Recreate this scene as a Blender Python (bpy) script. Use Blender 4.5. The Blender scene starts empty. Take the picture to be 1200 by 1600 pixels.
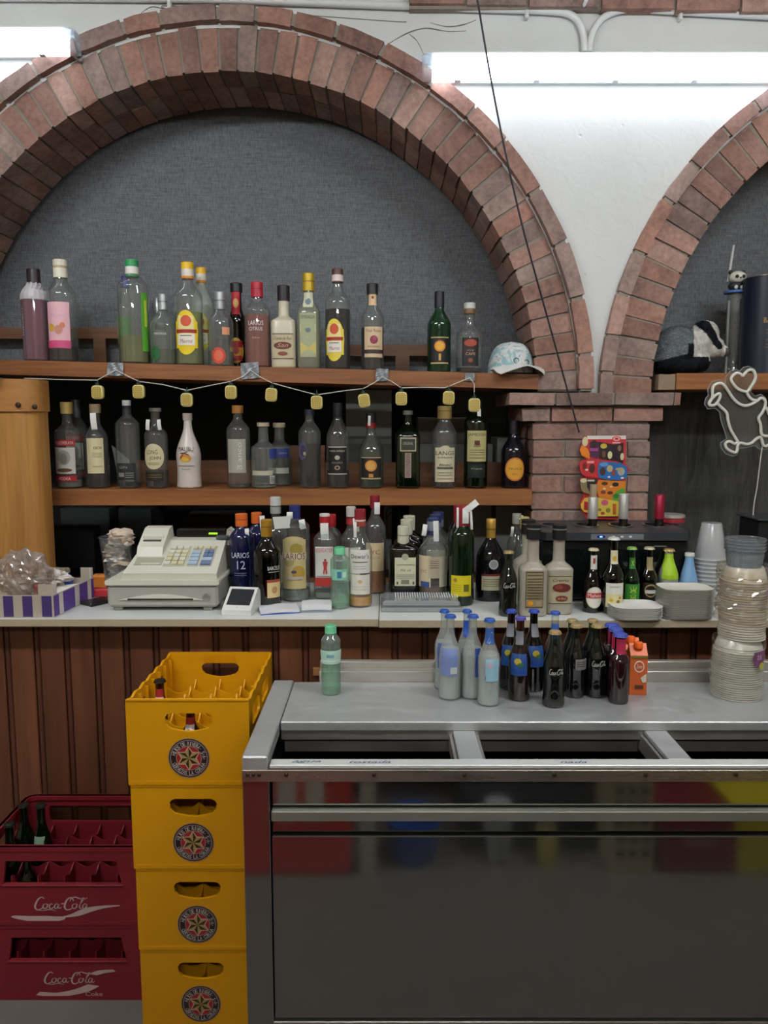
import bpy, math, random
from math import sin, cos, pi, radians, tan, atan, sqrt
from mathutils import Vector, Matrix, noise
from mathutils.geometry import tessellate_polygon
random.seed(7)
S = bpy.context.scene
COL = S.collection
R = radians

# ---------------------------------------------------------------- camera, light, exposure
CH, TH, F = 1.617, R(6.8), 1200.0
cd = bpy.data.cameras.new('camera'); cam = bpy.data.objects.new('camera', cd); COL.objects.link(cam)
cam.location = (0, 0, CH); cam.rotation_euler = (R(90) - TH, 0, 0)
cd.sensor_fit = 'VERTICAL'; cd.sensor_height = 24; cd.lens = 18; cd.clip_start = .05
S.camera = cam
S.view_settings.view_transform = 'Standard'; S.view_settings.look = 'None'
S.view_settings.exposure = 0.85; S.view_settings.gamma = 1; S.view_settings.use_curve_mapping = False
S.cycles.max_bounces = 8; S.cycles.transparent_max_bounces = 32; S.cycles.diffuse_bounces = 3
S.cycles.glossy_bounces = 4; S.cycles.transmission_bounces = 6
S.cycles.sample_clamp_indirect = 4; S.cycles.caustics_reflective = False; S.cycles.caustics_refractive = False
W = bpy.data.worlds.new('world'); S.world = W; W.use_nodes = True
W.node_tree.nodes['Background'].inputs[0].default_value = (.62, .66, .72, 1)
W.node_tree.nodes['Background'].inputs[1].default_value = .05
TUBE_WALL = 5.0      # emission of the tube lights on the arch wall
TUBE_ROOM = 44.0       # emission of the tube lights on the ceiling

# ---------------------------------------------------------------- measuring helpers
def Yof(py, z):                       # distance of a point of known height seen at image row py
    return (CH - z) / tan(TH + atan((py - 800) / F))
def zof(py, Y): return CH - Y * tan(TH + atan((py - 800) / F))
def dep(Y, z): return Y * cos(TH) + (CH - z) * sin(TH)
def xof(px, Y, z): return (px - 600) / F * dep(Y, z)
def at(px, py, Y):
    z = zof(py, Y); return Vector((xof(px, Y, z), Y, z))

# ---------------------------------------------------------------- materials
def lin(c):
    if isinstance(c, str):
        c = [int(c[i:i+2], 16) for i in (0, 2, 4)]
    return tuple(((v/255)/12.92 if v/255 <= .04045 else ((v/255+.055)/1.055)**2.4) for v in c) + (1,)
MC = {}
def nt(name):
    m = bpy.data.materials.new(name); m.use_nodes = True; t = m.node_tree
    for n in list(t.nodes): t.nodes.remove(n)
    o = t.nodes.new('ShaderNodeOutputMaterial'); return m, t, o
def N(t, k, **kw):
    n = t.nodes.new(k)
    for a, b in kw.items():
        if a.startswith('i_'):
            key = a[2:].replace('_', ' ')
            n.inputs[int(key) if key.isdigit() else key].default_value = b
        else: setattr(n, a, b)
    return n
def M(c, rough=.5, metal=0, spec=.5, emit=0, bump=0, scale=60, vary=.06, coat=0):
    """plain surface of one colour with a little procedural mottling"""
    key = (c if isinstance(c, str) else tuple(c), rough, metal, spec, emit, bump, scale, vary, coat)
    if key in MC: return MC[key]
    m, t, o = nt('surface_' + (c if isinstance(c, str) else 'mix'))
    p = N(t, 'ShaderNodeBsdfPrincipled'); p.inputs['Roughness'].default_value = rough
    p.inputs['Metallic'].default_value = metal; p.inputs['Specular IOR Level'].default_value = spec
    p.inputs['Coat Weight'].default_value = coat
    L = lin(c)
    if emit:
        p.inputs['Emission Color'].default_value = L; p.inputs['Emission Strength'].default_value = emit
    tc = N(t, 'ShaderNodeTexCoord'); nz = N(t, 'ShaderNodeTexNoise', i_Scale=scale, i_Detail=3.0)
    t.links.new(tc.outputs['Object'], nz.inputs['Vector'])
    mx = N(t, 'ShaderNodeMix', data_type='RGBA', blend_type='MIX')
    mx.inputs[6].default_value = tuple(v*(1-vary) for v in L[:3]) + (1,)
    mx.inputs[7].default_value = tuple(min(1, v*(1+vary)) for v in L[:3]) + (1,)
    t.links.new(nz.outputs[0], mx.inputs[0]); t.links.new(mx.outputs[2], p.inputs['Base Color'])
    if bump:
        b = N(t, 'ShaderNodeBump', i_Strength=bump, i_Distance=.004)
        t.links.new(nz.outputs[0], b.inputs['Height']); t.links.new(b.outputs[0], p.inputs['Normal'])
    t.links.new(p.outputs[0], o.inputs[0]); MC[key] = m; return m
def MA(name, rough=.8, bump=.5, scale=40, dark=.6, spec=.3, stretch=(1, 1, 1), dist=.004):
    """colour taken from the mesh's own per-face colours (each brick or board its colour), roughened by noise"""
    m, t, o = nt(name)
    p = N(t, 'ShaderNodeBsdfPrincipled', i_Roughness=rough); p.inputs['Specular IOR Level'].default_value = spec
    a = N(t, 'ShaderNodeAttribute', attribute_name='Col'); tc = N(t, 'ShaderNodeTexCoord')
    mp = N(t, 'ShaderNodeMapping'); mp.inputs['Scale'].default_value = stretch
    nz = N(t, 'ShaderNodeTexNoise', i_Scale=scale, i_Detail=6.0, i_Roughness=.65)
    n2 = N(t, 'ShaderNodeTexNoise', i_Scale=scale*.17, i_Detail=3.0)
    t.links.new(tc.outputs['Object'], mp.inputs[0])
    t.links.new(mp.outputs[0], nz.inputs['Vector']); t.links.new(mp.outputs[0], n2.inputs['Vector'])
    ad = N(t, 'ShaderNodeMath', operation='ADD'); t.links.new(nz.outputs[0], ad.inputs[0]); t.links.new(n2.outputs[0], ad.inputs[1])
    mr = N(t, 'ShaderNodeMapRange'); mr.inputs[1].default_value = .7; mr.inputs[2].default_value = 1.3
    mr.inputs[3].default_value = dark; mr.inputs[4].default_value = 1.25
    t.links.new(ad.outputs[0], mr.inputs[0])
    mx = N(t, 'ShaderNodeMix', data_type='RGBA', blend_type='MULTIPLY'); mx.inputs[0].default_value = 1
    t.links.new(a.outputs[0], mx.inputs[6]); t.links.new(mr.outputs[0], mx.inputs[7])
    b = N(t, 'ShaderNodeBump', i_Strength=bump, i_Distance=dist); t.links.new(nz.outputs[0], b.inputs['Height'])
    t.links.new(mx.outputs[2], p.inputs['Base Color']); t.links.new(b.outputs[0], p.inputs['Normal'])
    t.links.new(p.outputs[0], o.inputs[0]); return m
def wood(name, c1, c2, axis='x', rough=.45, sc=9, bump=.15):
    m, t, o = nt(name)
    p = N(t, 'ShaderNodeBsdfPrincipled', i_Roughness=rough); tc = N(t, 'ShaderNodeTexCoord'); mp = N(t, 'ShaderNodeMapping')
    s = {'x': (.06, 1, 1), 'z': (1, 1, .06), 'y': (1, .06, 1)}[axis]; mp.inputs['Scale'].default_value = s
    nz = N(t, 'ShaderNodeTexNoise', i_Scale=sc*9, i_Detail=5.0, i_Distortion=.6); n2 = N(t, 'ShaderNodeTexNoise', i_Scale=sc*1.6, i_Detail=2.0)
    t.links.new(tc.outputs['Object'], mp.inputs[0]); t.links.new(mp.outputs[0], nz.inputs[0]); t.links.new(mp.outputs[0], n2.inputs[0])
    ad = N(t, 'ShaderNodeMath', operation='ADD'); t.links.new(nz.outputs[0], ad.inputs[0]); t.links.new(n2.outputs[0], ad.inputs[1])
    mr = N(t, 'ShaderNodeMapRange'); mr.inputs[1].default_value = .7; mr.inputs[2].default_value = 1.3; t.links.new(ad.outputs[0], mr.inputs[0])
    mx = N(t, 'ShaderNodeMix', data_type='RGBA'); mx.inputs[6].default_value = lin(c1); mx.inputs[7].default_value = lin(c2)
    t.links.new(mr.outputs[0], mx.inputs[0]); t.links.new(mx.outputs[2], p.inputs['Base Color'])
    b = N(t, 'ShaderNodeBump', i_Strength=bump, i_Distance=.002); t.links.new(nz.outputs[0], b.inputs['Height']); t.links.new(b.outputs[0], p.inputs['Normal'])
    t.links.new(p.outputs[0], o.inputs[0]); return m
def G(c, rough=.04, haze=.07, edge=.45, gloss=1.0):
    """thin clear glass or plastic film: tinted transparency, fresnel reflection, a little dust"""
    key = ('G', c, rough, haze, edge, gloss)
    if key in MC: return MC[key]
    m, t, o = nt('glass_' + c); L = lin(c)
    tr = N(t, 'ShaderNodeBsdfTransparent'); gl = N(t, 'ShaderNodeBsdfAnisotropic', i_Roughness=rough)
    gl.inputs[0].default_value = (gloss, gloss, gloss, 1)
    df = N(t, 'ShaderNodeBsdfDiffuse'); lum = (L[0]+L[1]+L[2])/3; df.inputs[0].default_value = tuple(min(.95, v + .25*lum) for v in L[:3]) + (1,)
    if rough > .2: df.inputs[0].default_value = L
    lw = N(t, 'ShaderNodeLayerWeight', i_Blend=.35)
    mc = N(t, 'ShaderNodeMix', data_type='RGBA'); mc.inputs[6].default_value = L
    mc.inputs[7].default_value = tuple(v*edge for v in L[:3]) + (1,)
    t.links.new(lw.outputs['Facing'], mc.inputs[0]); t.links.new(mc.outputs[2], tr.inputs[0])
    m1 = N(t, 'ShaderNodeMixShader', i_0=haze); t.links.new(tr.outputs[0], m1.inputs[1]); t.links.new(df.outputs[0], m1.inputs[2])
    l2 = N(t, 'ShaderNodeLayerWeight', i_Blend=.5); pw = N(t, 'ShaderNodeMath', operation='POWER'); pw.inputs[1].default_value = 4
    fr = N(t, 'ShaderNodeMath', operation='MULTIPLY_ADD'); fr.inputs[1].default_value = .85; fr.inputs[2].default_value = .07
    t.links.new(l2.outputs['Facing'], pw.inputs[0]); t.links.new(pw.outputs[0], fr.inputs[0]); m2 = N(t, 'ShaderNodeMixShader')
    t.links.new(fr.outputs[0], m2.inputs[0]); t.links.new(m1.outputs[0], m2.inputs[1]); t.links.new(gl.outputs[0], m2.inputs[2])
    t.links.new(m2.outputs[0], o.inputs[0]); MC[key] = m; return m
def L_(c, edge=.65, haze=.24): return G(c, .1, haze, edge, .3)          # liquid

# ---------------------------------------------------------------- mesh building
class MB:
    def __init__(s): s.v = []; s.f = []; s.i = []; s.m = []; s.c = []; s.col = None
    def mi(s, m):
        if m not in s.m: s.m.append(m)
        return s.m.index(m)
    def add(s, vs, fs, m):
        n = len(s.v); k = s.mi(m); s.v += [tuple(v) for v in vs]
        for f in fs: s.f.append([n+i for i in f]); s.i.append(k); s.c.append(s.col)
        return s
    def box(s, x0, x1, y0, y1, z0, z1, m, b=0):
        if b:                                   # chamfered on all edges
            b = min(b, (x1-x0)*.49, (y1-y0)*.49, (z1-z0)*.49)
            vs = []; X = (x0, x1); Y = (y0, y1); Z = (z0, z1)
            idx = {}
            for i in (0, 1):
                for j in (0, 1):
                    for k in (0, 1):
                        dx = b*(1-2*i); dy = b*(1-2*j); dz = b*(1-2*k)
                        for a, p in enumerate(((X[i], Y[j]+dy, Z[k]+dz), (X[i]+dx, Y[j], Z[k]+dz), (X[i]+dx, Y[j]+dy, Z[k]))):
                            idx[i, j, k, a] = len(vs); vs.append(p)
            fs = []
            for i in (0, 1):
                fs.append([idx[i, j, k, 0] for j, k in ((0, 0), (1, 0), (1, 1), (0, 1))][::(-1 if i == 0 else 1)])
                fs.append([idx[j, i, k, 1] for j, k in ((0, 0), (1, 0), (1, 1), (0, 1))][::(1 if i == 0 else -1)])
                fs.append([idx[j, k, i, 2] for j, k in ((0, 0), (1, 0), (1, 1), (0, 1))][::(-1 if i == 0 else 1)])
            for a in (0, 1):
                for c in (0, 1):
                    fs.append([idx[0, a, c, 1], idx[1, a, c, 1], idx[1, a, c, 2], idx[0, a, c, 2]][::(1 if a == c else -1)][::-1 if a == c else -1])
                    fs.append([idx[a, 0, c, 0], idx[a, 1, c, 0], idx[a, 1, c, 2], idx[a, 0, c, 2]])
                    fs.append([idx[a, c, 0, 0], idx[a, c, 1, 0], idx[a, c, 1, 1], idx[a, c, 0, 1]])
            for i in (0, 1):
                for j in (0, 1):
                    for k in (0, 1): fs.append([idx[i, j, k, a] for a in (0, 1, 2)])
            return s.add(vs, fs, m)
        vs = [(x, y, z) for x in (x0, x1) for y in (y0, y1) for z in (z0, z1)]
        return s.add(vs, [(0, 1, 3, 2), (4, 6, 7, 5), (0, 4, 5, 1), (2, 3, 7, 6), (0, 2, 6, 4), (1, 5, 7, 3)], m)
    def prism(s, loops, a0, a1, m, plane='xz'):
        """2-D outline (first loop) with holes (others), extruded along the third axis"""
        def P(u, v, a): return {'xz': (u, a, v), 'xy': (u, v, a), 'yz': (a, u, v)}[plane]
        flat = [p for l in loops for p in l]
        tri = tessellate_polygon([[Vector((p[0], p[1], 0)) for p in l] for l in loops])
        n = len(flat); vs = [P(p[0], p[1], a0) for p in flat] + [P(p[0], p[1], a1) for p in flat]
        fs = [tuple(t) for t in tri] + [tuple(i+n for i in reversed(t)) for t in tri]
        o = 0
        for l in loops:
            k = len(l)
            for i in range(k): j = (i+1) % k; fs.append((o+i, o+j, o+j+n, o+i+n))
            o += k
        return s.add(vs, fs, m)
    def rings(s, rs, m, cap0=True, cap1=True):
        k = len(rs[0]); vs = [p for r in rs for p in r]; fs = []
        for i in range(len(rs)-1):
            for j in range(k): a = i*k+j; b = i*k+(j+1) % k; fs.append((a, b, b+k, a+k))
        if cap0: fs.append(tuple(range(k))[::-1])
        if cap1: fs.append(tuple((len(rs)-1)*k+j for j in range(k)))
        return s.add(vs, fs, m)
    def lathe(s, prof, m, n=28, c=(0, 0, 0), ex=None, ay=1, cap0=True, cap1=True):
        rs = []
        for z, r in prof:
            e = ex(z) if ex else 2
            rs.append([(c[0]+q[0], c[1]+q[1], c[2]+z) for q in (sup(r, 2*pi*j/n, e, ay) for j in range(n))])
        return s.rings(rs, m, cap0, cap1)
    def tube(s, pts, r, m, n=8):
        pts = [Vector(p) for p in pts]; rs = []; up = None
        for i, p in enumerate(pts):
            d = (pts[min(i+1, len(pts)-1)] - pts[max(i-1, 0)]).normalized()
            if up is None: up = d.orthogonal().normalized()
            up = (up - d*up.dot(d)).normalized(); sd = d.cross(up); rr = r[i] if isinstance(r, (list, tuple)) else r
            rs.append([p + (up*cos(2*pi*j/n) + sd*sin(2*pi*j/n))*rr for j in range(n)])
        return s.rings(rs, m)
    def build(s, name, parent=None, smooth=False, loc=None):
        me = bpy.data.meshes.new(name); me.from_pydata(s.v, [], s.f)
        for m in s.m: me.materials.append(m)
        me.polygons.foreach_set('material_index', s.i)
        if any(c is not None for c in s.c):
            a = me.color_attributes.new('Col', 'FLOAT_COLOR', 'CORNER'); dat = []
            for f, c in zip(s.f, s.c):
                c = c or (.5, .5, .5); dat += list(c[:3]) * 0 + [v for _ in f for v in (c[0], c[1], c[2], 1)]
            a.data.foreach_set('color', dat)
        import bmesh
        bm = bmesh.new(); bm.from_mesh(me); bmesh.ops.recalc_face_normals(bm, faces=bm.faces); bm.to_mesh(me); bm.free()
        if smooth: me.shade_smooth(); me.set_sharp_from_angle(angle=R(38))
        o = bpy.data.objects.new(name, me); COL.objects.link(o)
        if parent: o.parent = parent
        if loc is not None: o.location = loc
        return o
def sup(r, th, e, ay=1):
    c, q = cos(th), sin(th)
    if e != 2: k = (abs(c)**e + abs(q)**e)**(1/e); r = r/k
    return r*c, r*q*ay
def cr(pts, n=6, closed=False):
    """smooth curve through points"""
    pts = [Vector(p) for p in pts]; out = []; L = len(pts)
    for i in range(L if closed else L-1):
        g = (lambda k: pts[k % L]) if closed else (lambda k: pts[max(0, min(L-1, k))])
        p0, p1, p2, p3 = g(i-1), g(i), g(i+1), g(i+2)
        for k in range(n):
            t = k/n; out.append(.5*((2*p1) + (p2-p0)*t + (2*p0-5*p1+4*p2-p3)*t*t + (3*p1-p0-3*p2+p3)*t**3))
    if not closed: out.append(pts[-1])
    return out
def rrect(x0, x1, y0, y1, r, n=5):
    out = []
    for cx, cy, a in ((x1-r, y1-r, 0), (x0+r, y1-r, 90), (x0+r, y0+r, 180), (x1-r, y0+r, 270)):
        for k in range(n+1): t = R(a+90*k/n); out.append((cx+r*cos(t), cy+r*sin(t)))
    return out
def empty(name, loc, rz=0):
    o = bpy.data.objects.new(name, None); COL.objects.link(o); o.location = loc; o.rotation_euler = (0, 0, rz)
    o.empty_display_size = .05; return o
def tag(o, label, cat, group=None, kind=None):
    o['label'] = label; o['category'] = cat
    if group: o['group'] = group
    if kind: o['kind'] = kind
    return o
def thing(name, label, cat, loc, rz=0, group=None): return tag(empty(name, loc, rz), label, cat, group)
def struct(mb, name, **k): o = mb.build(name, **k); o['kind'] = 'structure'; return o

# ---------------------------------------------------------------- print: text and shapes laid on a surface
TC = {}
def text2d(s, shear=0):
    if (s, shear) in TC: return TC[s, shear]
    cu = bpy.data.curves.new('lettering', 'FONT'); cu.body = s; cu.resolution_u = 2; cu.shear = shear
    ob = bpy.data.objects.new('lettering', cu); COL.objects.link(ob)
    dg = bpy.context.evaluated_depsgraph_get(); me = ob.evaluated_get(dg).to_mesh()
    vs = [(v.co.x, v.co.y) for v in me.vertices]; fs = [tuple(p.vertices) for p in me.polygons]
    ob.evaluated_get(dg).to_mesh_clear(); bpy.data.objects.remove(ob); bpy.data.curves.remove(cu)
    if vs:
        x0 = min(v[0] for v in vs); x1 = max(v[0] for v in vs); y0 = min(v[1] for v in vs); y1 = max(v[1] for v in vs)
        vs = [((x-x0)/(x1-x0 or 1)-.5, (y-y0)/(y1-y0 or 1)-.5) for x, y in vs]
    TC[s, shear] = (vs, fs); return TC[s, shear]
def ribbon(pts, w):
    pts = [Vector((p[0], p[1])) for p in pts]; L = []; n = len(pts)
    for i, p in enumerate(pts):
        d = pts[min(i+1, n-1)] - pts[max(i-1, 0)]; d = d.normalized() if d.length else Vector((1, 0))
        ww = (w[0] + (w[1]-w[0])*sin(pi*i/(n-1))) if isinstance(w, tuple) else w
        q = Vector((-d.y, d.x))*ww/2; L += [p+q, p-q]
    return L, [(2*i, 2*i+1, 2*i+3, 2*i+2) for i in range(n-1)]
SCRIPT = [  # the flowing script lettering of the cola crates, as pen strokes
    ([(1.9,3.3),(1.5,3.75),(.9,3.3),(.35,2.1),(.15,1.0),(.5,.3),(1.1,.45),(1.6,.9)], (.18,.34)),
    ([(2.25,1.9),(1.8,1.8),(1.6,1.1),(1.9,.6),(2.35,1.0),(2.45,1.7),(2.2,1.95),(2.7,1.75)], (.14,.24)),
    ([(3.45,1.75),(3.15,1.95),(2.8,1.4),(2.85,.75),(3.2,.65),(3.65,1.1)], (.14,.24)),
    ([(4.45,1.7),(4.1,1.95),(3.75,1.3),(3.85,.7),(4.2,.8),(4.55,1.9),(4.45,1.0),(4.65,.65),(5.0,1.0)], (.14,.24)),
    ([(5.0,1.9),(5.5,2.0)], .22),
    ([(7.3,2.7),(7.0,3.6),(6.3,3.3),(5.75,2.1),(5.6,1.0),(5.95,.3),(6.6,.45),(7.1,.9)], (.18,.34)),
    ([(6.6,2.6),(6.9,3.3),(7.6,3.75),(8.6,3.3),(9.5,3.3),(9.9,3.7)], (.08,.3)),
    ([(7.65,1.9),(7.2,1.8),(7.0,1.1),(7.3,.6),(7.75,1.0),(7.85,1.7),(7.6,1.95),(8.1,1.75)], (.14,.24)),
    ([(8.2,1.2),(8.7,2.2),(9.2,3.3),(9.15,3.6),(8.85,3.0),(8.45,1.6),(8.35,.8),(8.6,.65),(8.9,1.0)], (.12,.24)),
    ([(9.65,1.7),(9.3,1.95),(8.95,1.3),(9.05,.7),(9.4,.8),(9.75,1.9),(9.65,1.0),(9.85,.65),(10.2,1.0)], (.14,.24)),
    ([(.6,.25),(1.5,.1),(2.6,.35),(3.3,.3),(4.0,.0)], (.06,.22)),
]
def paint(mb, P, items, W, H):
    """P(u, v, layer) gives the point on the surface; u, v in metres; items in units where the label is 2 wide, 2 high"""
    for k, it in enumerate(items):
        e = (k+1)*.00026; kind = it[0]
        if kind == 's':
            _, pts, w, c = it; vs, fs = ribbon(cr([(p[0], p[1], 0) for p in pts], 5), w)
            mb.add([P(x*W/2, y*H/2, e) for x, y in vs], fs, ink(c)); continue
        if kind == 'p':
            _, pts, c = it; tri = tessellate_polygon([[Vector((p[0], p[1], 0)) for p in pts]])
            mb.add([P(x*W/2, y*H/2, e) for x, y in pts], [tuple(t) for t in tri], ink(c)); continue
        if kind == 'script':
            _, cx, cy, w, h, c = it
            for pts, ww in SCRIPT:
                q = cr([(x, y, 0) for x, y in pts], 5); vs, fs = ribbon(q, ww)
                mb.add([P((cx + (x-5.1)/10.2*w)*W/2, (cy + (y-1.95)/3.9*h)*H/2, e) for x, y in vs], fs, ink(c))
            continue
        if kind == 't' or kind == 'i':
            _, s, cx, cy, w, h, c = it; vs, fs = text2d(s, .35 if kind == 'i' else 0)
            mb.add([P((cx+x*w)*W/2, (cy+y*h)*H/2, e) for x, y in vs], fs, ink(c)); continue
        if kind == 'v':                        # vertical text, reading upwards
            _, s, cx, cy, w, h, c = it; vs, fs = text2d(s)
            mb.add([P((cx-y*w)*W/2, (cy+x*h)*H/2, e) for x, y in vs], fs, ink(c)); continue
        _, cx, cy, w, h, c = it
        if kind == 'r':
            n = max(2, int(w*7)); m = max(1, int(h*4)); vs = []
            for i in range(n+1):
                for j in range(m+1): vs.append(P((cx-w/2+w*i/n)*W/2, (cy-h/2+h*j/m)*H/2, e))
            mb.add(vs, [(i*(m+1)+j, (i+1)*(m+1)+j, (i+1)*(m+1)+j+1, i*(m+1)+j+1) for i in range(n) for j in range(m)], ink(c))
        else:
            n = 28; vs = [P(cx*W/2, cy*H/2, e)]; fs = []
            for q in (.33, .66, 1):
                vs += [P((cx+q*w/2*cos(2*pi*j/n))*W/2, (cy+q*h/2*sin(2*pi*j/n))*H/2, e) for j in range(n)]
            for j in range(n):
                b = (j+1) % n; fs.append((0, 1+j, 1+b))
                for q in (0, 1): fs.append((1+q*n+j, 1+(q+1)*n+j, 1+(q+1)*n+b, 1+q*n+b))
            mb.add(vs, fs, ink(c))
def ink(c): return c if not isinstance(c, str) else M(c, .45, vary=.03)
def lines(x0, x1, ys, c, h=.03): return [('r', (x0+x1)/2, y, x1-x0, h, c) for y in ys]

# ---------------------------------------------------------------- a bottle with its parts
def bottle(name, label, cat, group, cx, w, yt, Y, zb, s0=.6, s1=.8, rn=.34, glass=None, liq=None, cap=None,
           labels=(), sq=2, ay=1, yaw=0, crown=None, tags=(), heel=.03, hold=None, n=32, bulge=0, pinch=None):
    X = xof(cx, Y, zb+.1); Rr = w/2/F*dep(Y, zb+.1); H = zof(yt, Y) - zb
    return make_bottle(name, label, cat, group, (X, Y, zb), Rr, H, s0, s1, rn, glass, liq, cap, labels, sq, ay, yaw, crown, tags, heel, n, pinch)
def make_bottle(name, label, cat, group, loc, Rr, H, s0=.6, s1=.8, rn=.34, glass=None, liq=None, cap=None,
                labels=(), sq=2, ay=1, yaw=0, crown=None, tags=(), heel=.03, n=32, pinch=None):
    t = thing(name, label, cat, loc, 0, group) if label else empty(name, loc)
    def rf(f):
        if f < heel: return Rr*(.88+.12*sqrt(max(0, 1-(1-f/heel)**2)))
        if f <= s0:
            if pinch: a, b, k = pinch; q = (f-a)/(b-a); return Rr*(1-k*sin(pi*q)) if 0 < q < 1 else Rr
            return Rr
        if f < s1:
            q = (f-s0)/(s1-s0); c1 = .5+.5*cos(pi*q); return Rr*(rn + (1-rn)*(c1**.85))
        return Rr*rn*(1 - .06*sin(pi*(f-s1)/(1-s1)))
    def ex(z):
        f = z/H
        if sq == 2: return 2
        return sq if f < s0 else (2 if f > s1 else 2+(sq-2)*(1-(f-s0)/(s1-s0)))
    fs_ = sorted(set([0, heel*.3, heel*.65, heel] + ([p/24 for p in range(1, 24) if heel < p/24 < s0] if pinch else []) + [s0] +
                     [s0+(s1-s0)*k/9 for k in range(1, 10)] + [s1+(.985-s1)*k/3 for k in range(1, 4)]))
    a = 1 if ay == 1 else ay
    mb = MB(); mb.lathe([(f*H, rf(f)) for f in fs_] + [(H*.985, Rr*rn*1.1), (H*.995, Rr*rn*1.1), (H, Rr*rn*.9)], glass, n, ex=ex, ay=a)
    mb.build('body', t, True)
    if liq and liq[0] > .02:
        lv = liq[0]; k = Rr*.05; mb = MB()
        mb.lathe([(.006+H*.01, rf(.01)-k)] + [(f*H, rf(f)-k) for f in fs_ if .015 < f < lv] + [(lv*H, rf(lv)-k)], liq[1], n, ex=ex, ay=a)
        mb.build('liquid', t, True)
    def surf(u, z, e, y0=0):
        f = min(.999, max(0, z/H)); r = rf(f) + e; E = ex(z)
        ph = (u/Rr if rf(f) > Rr*.8 else u/max(rf(f), 1e-4)) if E < 3 else atan(u/Rr)
        q = sup(r, -pi/2 + R(yaw+y0) + ph, E, ay); return (q[0], q[1], z)
    if cap:
        ch, cs = cap; mb = MB(); z0 = H*(1-ch); tot = sum(q for q, _ in cs); z = z0
        rc = Rr*rn*1.17
        for q, m_ in cs:
            z2 = z + (H*1.004-z0)*q/tot; last = z2 >= H*1.003
            pr = [(z, rc), (z2, rc)] if not last else [(z, rc), (z2-.002, rc), (z2, rc*.9)]
            mb.lathe(pr, m_, 24, cap0=z == z0, cap1=last); z = z2
        mb.build('cap', t, True)
    if crown:
        mb = MB(); r0 = Rr*rn*1.1; rs = []
        for z, r, am in ((H-.006, r0*1.22, .08), (H-.003, r0*1.14, .05), (H, r0*1.08, .0), (H+.0012, r0*.9, 0)):
            rs.append([(r*(1+am*cos(14*2*pi*j/56))*cos(2*pi*j/56), r*(1+am*cos(14*2*pi*j/56))*sin(2*pi*j/56), z) for j in range(56)])
        mb.rings(rs, crown); mb.build('crown_cap', t, True)
    for lb in labels:
        z0, z1 = lb['z'][0]*H, lb['z'][1]*H; Wd = lb.get('w', 1.2)*Rr*(1 if sum(lb['z'])/2 < s0 else rf(sum(lb['z'])/2)/Rr); Hh = z1-z0; zc = (z0+z1)/2; y0 = lb.get('yaw', 0)
        Pf = lambda u, v, e, zc=zc, y0=y0: surf(u, zc+v, .0008+e*1.3, y0)
        mb = MB(); base = []
        if lb.get('c'): base = [(lb.get('s', 'r'), 0, 0, 2, 2, lb['c'])]
        # neck labels climb a changing profile: split in bands
        if base and base[0][0] == 'r' and zc > s0*H:
            base = [('r', 0, -1+(2*k+1)/6, 2, 1/3+.001, lb['c']) for k in range(6)]
            e0 = -.00022*0
            for b in base: paint(mb, Pf, [b], Wd, Hh)
            paint(mb, lambda u, v, e: Pf(u, v, e+.0003), lb.get('it', []), Wd, Hh)
        else: paint(mb, Pf, base + list(lb.get('it', [])), Wd, Hh)
        if mb.v:
            bx = mb.build(lb.get('n', 'label' if zc < s0*H*1.1 else 'neck_label'), t)
            if lb.get('d'): bx['label'] = lb['d']
    for (x, z, w_, h_, an) in tags:            # duty strip or price tag stuck over the cap
        mb = MB(); r_ = Rr*rn*1.3; ms = M('e4e4de', .6)
        c_, s_ = cos(R(an)), sin(R(an)); pts = []
        for k in range(6):
            q = k/5; pts.append((x*Rr + s_*h_*H*q, -r_ - .004*sin(pi*q), z*H + c_*h_*H*q))
        vs = []
        for p in pts: vs += [(p[0]-w_*Rr/2*c_, p[1], p[2]+w_*Rr/2*s_), (p[0]+w_*Rr/2*c_, p[1]-.002, p[2]-w_*Rr/2*s_)]
        vs2 = [(a_[0], a_[1]+.0012, a_[2]) for a_ in vs]; nn = len(vs)
        mb.add(vs+vs2, [(2*i, 2*i+1, 2*i+3, 2*i+2) for i in range(5)] + [(nn+2*i, nn+2*i+2, nn+2*i+3, nn+2*i+1) for i in range(5)] +
               [(2*i, 2*i+2, nn+2*i+2, nn+2*i) for i in range(5)] + [(2*i+1, nn+2*i+1, nn+2*i+3, 2*i+3) for i in range(5)] +
               [(0, nn, nn+1, 1), (nn-2, nn-1, 2*nn-1, 2*nn-2)], ms)
        # ink marks near the middle of the tag
        mb.build('seal_strip', t)
    return t

# ================================================================ THE SETTING
K = 2.78/2.62
YW, YB = 2.78, 3.09                       # face of the brick arches, their back edge
def kz(z): return CH + (z-CH)*K
ARCH = [dict(x=-.505*K, z=kz(1.715), ri=1.018*K, rm=1.157*K, ro=1.205*K), dict(x=1.90*K, z=kz(1.70), ri=.998*K, rm=1.135*K, ro=1.18*K)]
ZCAP = zof(612, YW)
m_brick = MA('old_brick', .85, .7, 55, .55)
m_mortar = M('8d8478', .95, bump=.6, scale=90, vary=.2)
m_slate = M('2b2a2a', .6, bump=.6, scale=25, vary=.4)

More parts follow.
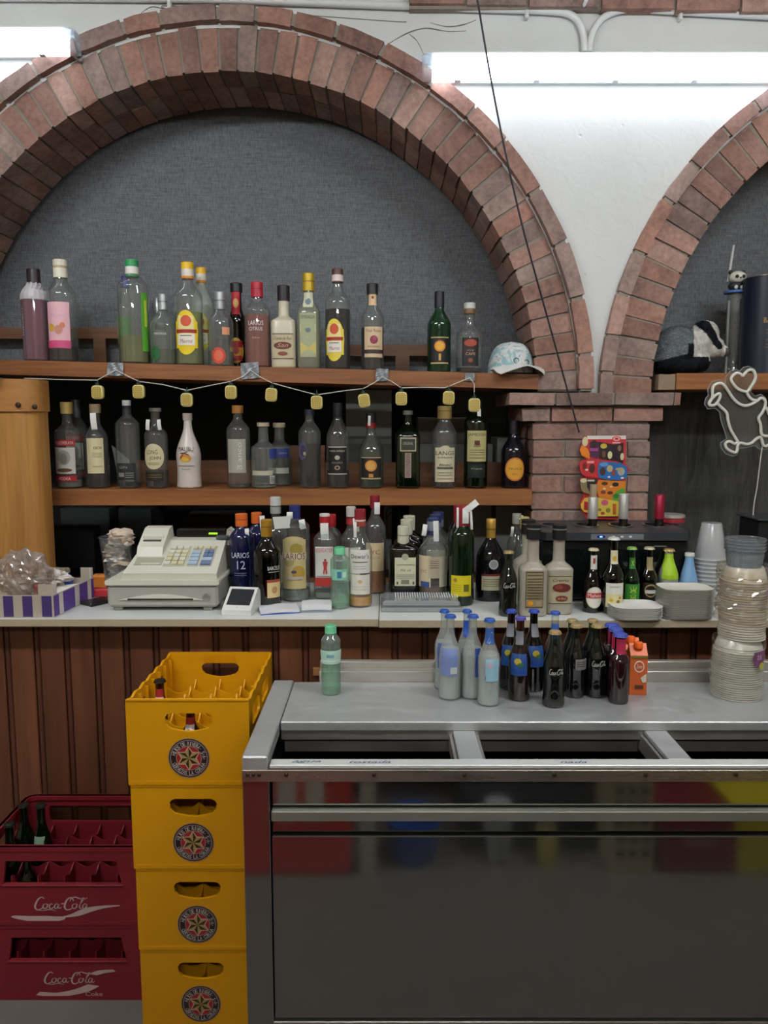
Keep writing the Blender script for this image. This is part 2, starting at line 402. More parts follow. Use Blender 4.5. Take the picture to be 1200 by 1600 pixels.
def plaster(name):
    m, t, o = nt(name)
    p = N(t, 'ShaderNodeBsdfPrincipled', i_Roughness=.75); tc = N(t, 'ShaderNodeTexCoord')
    n1 = N(t, 'ShaderNodeTexNoise', i_Scale=16.0, i_Detail=8.0, i_Roughness=.6, i_Distortion=.8)
    vo = N(t, 'ShaderNodeTexVoronoi', i_Scale=9.0); 
    n3 = N(t, 'ShaderNodeTexNoise', i_Scale=2.2, i_Detail=4.0)
    for n in (n1, vo, n3): t.links.new(tc.outputs['Object'], n.inputs['Vector'])
    mr = N(t, 'ShaderNodeMapRange'); mr.inputs[1].default_value = .0; mr.inputs[2].default_value = .06   # a few pits
    t.links.new(vo.outputs['Distance'], mr.inputs[0])
    ad = N(t, 'ShaderNodeMath', operation='MULTIPLY_ADD'); ad.inputs[1].default_value = .8
    t.links.new(n1.outputs[0], ad.inputs[0]); t.links.new(mr.outputs[0], ad.inputs[2])
    b = N(t, 'ShaderNodeBump', i_Strength=.45, i_Distance=.008); t.links.new(ad.outputs[0], b.inputs['Height'])
    mx = N(t, 'ShaderNodeMix', data_type='RGBA'); mx.inputs[6].default_value = lin('c4c6c3'); mx.inputs[7].default_value = lin('dadcd9')
    t.links.new(n3.outputs[0], mx.inputs[0]); t.links.new(mx.outputs[2], p.inputs['Base Color'])
    t.links.new(b.outputs[0], p.inputs['Normal']); t.links.new(p.outputs[0], o.inputs[0]); return m
m_plaster = plaster('white_plaster')

# plaster wall above the arches, with the two openings left out
ZT = 3.06; mb = MB()
def arch_top(x, rr='rm'):
    z = ZCAP
    for a in ARCH:
        d = a[rr]**2 - (x-a['x'])**2
        if d > 0: z = max(z, a['z']+sqrt(d))
        if abs(x-a['x']) < a[rr] and z < a['z']: z = a['z']
    return z
xs = [-2.6+.012*i for i in range(int(5.7/.012)+1)]
vs = []; fs = []
for x in xs:
    z = arch_top(x); vs += [(x, YW, z-.01), (x, YW, ZT), (x, YW+.3, z-.01), (x, YW+.3, ZT)]
for i in range(len(xs)-1):
    a = 4*i; fs += [(a, a+4, a+5, a+1), (a+2, a+3, a+7, a+6), (a, a+2, a+6, a+4)]
mb.add(vs, fs, m_plaster); struct(mb, 'wall_arches')

# cracks in the plaster at the top
m_crack = M('6a655c', .9)
mb = MB()
for pts in ([(430,58),(437,42),(455,30),(478,22),(500,24),(530,28),(558,22),(600,24),(632,28)], [(436,62),(450,54),(470,40),(486,40)], [(600,72),(615,58),(640,46),(668,38),(700,42),(730,44)],
            [(640,46),(652,60),(662,86)], [(672,28),(700,36),(726,30),(745,22)]):
    q = [at(600+(x-600)*1.0 if x > 599 else x*.5+0, y*.5 if x < 599 else y*.9+10, YW) for x, y in pts]
    L = cr([(p.x+random.uniform(-.004, .004), YW-.0004, p.z+random.uniform(-.004, .004)) for p in q], 4)
    vs = []
    for i, p in enumerate(L): w = .0012*sin(pi*(i+.5)/len(L))+.0004+random.uniform(0, .0010); vs += [(p.x, YW-.0006, p.z-w), (p.x, YW-.0006, p.z+w)]
    mb.add(vs, [(2*i, 2*i+1, 2*i+3, 2*i+2) for i in range(len(L)-1)], m_crack)
struct(mb, 'trim_plaster_cracks')

def brick_col():
    b = random.choice([(.27,.15,.12), (.31,.18,.145), (.23,.135,.11), (.28,.2,.17), (.34,.215,.175), (.25,.17,.145), (.30,.165,.125)])
    k = random.uniform(.95, 1.3); return tuple(v*k for v in b)
def arc_brick(mb, cx, cz, r0, r1, a0, a1, y0, y1, g=.004, nseg=1):
    vs = []; j = lambda: random.uniform(-.0022, .0022)
    da = g/((r0+r1)/2)/2; a0 += da; a1 -= da; mb.col = brick_col(); ang = [a0+(a1-a0)*k/nseg for k in range(nseg+1)]
    dy = random.uniform(-.003, .003)
    for a in ang:
        for r, y in ((r0, y0+dy), (r1, y0+dy), (r1, y1), (r0, y1)):
            rr = r+j(); aa = a+j()/r0; vs.append((cx+rr*cos(aa), y+j()*.7, cz+rr*sin(aa)))
    fs = [(0, 1, 2, 3), tuple(4*nseg+i for i in (3, 2, 1, 0))]
    for k in range(nseg):
        o = 4*k
        for i in range(4): fs.append((o+i, o+(i+1) % 4, o+4+(i+1) % 4, o+4+i))
    mb.add(vs, fs, m_brick)
def arch(a, th0, th1, name):
    mb = MB(); cx, cz = a['x'], a['z']
    n = 90; vs = []
    for i in range(n+1):                                        # mortar bed
        t = th0+(th1-th0)*i/n
        for r, y in ((a['ri']+.007, YW+.006), (a['rm']+.01, YW+.006), (a['rm']+.01, YB-.004), (a['ri']+.007, YB-.004)):
            vs.append((cx+r*cos(t), y, cz+r*sin(t)))
    mb.col = None
    mb.add(vs, [(4*i+k, 4*i+(k+1) % 4, 4*i+4+(k+1) % 4, 4*i+4+k) for i in range(n) for k in range(4)], m_mortar)
    nb = int((th1-th0)*a['ri']/.0605)
    for i in range(nb):
        t0 = th0+(th1-th0)*i/nb; t1 = th0+(th1-th0)*(i+1)/nb
        c = brick_col(); sp = YW+random.choice([.125, .155, .14])
        arc_brick(mb, cx, cz, a['ri'], a['rm']-.004, t0, t1, YW, sp-.003, .0095)
        arc_brick(mb, cx, cz, a['ri']+.002, a['rm'], t0, t1, sp+.003, YB, .006)
    mb.col = None; vs = []
    for i in range(n+1):
        t = th0+(th1-th0)*i/n
        for r, y in ((a['rm']+.006, YW-.024), (a['ro']-.006, YW-.024), (a['ro']-.004, YW+.02), (a['rm']+.004, YW+.02)):
            vs.append((cx+r*cos(t), y, cz+r*sin(t)))
    mb.add(vs, [(4*i+k, 4*i+(k+1) % 4, 4*i+4+(k+1) % 4, 4*i+4+k) for i in range(n) for k in range(4)], m_mortar)
    t = th0
    while t < th1-.02:                                          # outer course of stretchers, standing proud
        L = random.choice([.15, .17, .2, .13])/a['ro']; t1 = min(th1, t+L)
        arc_brick(mb, cx, cz, a['rm'], a['ro'], t, t1, YW-.031, YW+.03, .013, 3); t = t1
    struct(mb, name)
arch(ARCH[0], R(0), R(163), 'trim_arch_left')
arch(ARCH[1], R(82), R(180), 'trim_arch_right')

# brick pier with its projecting capital
def course(mb, x0, x1, y0, y1, z0, z1, off=0, L=.2, col=None):
    x = x0-off
    while x < x1-.01:
        a = max(x0, x); b = min(x1, x+L); x += L
        if b-a < .02: continue
        mb.col = col or brick_col(); g = .005
        j = lambda: random.uniform(-.002, .002)
        xa, xb = a+(g if a > x0 else 0)+j(), b-(g if b < x1 else 0)+j()
        vs = [(xx+j(), yy+j(), zz+j()) for xx in (xa, xb) for yy in (y0, y1) for zz in (z0+g, z1-g)]
        mb.add(vs, [(0, 1, 3, 2), (4, 6, 7, 5), (0, 4, 5, 1), (2, 3, 7, 6), (0, 2, 6, 4), (1, 5, 7, 3)], m_brick)
def X_(px, py, Y=YW): return at(px, py, Y).x
PX0, PX1 = X_(832, 720), X_(1014, 720)
mb = MB(); mb.box(PX0+.006, PX1-.006, YW+.007, YB, .9, ZCAP-.006, m_mortar)
zc1 = zof(635, YW); zc2 = zof(660, YW)
mb.box(X_(796, 620)+.006, X_(1058, 620)-.006, YW-.026, YB, zc1+.006, ZCAP-.005, m_mortar)
course(mb, X_(794, 620), X_(1058, 620), YW-.034, YB+.01, zc1, ZCAP, .05, .21)
course(mb, X_(816, 648), X_(1035, 648), YW-.012, YB, zc2, zc1, .12, .22)
z = zc2; k = 0
while z > .95:
    course(mb, PX0, PX1, YW, YB, z-.0635, z, [0, .11][k % 2], .225); z -= .0635; k += 1
struct(mb, 'trim_pier')
# springers between the arches' feet and the jambs
mb = MB()
for x0, x1 in ((X_(905, 600), X_(950, 600)),):
    mb.box(x0, x1, YW-.002, YW+.1, ZCAP-.002, ZCAP+.02, m_plaster)
struct(mb, 'trim_plaster_foot')

# dark woven screens closing the two arches, and the room behind
def screen_mat():
    m, t, o = nt('dark_woven_screen')
    p = N(t, 'ShaderNodeBsdfPrincipled', i_Roughness=.5); tc = N(t, 'ShaderNodeTexCoord')
    mp = N(t, 'ShaderNodeMapping'); mp.inputs['Scale'].default_value = (9, 1, 230)
    n1 = N(t, 'ShaderNodeTexNoise', i_Scale=2.0, i_Detail=4.0); t.links.new(tc.outputs['Object'], mp.inputs[0]); t.links.new(mp.outputs[0], n1.inputs[0])
    mp2 = N(t, 'ShaderNodeMapping'); mp2.inputs['Scale'].default_value = (200, 1, 26)
    n2 = N(t, 'ShaderNodeTexNoise', i_Scale=2.0, i_Detail=1.0); t.links.new(tc.outputs['Object'], mp2.inputs[0]); t.links.new(mp2.outputs[0], n2.inputs[0])
    ad = N(t, 'ShaderNodeMath', operation='ADD'); t.links.new(n1.outputs[0], ad.inputs[0]); t.links.new(n2.outputs[0], ad.inputs[1])
    mr = N(t, 'ShaderNodeMapRange'); mr.inputs[1].default_value = .75; mr.inputs[2].default_value = 1.25; t.links.new(ad.outputs[0], mr.inputs[0])
    mx = N(t, 'ShaderNodeMix', data_type='RGBA'); mx.inputs[6].default_value = lin('44484c'); mx.inputs[7].default_value = lin('6d7074')
    t.links.new(mr.outputs[0], mx.inputs[0]); t.links.new(mx.outputs[2], p.inputs['Base Color'])
    b = N(t, 'ShaderNodeBump', i_Strength=.35, i_Distance=.003); t.links.new(ad.outputs[0], b.inputs['Height']); t.links.new(b.outputs[0], p.inputs['Normal'])
    t.links.new(p.outputs[0], o.inputs[0]); return m
m_screen = screen_mat()
mb = MB(); mb.box(-2.6, .78, 3.13, 3.14, 1.78, 2.96, m_screen); tag(mb.build('woven_screen'), 'dark grey woven screen closing the large left arch', 'screen')
mb = MB(); mb.box(.80, 3.1, 3.13, 3.14, 1.74, 2.96, m_screen); tag(mb.build('woven_screen'), 'dark grey woven screen closing the right arch behind the badger', 'screen')
def slate_mat():
    m, t, o = nt('dark_rough_board')
    p = N(t, 'ShaderNodeBsdfPrincipled', i_Roughness=.6); tc = N(t, 'ShaderNodeTexCoord'); mp = N(t, 'ShaderNodeMapping')
    mp.inputs['Scale'].default_value = (3, 1, .5); mp.inputs['Rotation'].default_value = (0, R(12), 0)
    n1 = N(t, 'ShaderNodeTexNoise', i_Scale=7.0, i_Detail=9.0, i_Roughness=.7, i_Distortion=1.2)
    t.links.new(tc.outputs['Object'], mp.inputs[0]); t.links.new(mp.outputs[0], n1.inputs[0])
    mr = N(t, 'ShaderNodeMapRange'); mr.inputs[1].default_value = .35; mr.inputs[2].default_value = .75; t.links.new(n1.outputs[0], mr.inputs[0])
    mx = N(t, 'ShaderNodeMix', data_type='RGBA'); mx.inputs[6].default_value = lin('2e2d2b'); mx.inputs[7].default_value = lin('5a5955')
    t.links.new(mr.outputs[0], mx.inputs[0]); t.links.new(mx.outputs[2], p.inputs['Base Color'])
    b = N(t, 'ShaderNodeBump', i_Strength=.9, i_Distance=.02); t.links.new(n1.outputs[0], b.inputs['Height']); t.links.new(b.outputs[0], p.inputs['Normal'])
    t.links.new(p.outputs[0], o.inputs[0]); return m
mb = MB(); mb.box(PX1, 3.1, 3.0, 3.1, .0, 1.74, slate_mat()); struct(mb, 'wall_right_bay')
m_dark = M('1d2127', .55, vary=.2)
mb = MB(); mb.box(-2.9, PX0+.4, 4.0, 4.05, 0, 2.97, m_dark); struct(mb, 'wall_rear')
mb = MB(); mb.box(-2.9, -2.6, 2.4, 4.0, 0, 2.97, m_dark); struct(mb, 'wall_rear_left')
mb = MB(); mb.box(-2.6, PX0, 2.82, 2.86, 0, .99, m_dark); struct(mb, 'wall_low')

# the rest of the room
m_floor = M('6a6761', .45, vary=.12, scale=14)
mb = MB(); mb.box(-3.2, 3.2, -3.2, 4.05, -.05, 0, m_floor); struct(mb, 'floor')
m_ceil = M('cfcac0', .9, bump=.2, scale=12)
mb = MB(); mb.box(-3.2, 3.2, -3.2, 4.05, ZT, ZT+.05, m_ceil); struct(mb, 'ceiling')
m_wall = M('b9a98f', .85, bump=.2, scale=12)
mb = MB(); mb.box(-3.25, -3.2, -3.2, 4.05, 0, ZT, m_wall); struct(mb, 'wall_left')
mb = MB(); mb.box(3.2, 3.25, -3.2, 4.05, 0, ZT, m_wall); struct(mb, 'wall_right')
mb = MB(); mb.box(-3.2, 3.2, -3.25, -3.2, 0, ZT, m_wall); struct(mb, 'wall_back')
# row of brick under the ceiling at the right
mb = MB(); z0 = zof(3, YW-.05); z1 = zof(17, YW-.05); x = at(640, 5, YW-.05).x; mb.box(x, 2.2, YW-.03, YW, z0-.012, ZT, m_mortar)
while x < 2.2:
    f = min(1, max(0, x/1.2)); L = random.uniform(.18, .25); mb.col = brick_col(); zz = z0+(z1-z0)*f
    mb.box(x, x+L-.012, YW-.045, YW-.004, zz, ZT, m_brick); x += L
struct(mb, 'trim_ceiling_bricks')

# ---------------------------------------------------------------- panelling below the counter
YP = 2.31
m_panel = MA('dark_stained_boards', .38, .15, 30, .6, .5, (1, 1, .07), .002)
mb = MB(); x = -1.62; k = 0
mb.col = (.05, .02, .012); mb.box(-1.7, 2.0, YP+.012, YP+.03, 0, 1.0, m_panel)
while x < 2.0:
    k2 = random.uniform(.8, 1.2); mb.col = (.15*k2, .056*k2, .027*k2); mb.box(x, x+.071, YP, YP+.013, .02, .998, m_panel, .003)
    mb.col = (.10*k2, .036*k2, .019*k2); mb.box(x+.0735, x+.0895, YP+.005, YP+.013, .02, .998, m_panel, .003); x += .0925
struct(mb, 'wall_panelling')
mb = MB(); za = zof(1055, YP-.01); mb.box(at(490, 1050, YP).x, 1.9, YP-.014, YP, za, za+.022, wood('pale_strip', '8d6038', 'a87b4a')); struct(mb, 'trim_1')
mb = MB(); mb.box(-1.7, -.3, YP-.012, YP, 0, .03, m_dark); struct(mb, 'baseboard_left')

# ---------------------------------------------------------------- counter
ZC, YC = 1.025, 2.25
m_top = M('d9dcd8', .22, spec=.5, vary=.03, scale=6)
m_edge = M('b3a58a', .5, vary=.1)
xs_ = xof(592, YC, ZC)
for x0, x1, yy, dz, lab in ((-1.7, xs_-.001, YC, 0, 'white laminate counter top, left length carrying the cash register'),
                            (xs_+.001, 2.05, YC-.012, 0, 'white laminate counter top, right length carrying the beer bottles and plates')):
    mb = MB(); mb.box(x0, x1, yy+.0015, 2.775, ZC-.018+dz, ZC+dz, m_top); mb.box(x0, x1, yy, yy+.0015, ZC-.022+dz, ZC-.001+dz, m_edge)
    mb.box(x0, x1, yy+.0015, 2.77, ZC-.024+dz, ZC-.018+dz, m_edge)
    tag(mb.build('counter_top'), lab, 'counter')

# ---------------------------------------------------------------- shelves
m_shelf = wood('orange_pine', '7a4824', 'a46c3c')
m_shelf_b = wood('dull_pine', '5c3a22', '7a5032')
YS = 2.76
def shz(x):                                # the long upper shelf slopes down to the right
    a, b = zof(562, YS), zof(585, YS); xa = at(8, 562, YS).x; xb = at(840, 585, YS).x
    return a+(b-a)*(x-xa)/(xb-xa)
xa = at(-60, 560, YS).x; xb = at(841, 585, YS).x
mb = MB(); T = .052
vs = [(x, y, shz(x)+dz) for x in (xa, xb) for y in (YS, YB-.02) for dz in (-T, 0)]
mb.add(vs, [(0, 1, 3, 2), (4, 6, 7, 5), (0, 4, 5, 1), (2, 3, 7, 6), (0, 2, 6, 4), (1, 5, 7, 3)], m_shelf)
tag(mb.build('shelf'), 'long upper pine shelf sloping slightly right, under the arch, with taped string lights', 'shelf')
ZL = zof(765, YS); xl = at(60, 770, YS).x; xr = PX0-.002
mb = MB(); mb.box(xl, xr, YS, YB-.02, ZL-.058, ZL, m_shelf, .002)
tag(mb.build('shelf'), 'lower pine shelf between the wooden cabinet and the brick pier', 'shelf')
ZR = zof(583, YS); mb = MB(); mb.box(at(1057, 590, YS).x, 2.0, YS, YB-.02, ZR-.058, ZR, m_shelf, .002)
mb.box(at(1030, 590, YS).x, at(1056, 590, YS).x, YS+.004, YB-.02, ZR-.058, ZR-.004, M('8a7660', .8, bump=.4, vary=.25, scale=20))
tag(mb.build('shelf'), 'short right hand pine shelf carrying the toy badger', 'shelf')
# battens and backing boards behind the shelves
mb = MB(); Yq = 3.06
p0 = zof(529, Yq); p1 = zof(512, Yq)
mb.box(at(-60, 520, Yq).x, at(192, 520, Yq).x, Yq, Yq+.02, p0, p1, m_shelf_b); mb.box(at(146, 545, Yq).x, at(165, 545, Yq).x, Yq+.001, Yq+.019, shz(-1.1)+.001, p0, m_shelf_b)
tag(mb.build('batten'), 'brown wooden batten on a short post behind the upper shelf, left end', 'batten')
mb = MB(); p0 = zof(556, Yq); p1 = zof(538, Yq)
mb.box(at(540, 545, Yq).x, at(700, 545, Yq).x, Yq, Yq+.02, p0, p1, m_shelf_b); mb.box(at(618, 545, Yq).x, at(640, 545, Yq).x, Yq+.001, Yq+.019, shz(.1)+.001, p0, m_shelf_b)
tag(mb.build('batten'), 'brown wooden batten on a short post behind the upper shelf, by the bourbon', 'batten')
mb = MB(); mb.box(at(215, 740, Yq).x, at(400, 740, Yq).x, Yq-.01, Yq+.008, ZL+.001, zof(719, Yq), m_shelf_b); tag(mb.build('backing_board'), 'low brown backing board behind the round whisky label, lower shelf', 'board')
mb = MB(); mb.box(at(455, 740, Yq).x, at(508, 740, Yq).x, Yq-.01, Yq+.008, ZL+.001, zof(696, Yq), m_shelf_b)
tag(mb.build('backing_board'), 'tall brown backing board behind the middle of the lower shelf', 'board')
mb = MB(); mb.box(at(509, 740, Yq).x, xr, Yq-.01, Yq+.008, ZL+.001, zof(722, Yq), m_shelf_b); tag(mb.build('backing_board'), 'low brown backing board behind the right half of the lower shelf', 'board')

# ---------------------------------------------------------------- tube lights
def tube_light(label, x0, x1, z0, z1, y0, y1, em, endr=False, endl=False):
    t = thing('tube_light', label, 'lamp', ((x0+x1)/2, y1, (z0+z1)/2)); cx, cz = (x0+x1)/2, (z0+z1)/2
    mb = MB(); mb.box(x0-cx+.02, x1-cx-.02, -.022, 0, z0-cz+.006, z1-cz+.001, M('c8ccca', .5)); mb.box(x0-cx+.02, x1-cx-.02, y0-y1+.018, -.021, z1-cz+.0006, z1-cz+.005, M('c8ccca', .5)); mb.build('housing', t)
    prof = rrect(z0-cz, z1-cz, y0-y1, -.02, .024, 4)
    mb = MB(); mb.rings([[(x, b, a) for a, b in prof] for x in (x0-cx+.035, x1-cx-.035)], M('e4eefc', .5, emit=em)); mb.build('diffuser', t, True)
    for s, sx in (('l', x0-cx), ('r', x1-cx)):
        d = .035 if s == 'l' else -.035
        mb = MB(); mb.rings([[(x, b*k, a*k) for a, b in prof] for x, k in ((sx+d, 1.0), (sx+d*.15, 1.0), (sx, .93))], G('c5ccd0', .15, .35, .7)); mb.build('end_cap', t, True)
    for k in range(5):
        x = x0-cx+.12+(x1-x0-.24)*k/4
        for zz in (z1-cz+.005, z0-cz): mb = MB(); mb.box(x-.010, x+.010, y0-y1+.03, y0-y1+.05, zz-.003, zz+.003, M('d8dcdc', .4)); mb.build('clip', t)
    return t
p = at(660, 118, 2.69); q = at(660, 80, 2.69)
tube_light('bright tube light on the wall above the brick pier', p.x, p.x+1.30, p.z, q.z, 2.69, YW, TUBE_WALL)
p = at(115, 77, 2.69); q = at(115, 40, 2.69)
tube_light('bright tube light at the upper left, cut by the photo edge', p.x-1.30, p.x, p.z, q.z, 2.69, YW, TUBE_WALL)
# ceiling tubes over the aisle and the customers' side
for x, y in ((-1.3, .9), (1.3, .9), (0, -1.6)):
    t = thing('ceiling_tube_light', 'tube light under the ceiling over the aisle', 'lamp', (x, y, ZT), 0, 'tube lights under the ceiling')
    mb = MB(); mb.box(-.64, .64, -.05, .05, -.03, 0, M('c8ccca', .5)); mb.build('housing', t)
    mb = MB(); mb.box(-.62, .62, -.045, .045, -.085, -.03, M('eef1f4', .5, emit=TUBE_ROOM), .01); mb.build('diffuser', t)

# conduits and cable
m_con = M('d6d8d6', .4)
c1 = [(-30, -4), (300, -1), (560, 7), (700, 12), (850, 17), (893, 24), (910, 48), (913, 82)]
c2 = [(921, 82), (926, 52), (945, 26), (985, 14), (1060, 18), (1230, 27)]
for pts, lab in ((c1, 'white wiring conduit along the top of the wall, left run bending down'), (c2, 'white wiring conduit along the top of the wall, right run bending down')):
    t = thing('conduit', lab, 'conduit', (0, YW, 2.9)); o_ = Vector((0, YW, 2.9))
    L = [at(x, y, YW-.014) - o_ for x, y in pts]; sm = cr(L, 6)
    mb = MB(); mb.tube(sm, .0115, m_con, 10); mb.build('pipe', t, True)
    for px, py in (((265, 1), (823, 15)) if pts is c1 else ((1063, 18),)):
        q = at(px, py, YW-.014)-o_; mb = MB(); mb.box(q.x-.006, q.x+.006, -.027, 0, q.z-.03, q.z+.0135, m_con, .003); mb.build('clip', t)
mb = MB(); L = [at(743, -12, 2.56), at(747, 6, 2.56), at(756, 60, 2.58), at(766, 118, 2.6), at(788, 230, 2.62), at(818, 360, 2.66), at(862, 520, 2.715), at(884, 600, 2.73), at(905, 676, 2.735)]
mb.tube(cr(L, 5), .0032, M('22242a', .5), 7); tag(mb.build('cable', smooth=True), 'thin black cable hanging in front of the arch down to the ice cream sign', 'cable')
mb = MB(); L = [at(918, -6, 2.70), at(915, 3, 2.71), at(911, 12, 2.765)]
mb.tube(cr(L, 5), .006, m_con, 7); tag(mb.build('wire_stub', smooth=True), 'short white wire stub between the two conduits, under the ceiling', 'wire')

# ================================================================ STAINLESS BOTTLE COOLER
def steel(name, rough=.2, c='b9bbb9', streak='x', sc=1.0, bump=.05, me=1.0):
    m, t, o = nt(name)
    p = N(t, 'ShaderNodeBsdfPrincipled', i_Metallic=me); tc = N(t, 'ShaderNodeTexCoord'); mp = N(t, 'ShaderNodeMapping')
    mp.inputs['Scale'].default_value = (1, 30, 30) if streak == 'x' else ((30, 30, 1) if streak == 'z' else (6, 6, 6))
    n1 = N(t, 'ShaderNodeTexNoise', i_Scale=6.0*sc, i_Detail=6.0); t.links.new(tc.outputs['Object'], mp.inputs[0]); t.links.new(mp.outputs[0], n1.inputs[0])
    n2 = N(t, 'ShaderNodeTexNoise', i_Scale=5.0, i_Detail=5.0, i_Roughness=.7); t.links.new(tc.outputs['Object'], n2.inputs[0])
    ad = N(t, 'ShaderNodeMath', operation='ADD'); t.links.new(n1.outputs[0], ad.inputs[0]); t.links.new(n2.outputs[0], ad.inputs[1])
    mr = N(t, 'ShaderNodeMapRange'); mr.inputs[1].default_value = .7; mr.inputs[2].default_value = 1.3
    mr.inputs[3].default_value = rough*.7; mr.inputs[4].default_value = rough*1.35; t.links.new(ad.outputs[0], mr.inputs[0])
    t.links.new(mr.outputs[0], p.inputs['Roughness'])
    mx = N(t, 'ShaderNodeMix', data_type='RGBA'); L = lin(c); mx.inputs[6].default_value = tuple(v*.82 for v in L[:3])+(1,); mx.inputs[7].default_value = L
    t.links.new(n2.outputs[0], mx.inputs[0]); t.links.new(mx.outputs[2], p.inputs['Base Color'])
    b = N(t, 'ShaderNodeBump', i_Strength=bump, i_Distance=.001); t.links.new(n1.outputs[0], b.inputs['Height']); t.links.new(b.outputs[0], p.inputs['Normal'])
    t.links.new(p.outputs[0], o.inputs[0]); return m
m_st = steel('worn_steel_top', .45, 'c6c8c7', 'b', 1, .15, .6)
m_door = steel('polished_steel_door', .07, 'a5a4a0', 'x', 1, .006, .94)
m_rail = steel('brushed_steel_rail', .4, 'bdb8b0', 'x', 1, .03, .8)
m_blk = M('0c0f10', .5)
FY = 1.50; CX0, CX1 = -.29, 1.48
cool = thing('bottle_cooler', 'long stainless steel bottle cooler with open top bays in front of the counter', 'cooler', (0, FY, 0))
def cb(name, mat, *b, bev=.0015, lab=None):
    mb = MB()
    for q in b: mb.box(q[0], q[1], q[2]-FY, q[3]-FY, q[4], q[5], mat, bev)
    o = mb.build(name, cool)
    if lab: o['label'] = lab
    return o
ZK, ZD = .917, .937
cb('cabinet_body', m_rail, (CX0, CX0+.02, FY+.03, 2.0, .08, ZK-.01), (CX1-.02, CX1, FY+.03, 2.0, .08, ZK-.01), (CX0+.02, CX1-.02, 1.98, 2.0, .08, ZK-.01),
   (CX0+.02, CX1-.02, FY+.03, 1.98, .08, .12))
cb('liner', m_blk, (CX0+.021, CX1-.021, FY+.031, FY+.036, .121, ZK-.03), (CX0+.021, CX1-.021, 1.96, 1.979, .121, ZK-.05), (CX0+.021, CX1-.021, FY+.04, 1.95, .3, .31))
cb('deck', m_st, (CX0+.055, CX1, 1.676, 1.945, ZD-.022, ZD), bev=.002)
cb('deck_lip', m_rail, (CX0+.055, CX1, 1.680, 1.69, ZD-.045, ZD-.0225))
cb('rear_upstand', m_rail, (-.17, CX1, 1.945, 1.975, ZD-.02, ZD+.028), (-.17, CX1, 1.975, 1.995, ZD-.02, ZD+.045))
cb('side_arm', m_st, (CX0, CX0+.052, FY-.006, 1.96, ZK-.012, ZK+.020), bev=.003)
cb('front_ledge', steel('bright_ledge', .4, 'e6e8e4', 'x', 1, .02, .35), (CX0+.055, CX1, FY-.002, FY+.028, ZK-.008, ZK))
mb = MB(); P_ = lambda u, v, e: (u+.02, -.0+v+.012, ZK+.0004+e)
for s, x, w_ in (('agua', xof(478, FY, ZK), .06), ('tostada', xof(578, FY, ZK), .085), ('nada', xof(898, FY, ZK), .055)):
    Pq = lambda u, v, e, x=x: (x+u, .012+v, ZK+.0006+e); paint(mb, Pq, [('i', s, 0, 0, 2, 2, '4a5078')], w_, .011)
mb.build('handwriting', cool)['label'] = 'blue pen words on the steel ledge'
cb('front_trim', steel('trim_steel', .3, 'b5a89c', 'x', 1, .03, .85), (CX0, CX1, FY-.008, FY+.03, .884, ZK-.0085), bev=.0006)
mb = MB()
for px in (388, 397, 406, 448, 585, 725, 865, 1007, 1147):
    x = xof(px, FY, .9); mb.lathe([(0, .0045), (.002, .0042), (.003, .002)], M('6a5a4c', .4, 1), 12, c=(0, 0, 0)); n = 36
    k = len(mb.v)-n
    for i in range(k, len(mb.v)): v = mb.v[i]; mb.v[i] = (x+v[0], -.0085-v[2], .8995+v[1])
mb.build('rivets', cool, True)
for xb in (.157, .593, 1.032):
    mb = MB(); a0, a1 = FY+.028, 1.70
    mb.box(xb, xb+.050, a0-FY, a1-FY, ZK-.012, ZK-.001, m_st, .0015); mb.box(xb-.008, xb-.001, a0-FY, a1-FY, ZK-.05, ZK-.012, m_rail); mb.box(xb+.051, xb+.058, a0-FY, a1-FY, ZK-.05, ZK-.012, m_rail)
    mb.build('crossbar', cool)
cb('sliding_rail', m_rail, (CX0+.06, CX1-.03, 1.70, 1.707, ZK-.062, ZK-.036), (CX0+.06, CX1-.03, FY+.037, FY+.043, ZK-.05, ZK-.03))
cb('inner_rack', M('50524f', .5, .6), (.02, 1.4, 1.90, 1.91, .74, .765), *[(.03+.05*k, .045+.05*k, 1.87, 1.90, .75, .757) for k in range(26)])
cb('corner_post', m_door, (CX0, CX0+.055, FY-.004, FY+.03, .08, .8835))
X0 = CX0+.058
cb('upper_panel', m_door, (X0, CX1, FY+.012, FY+.03, .822, .876))
cb('shadow_gap', m_blk, (X0, CX1, FY+.02, FY+.031, .30, .8835), bev=0)
cb('handle_rail', steel('dull_rail', .5, '96968c', 'x', 1, .03, .6), (X0, CX1, FY-.006, FY+.018, .797, .818), bev=.001)
cb('lower_strip', m_door, (X0, CX1, FY+.010, FY+.03, .7655, .795))
cb('door', m_door, (X0, CX1, FY-.002, FY+.02, .352, .762), bev=.0008)
cb('kick_panel', m_rail, (X0-.05, CX1, FY+.004, FY+.03, .08, .338))
for x_ in (CX0+.01, CX1-.05):
    for y_ in (FY+.02, 1.93): cb('foot', m_blk, (x_, x_+.04, y_, y_+.04, 0, .0799))

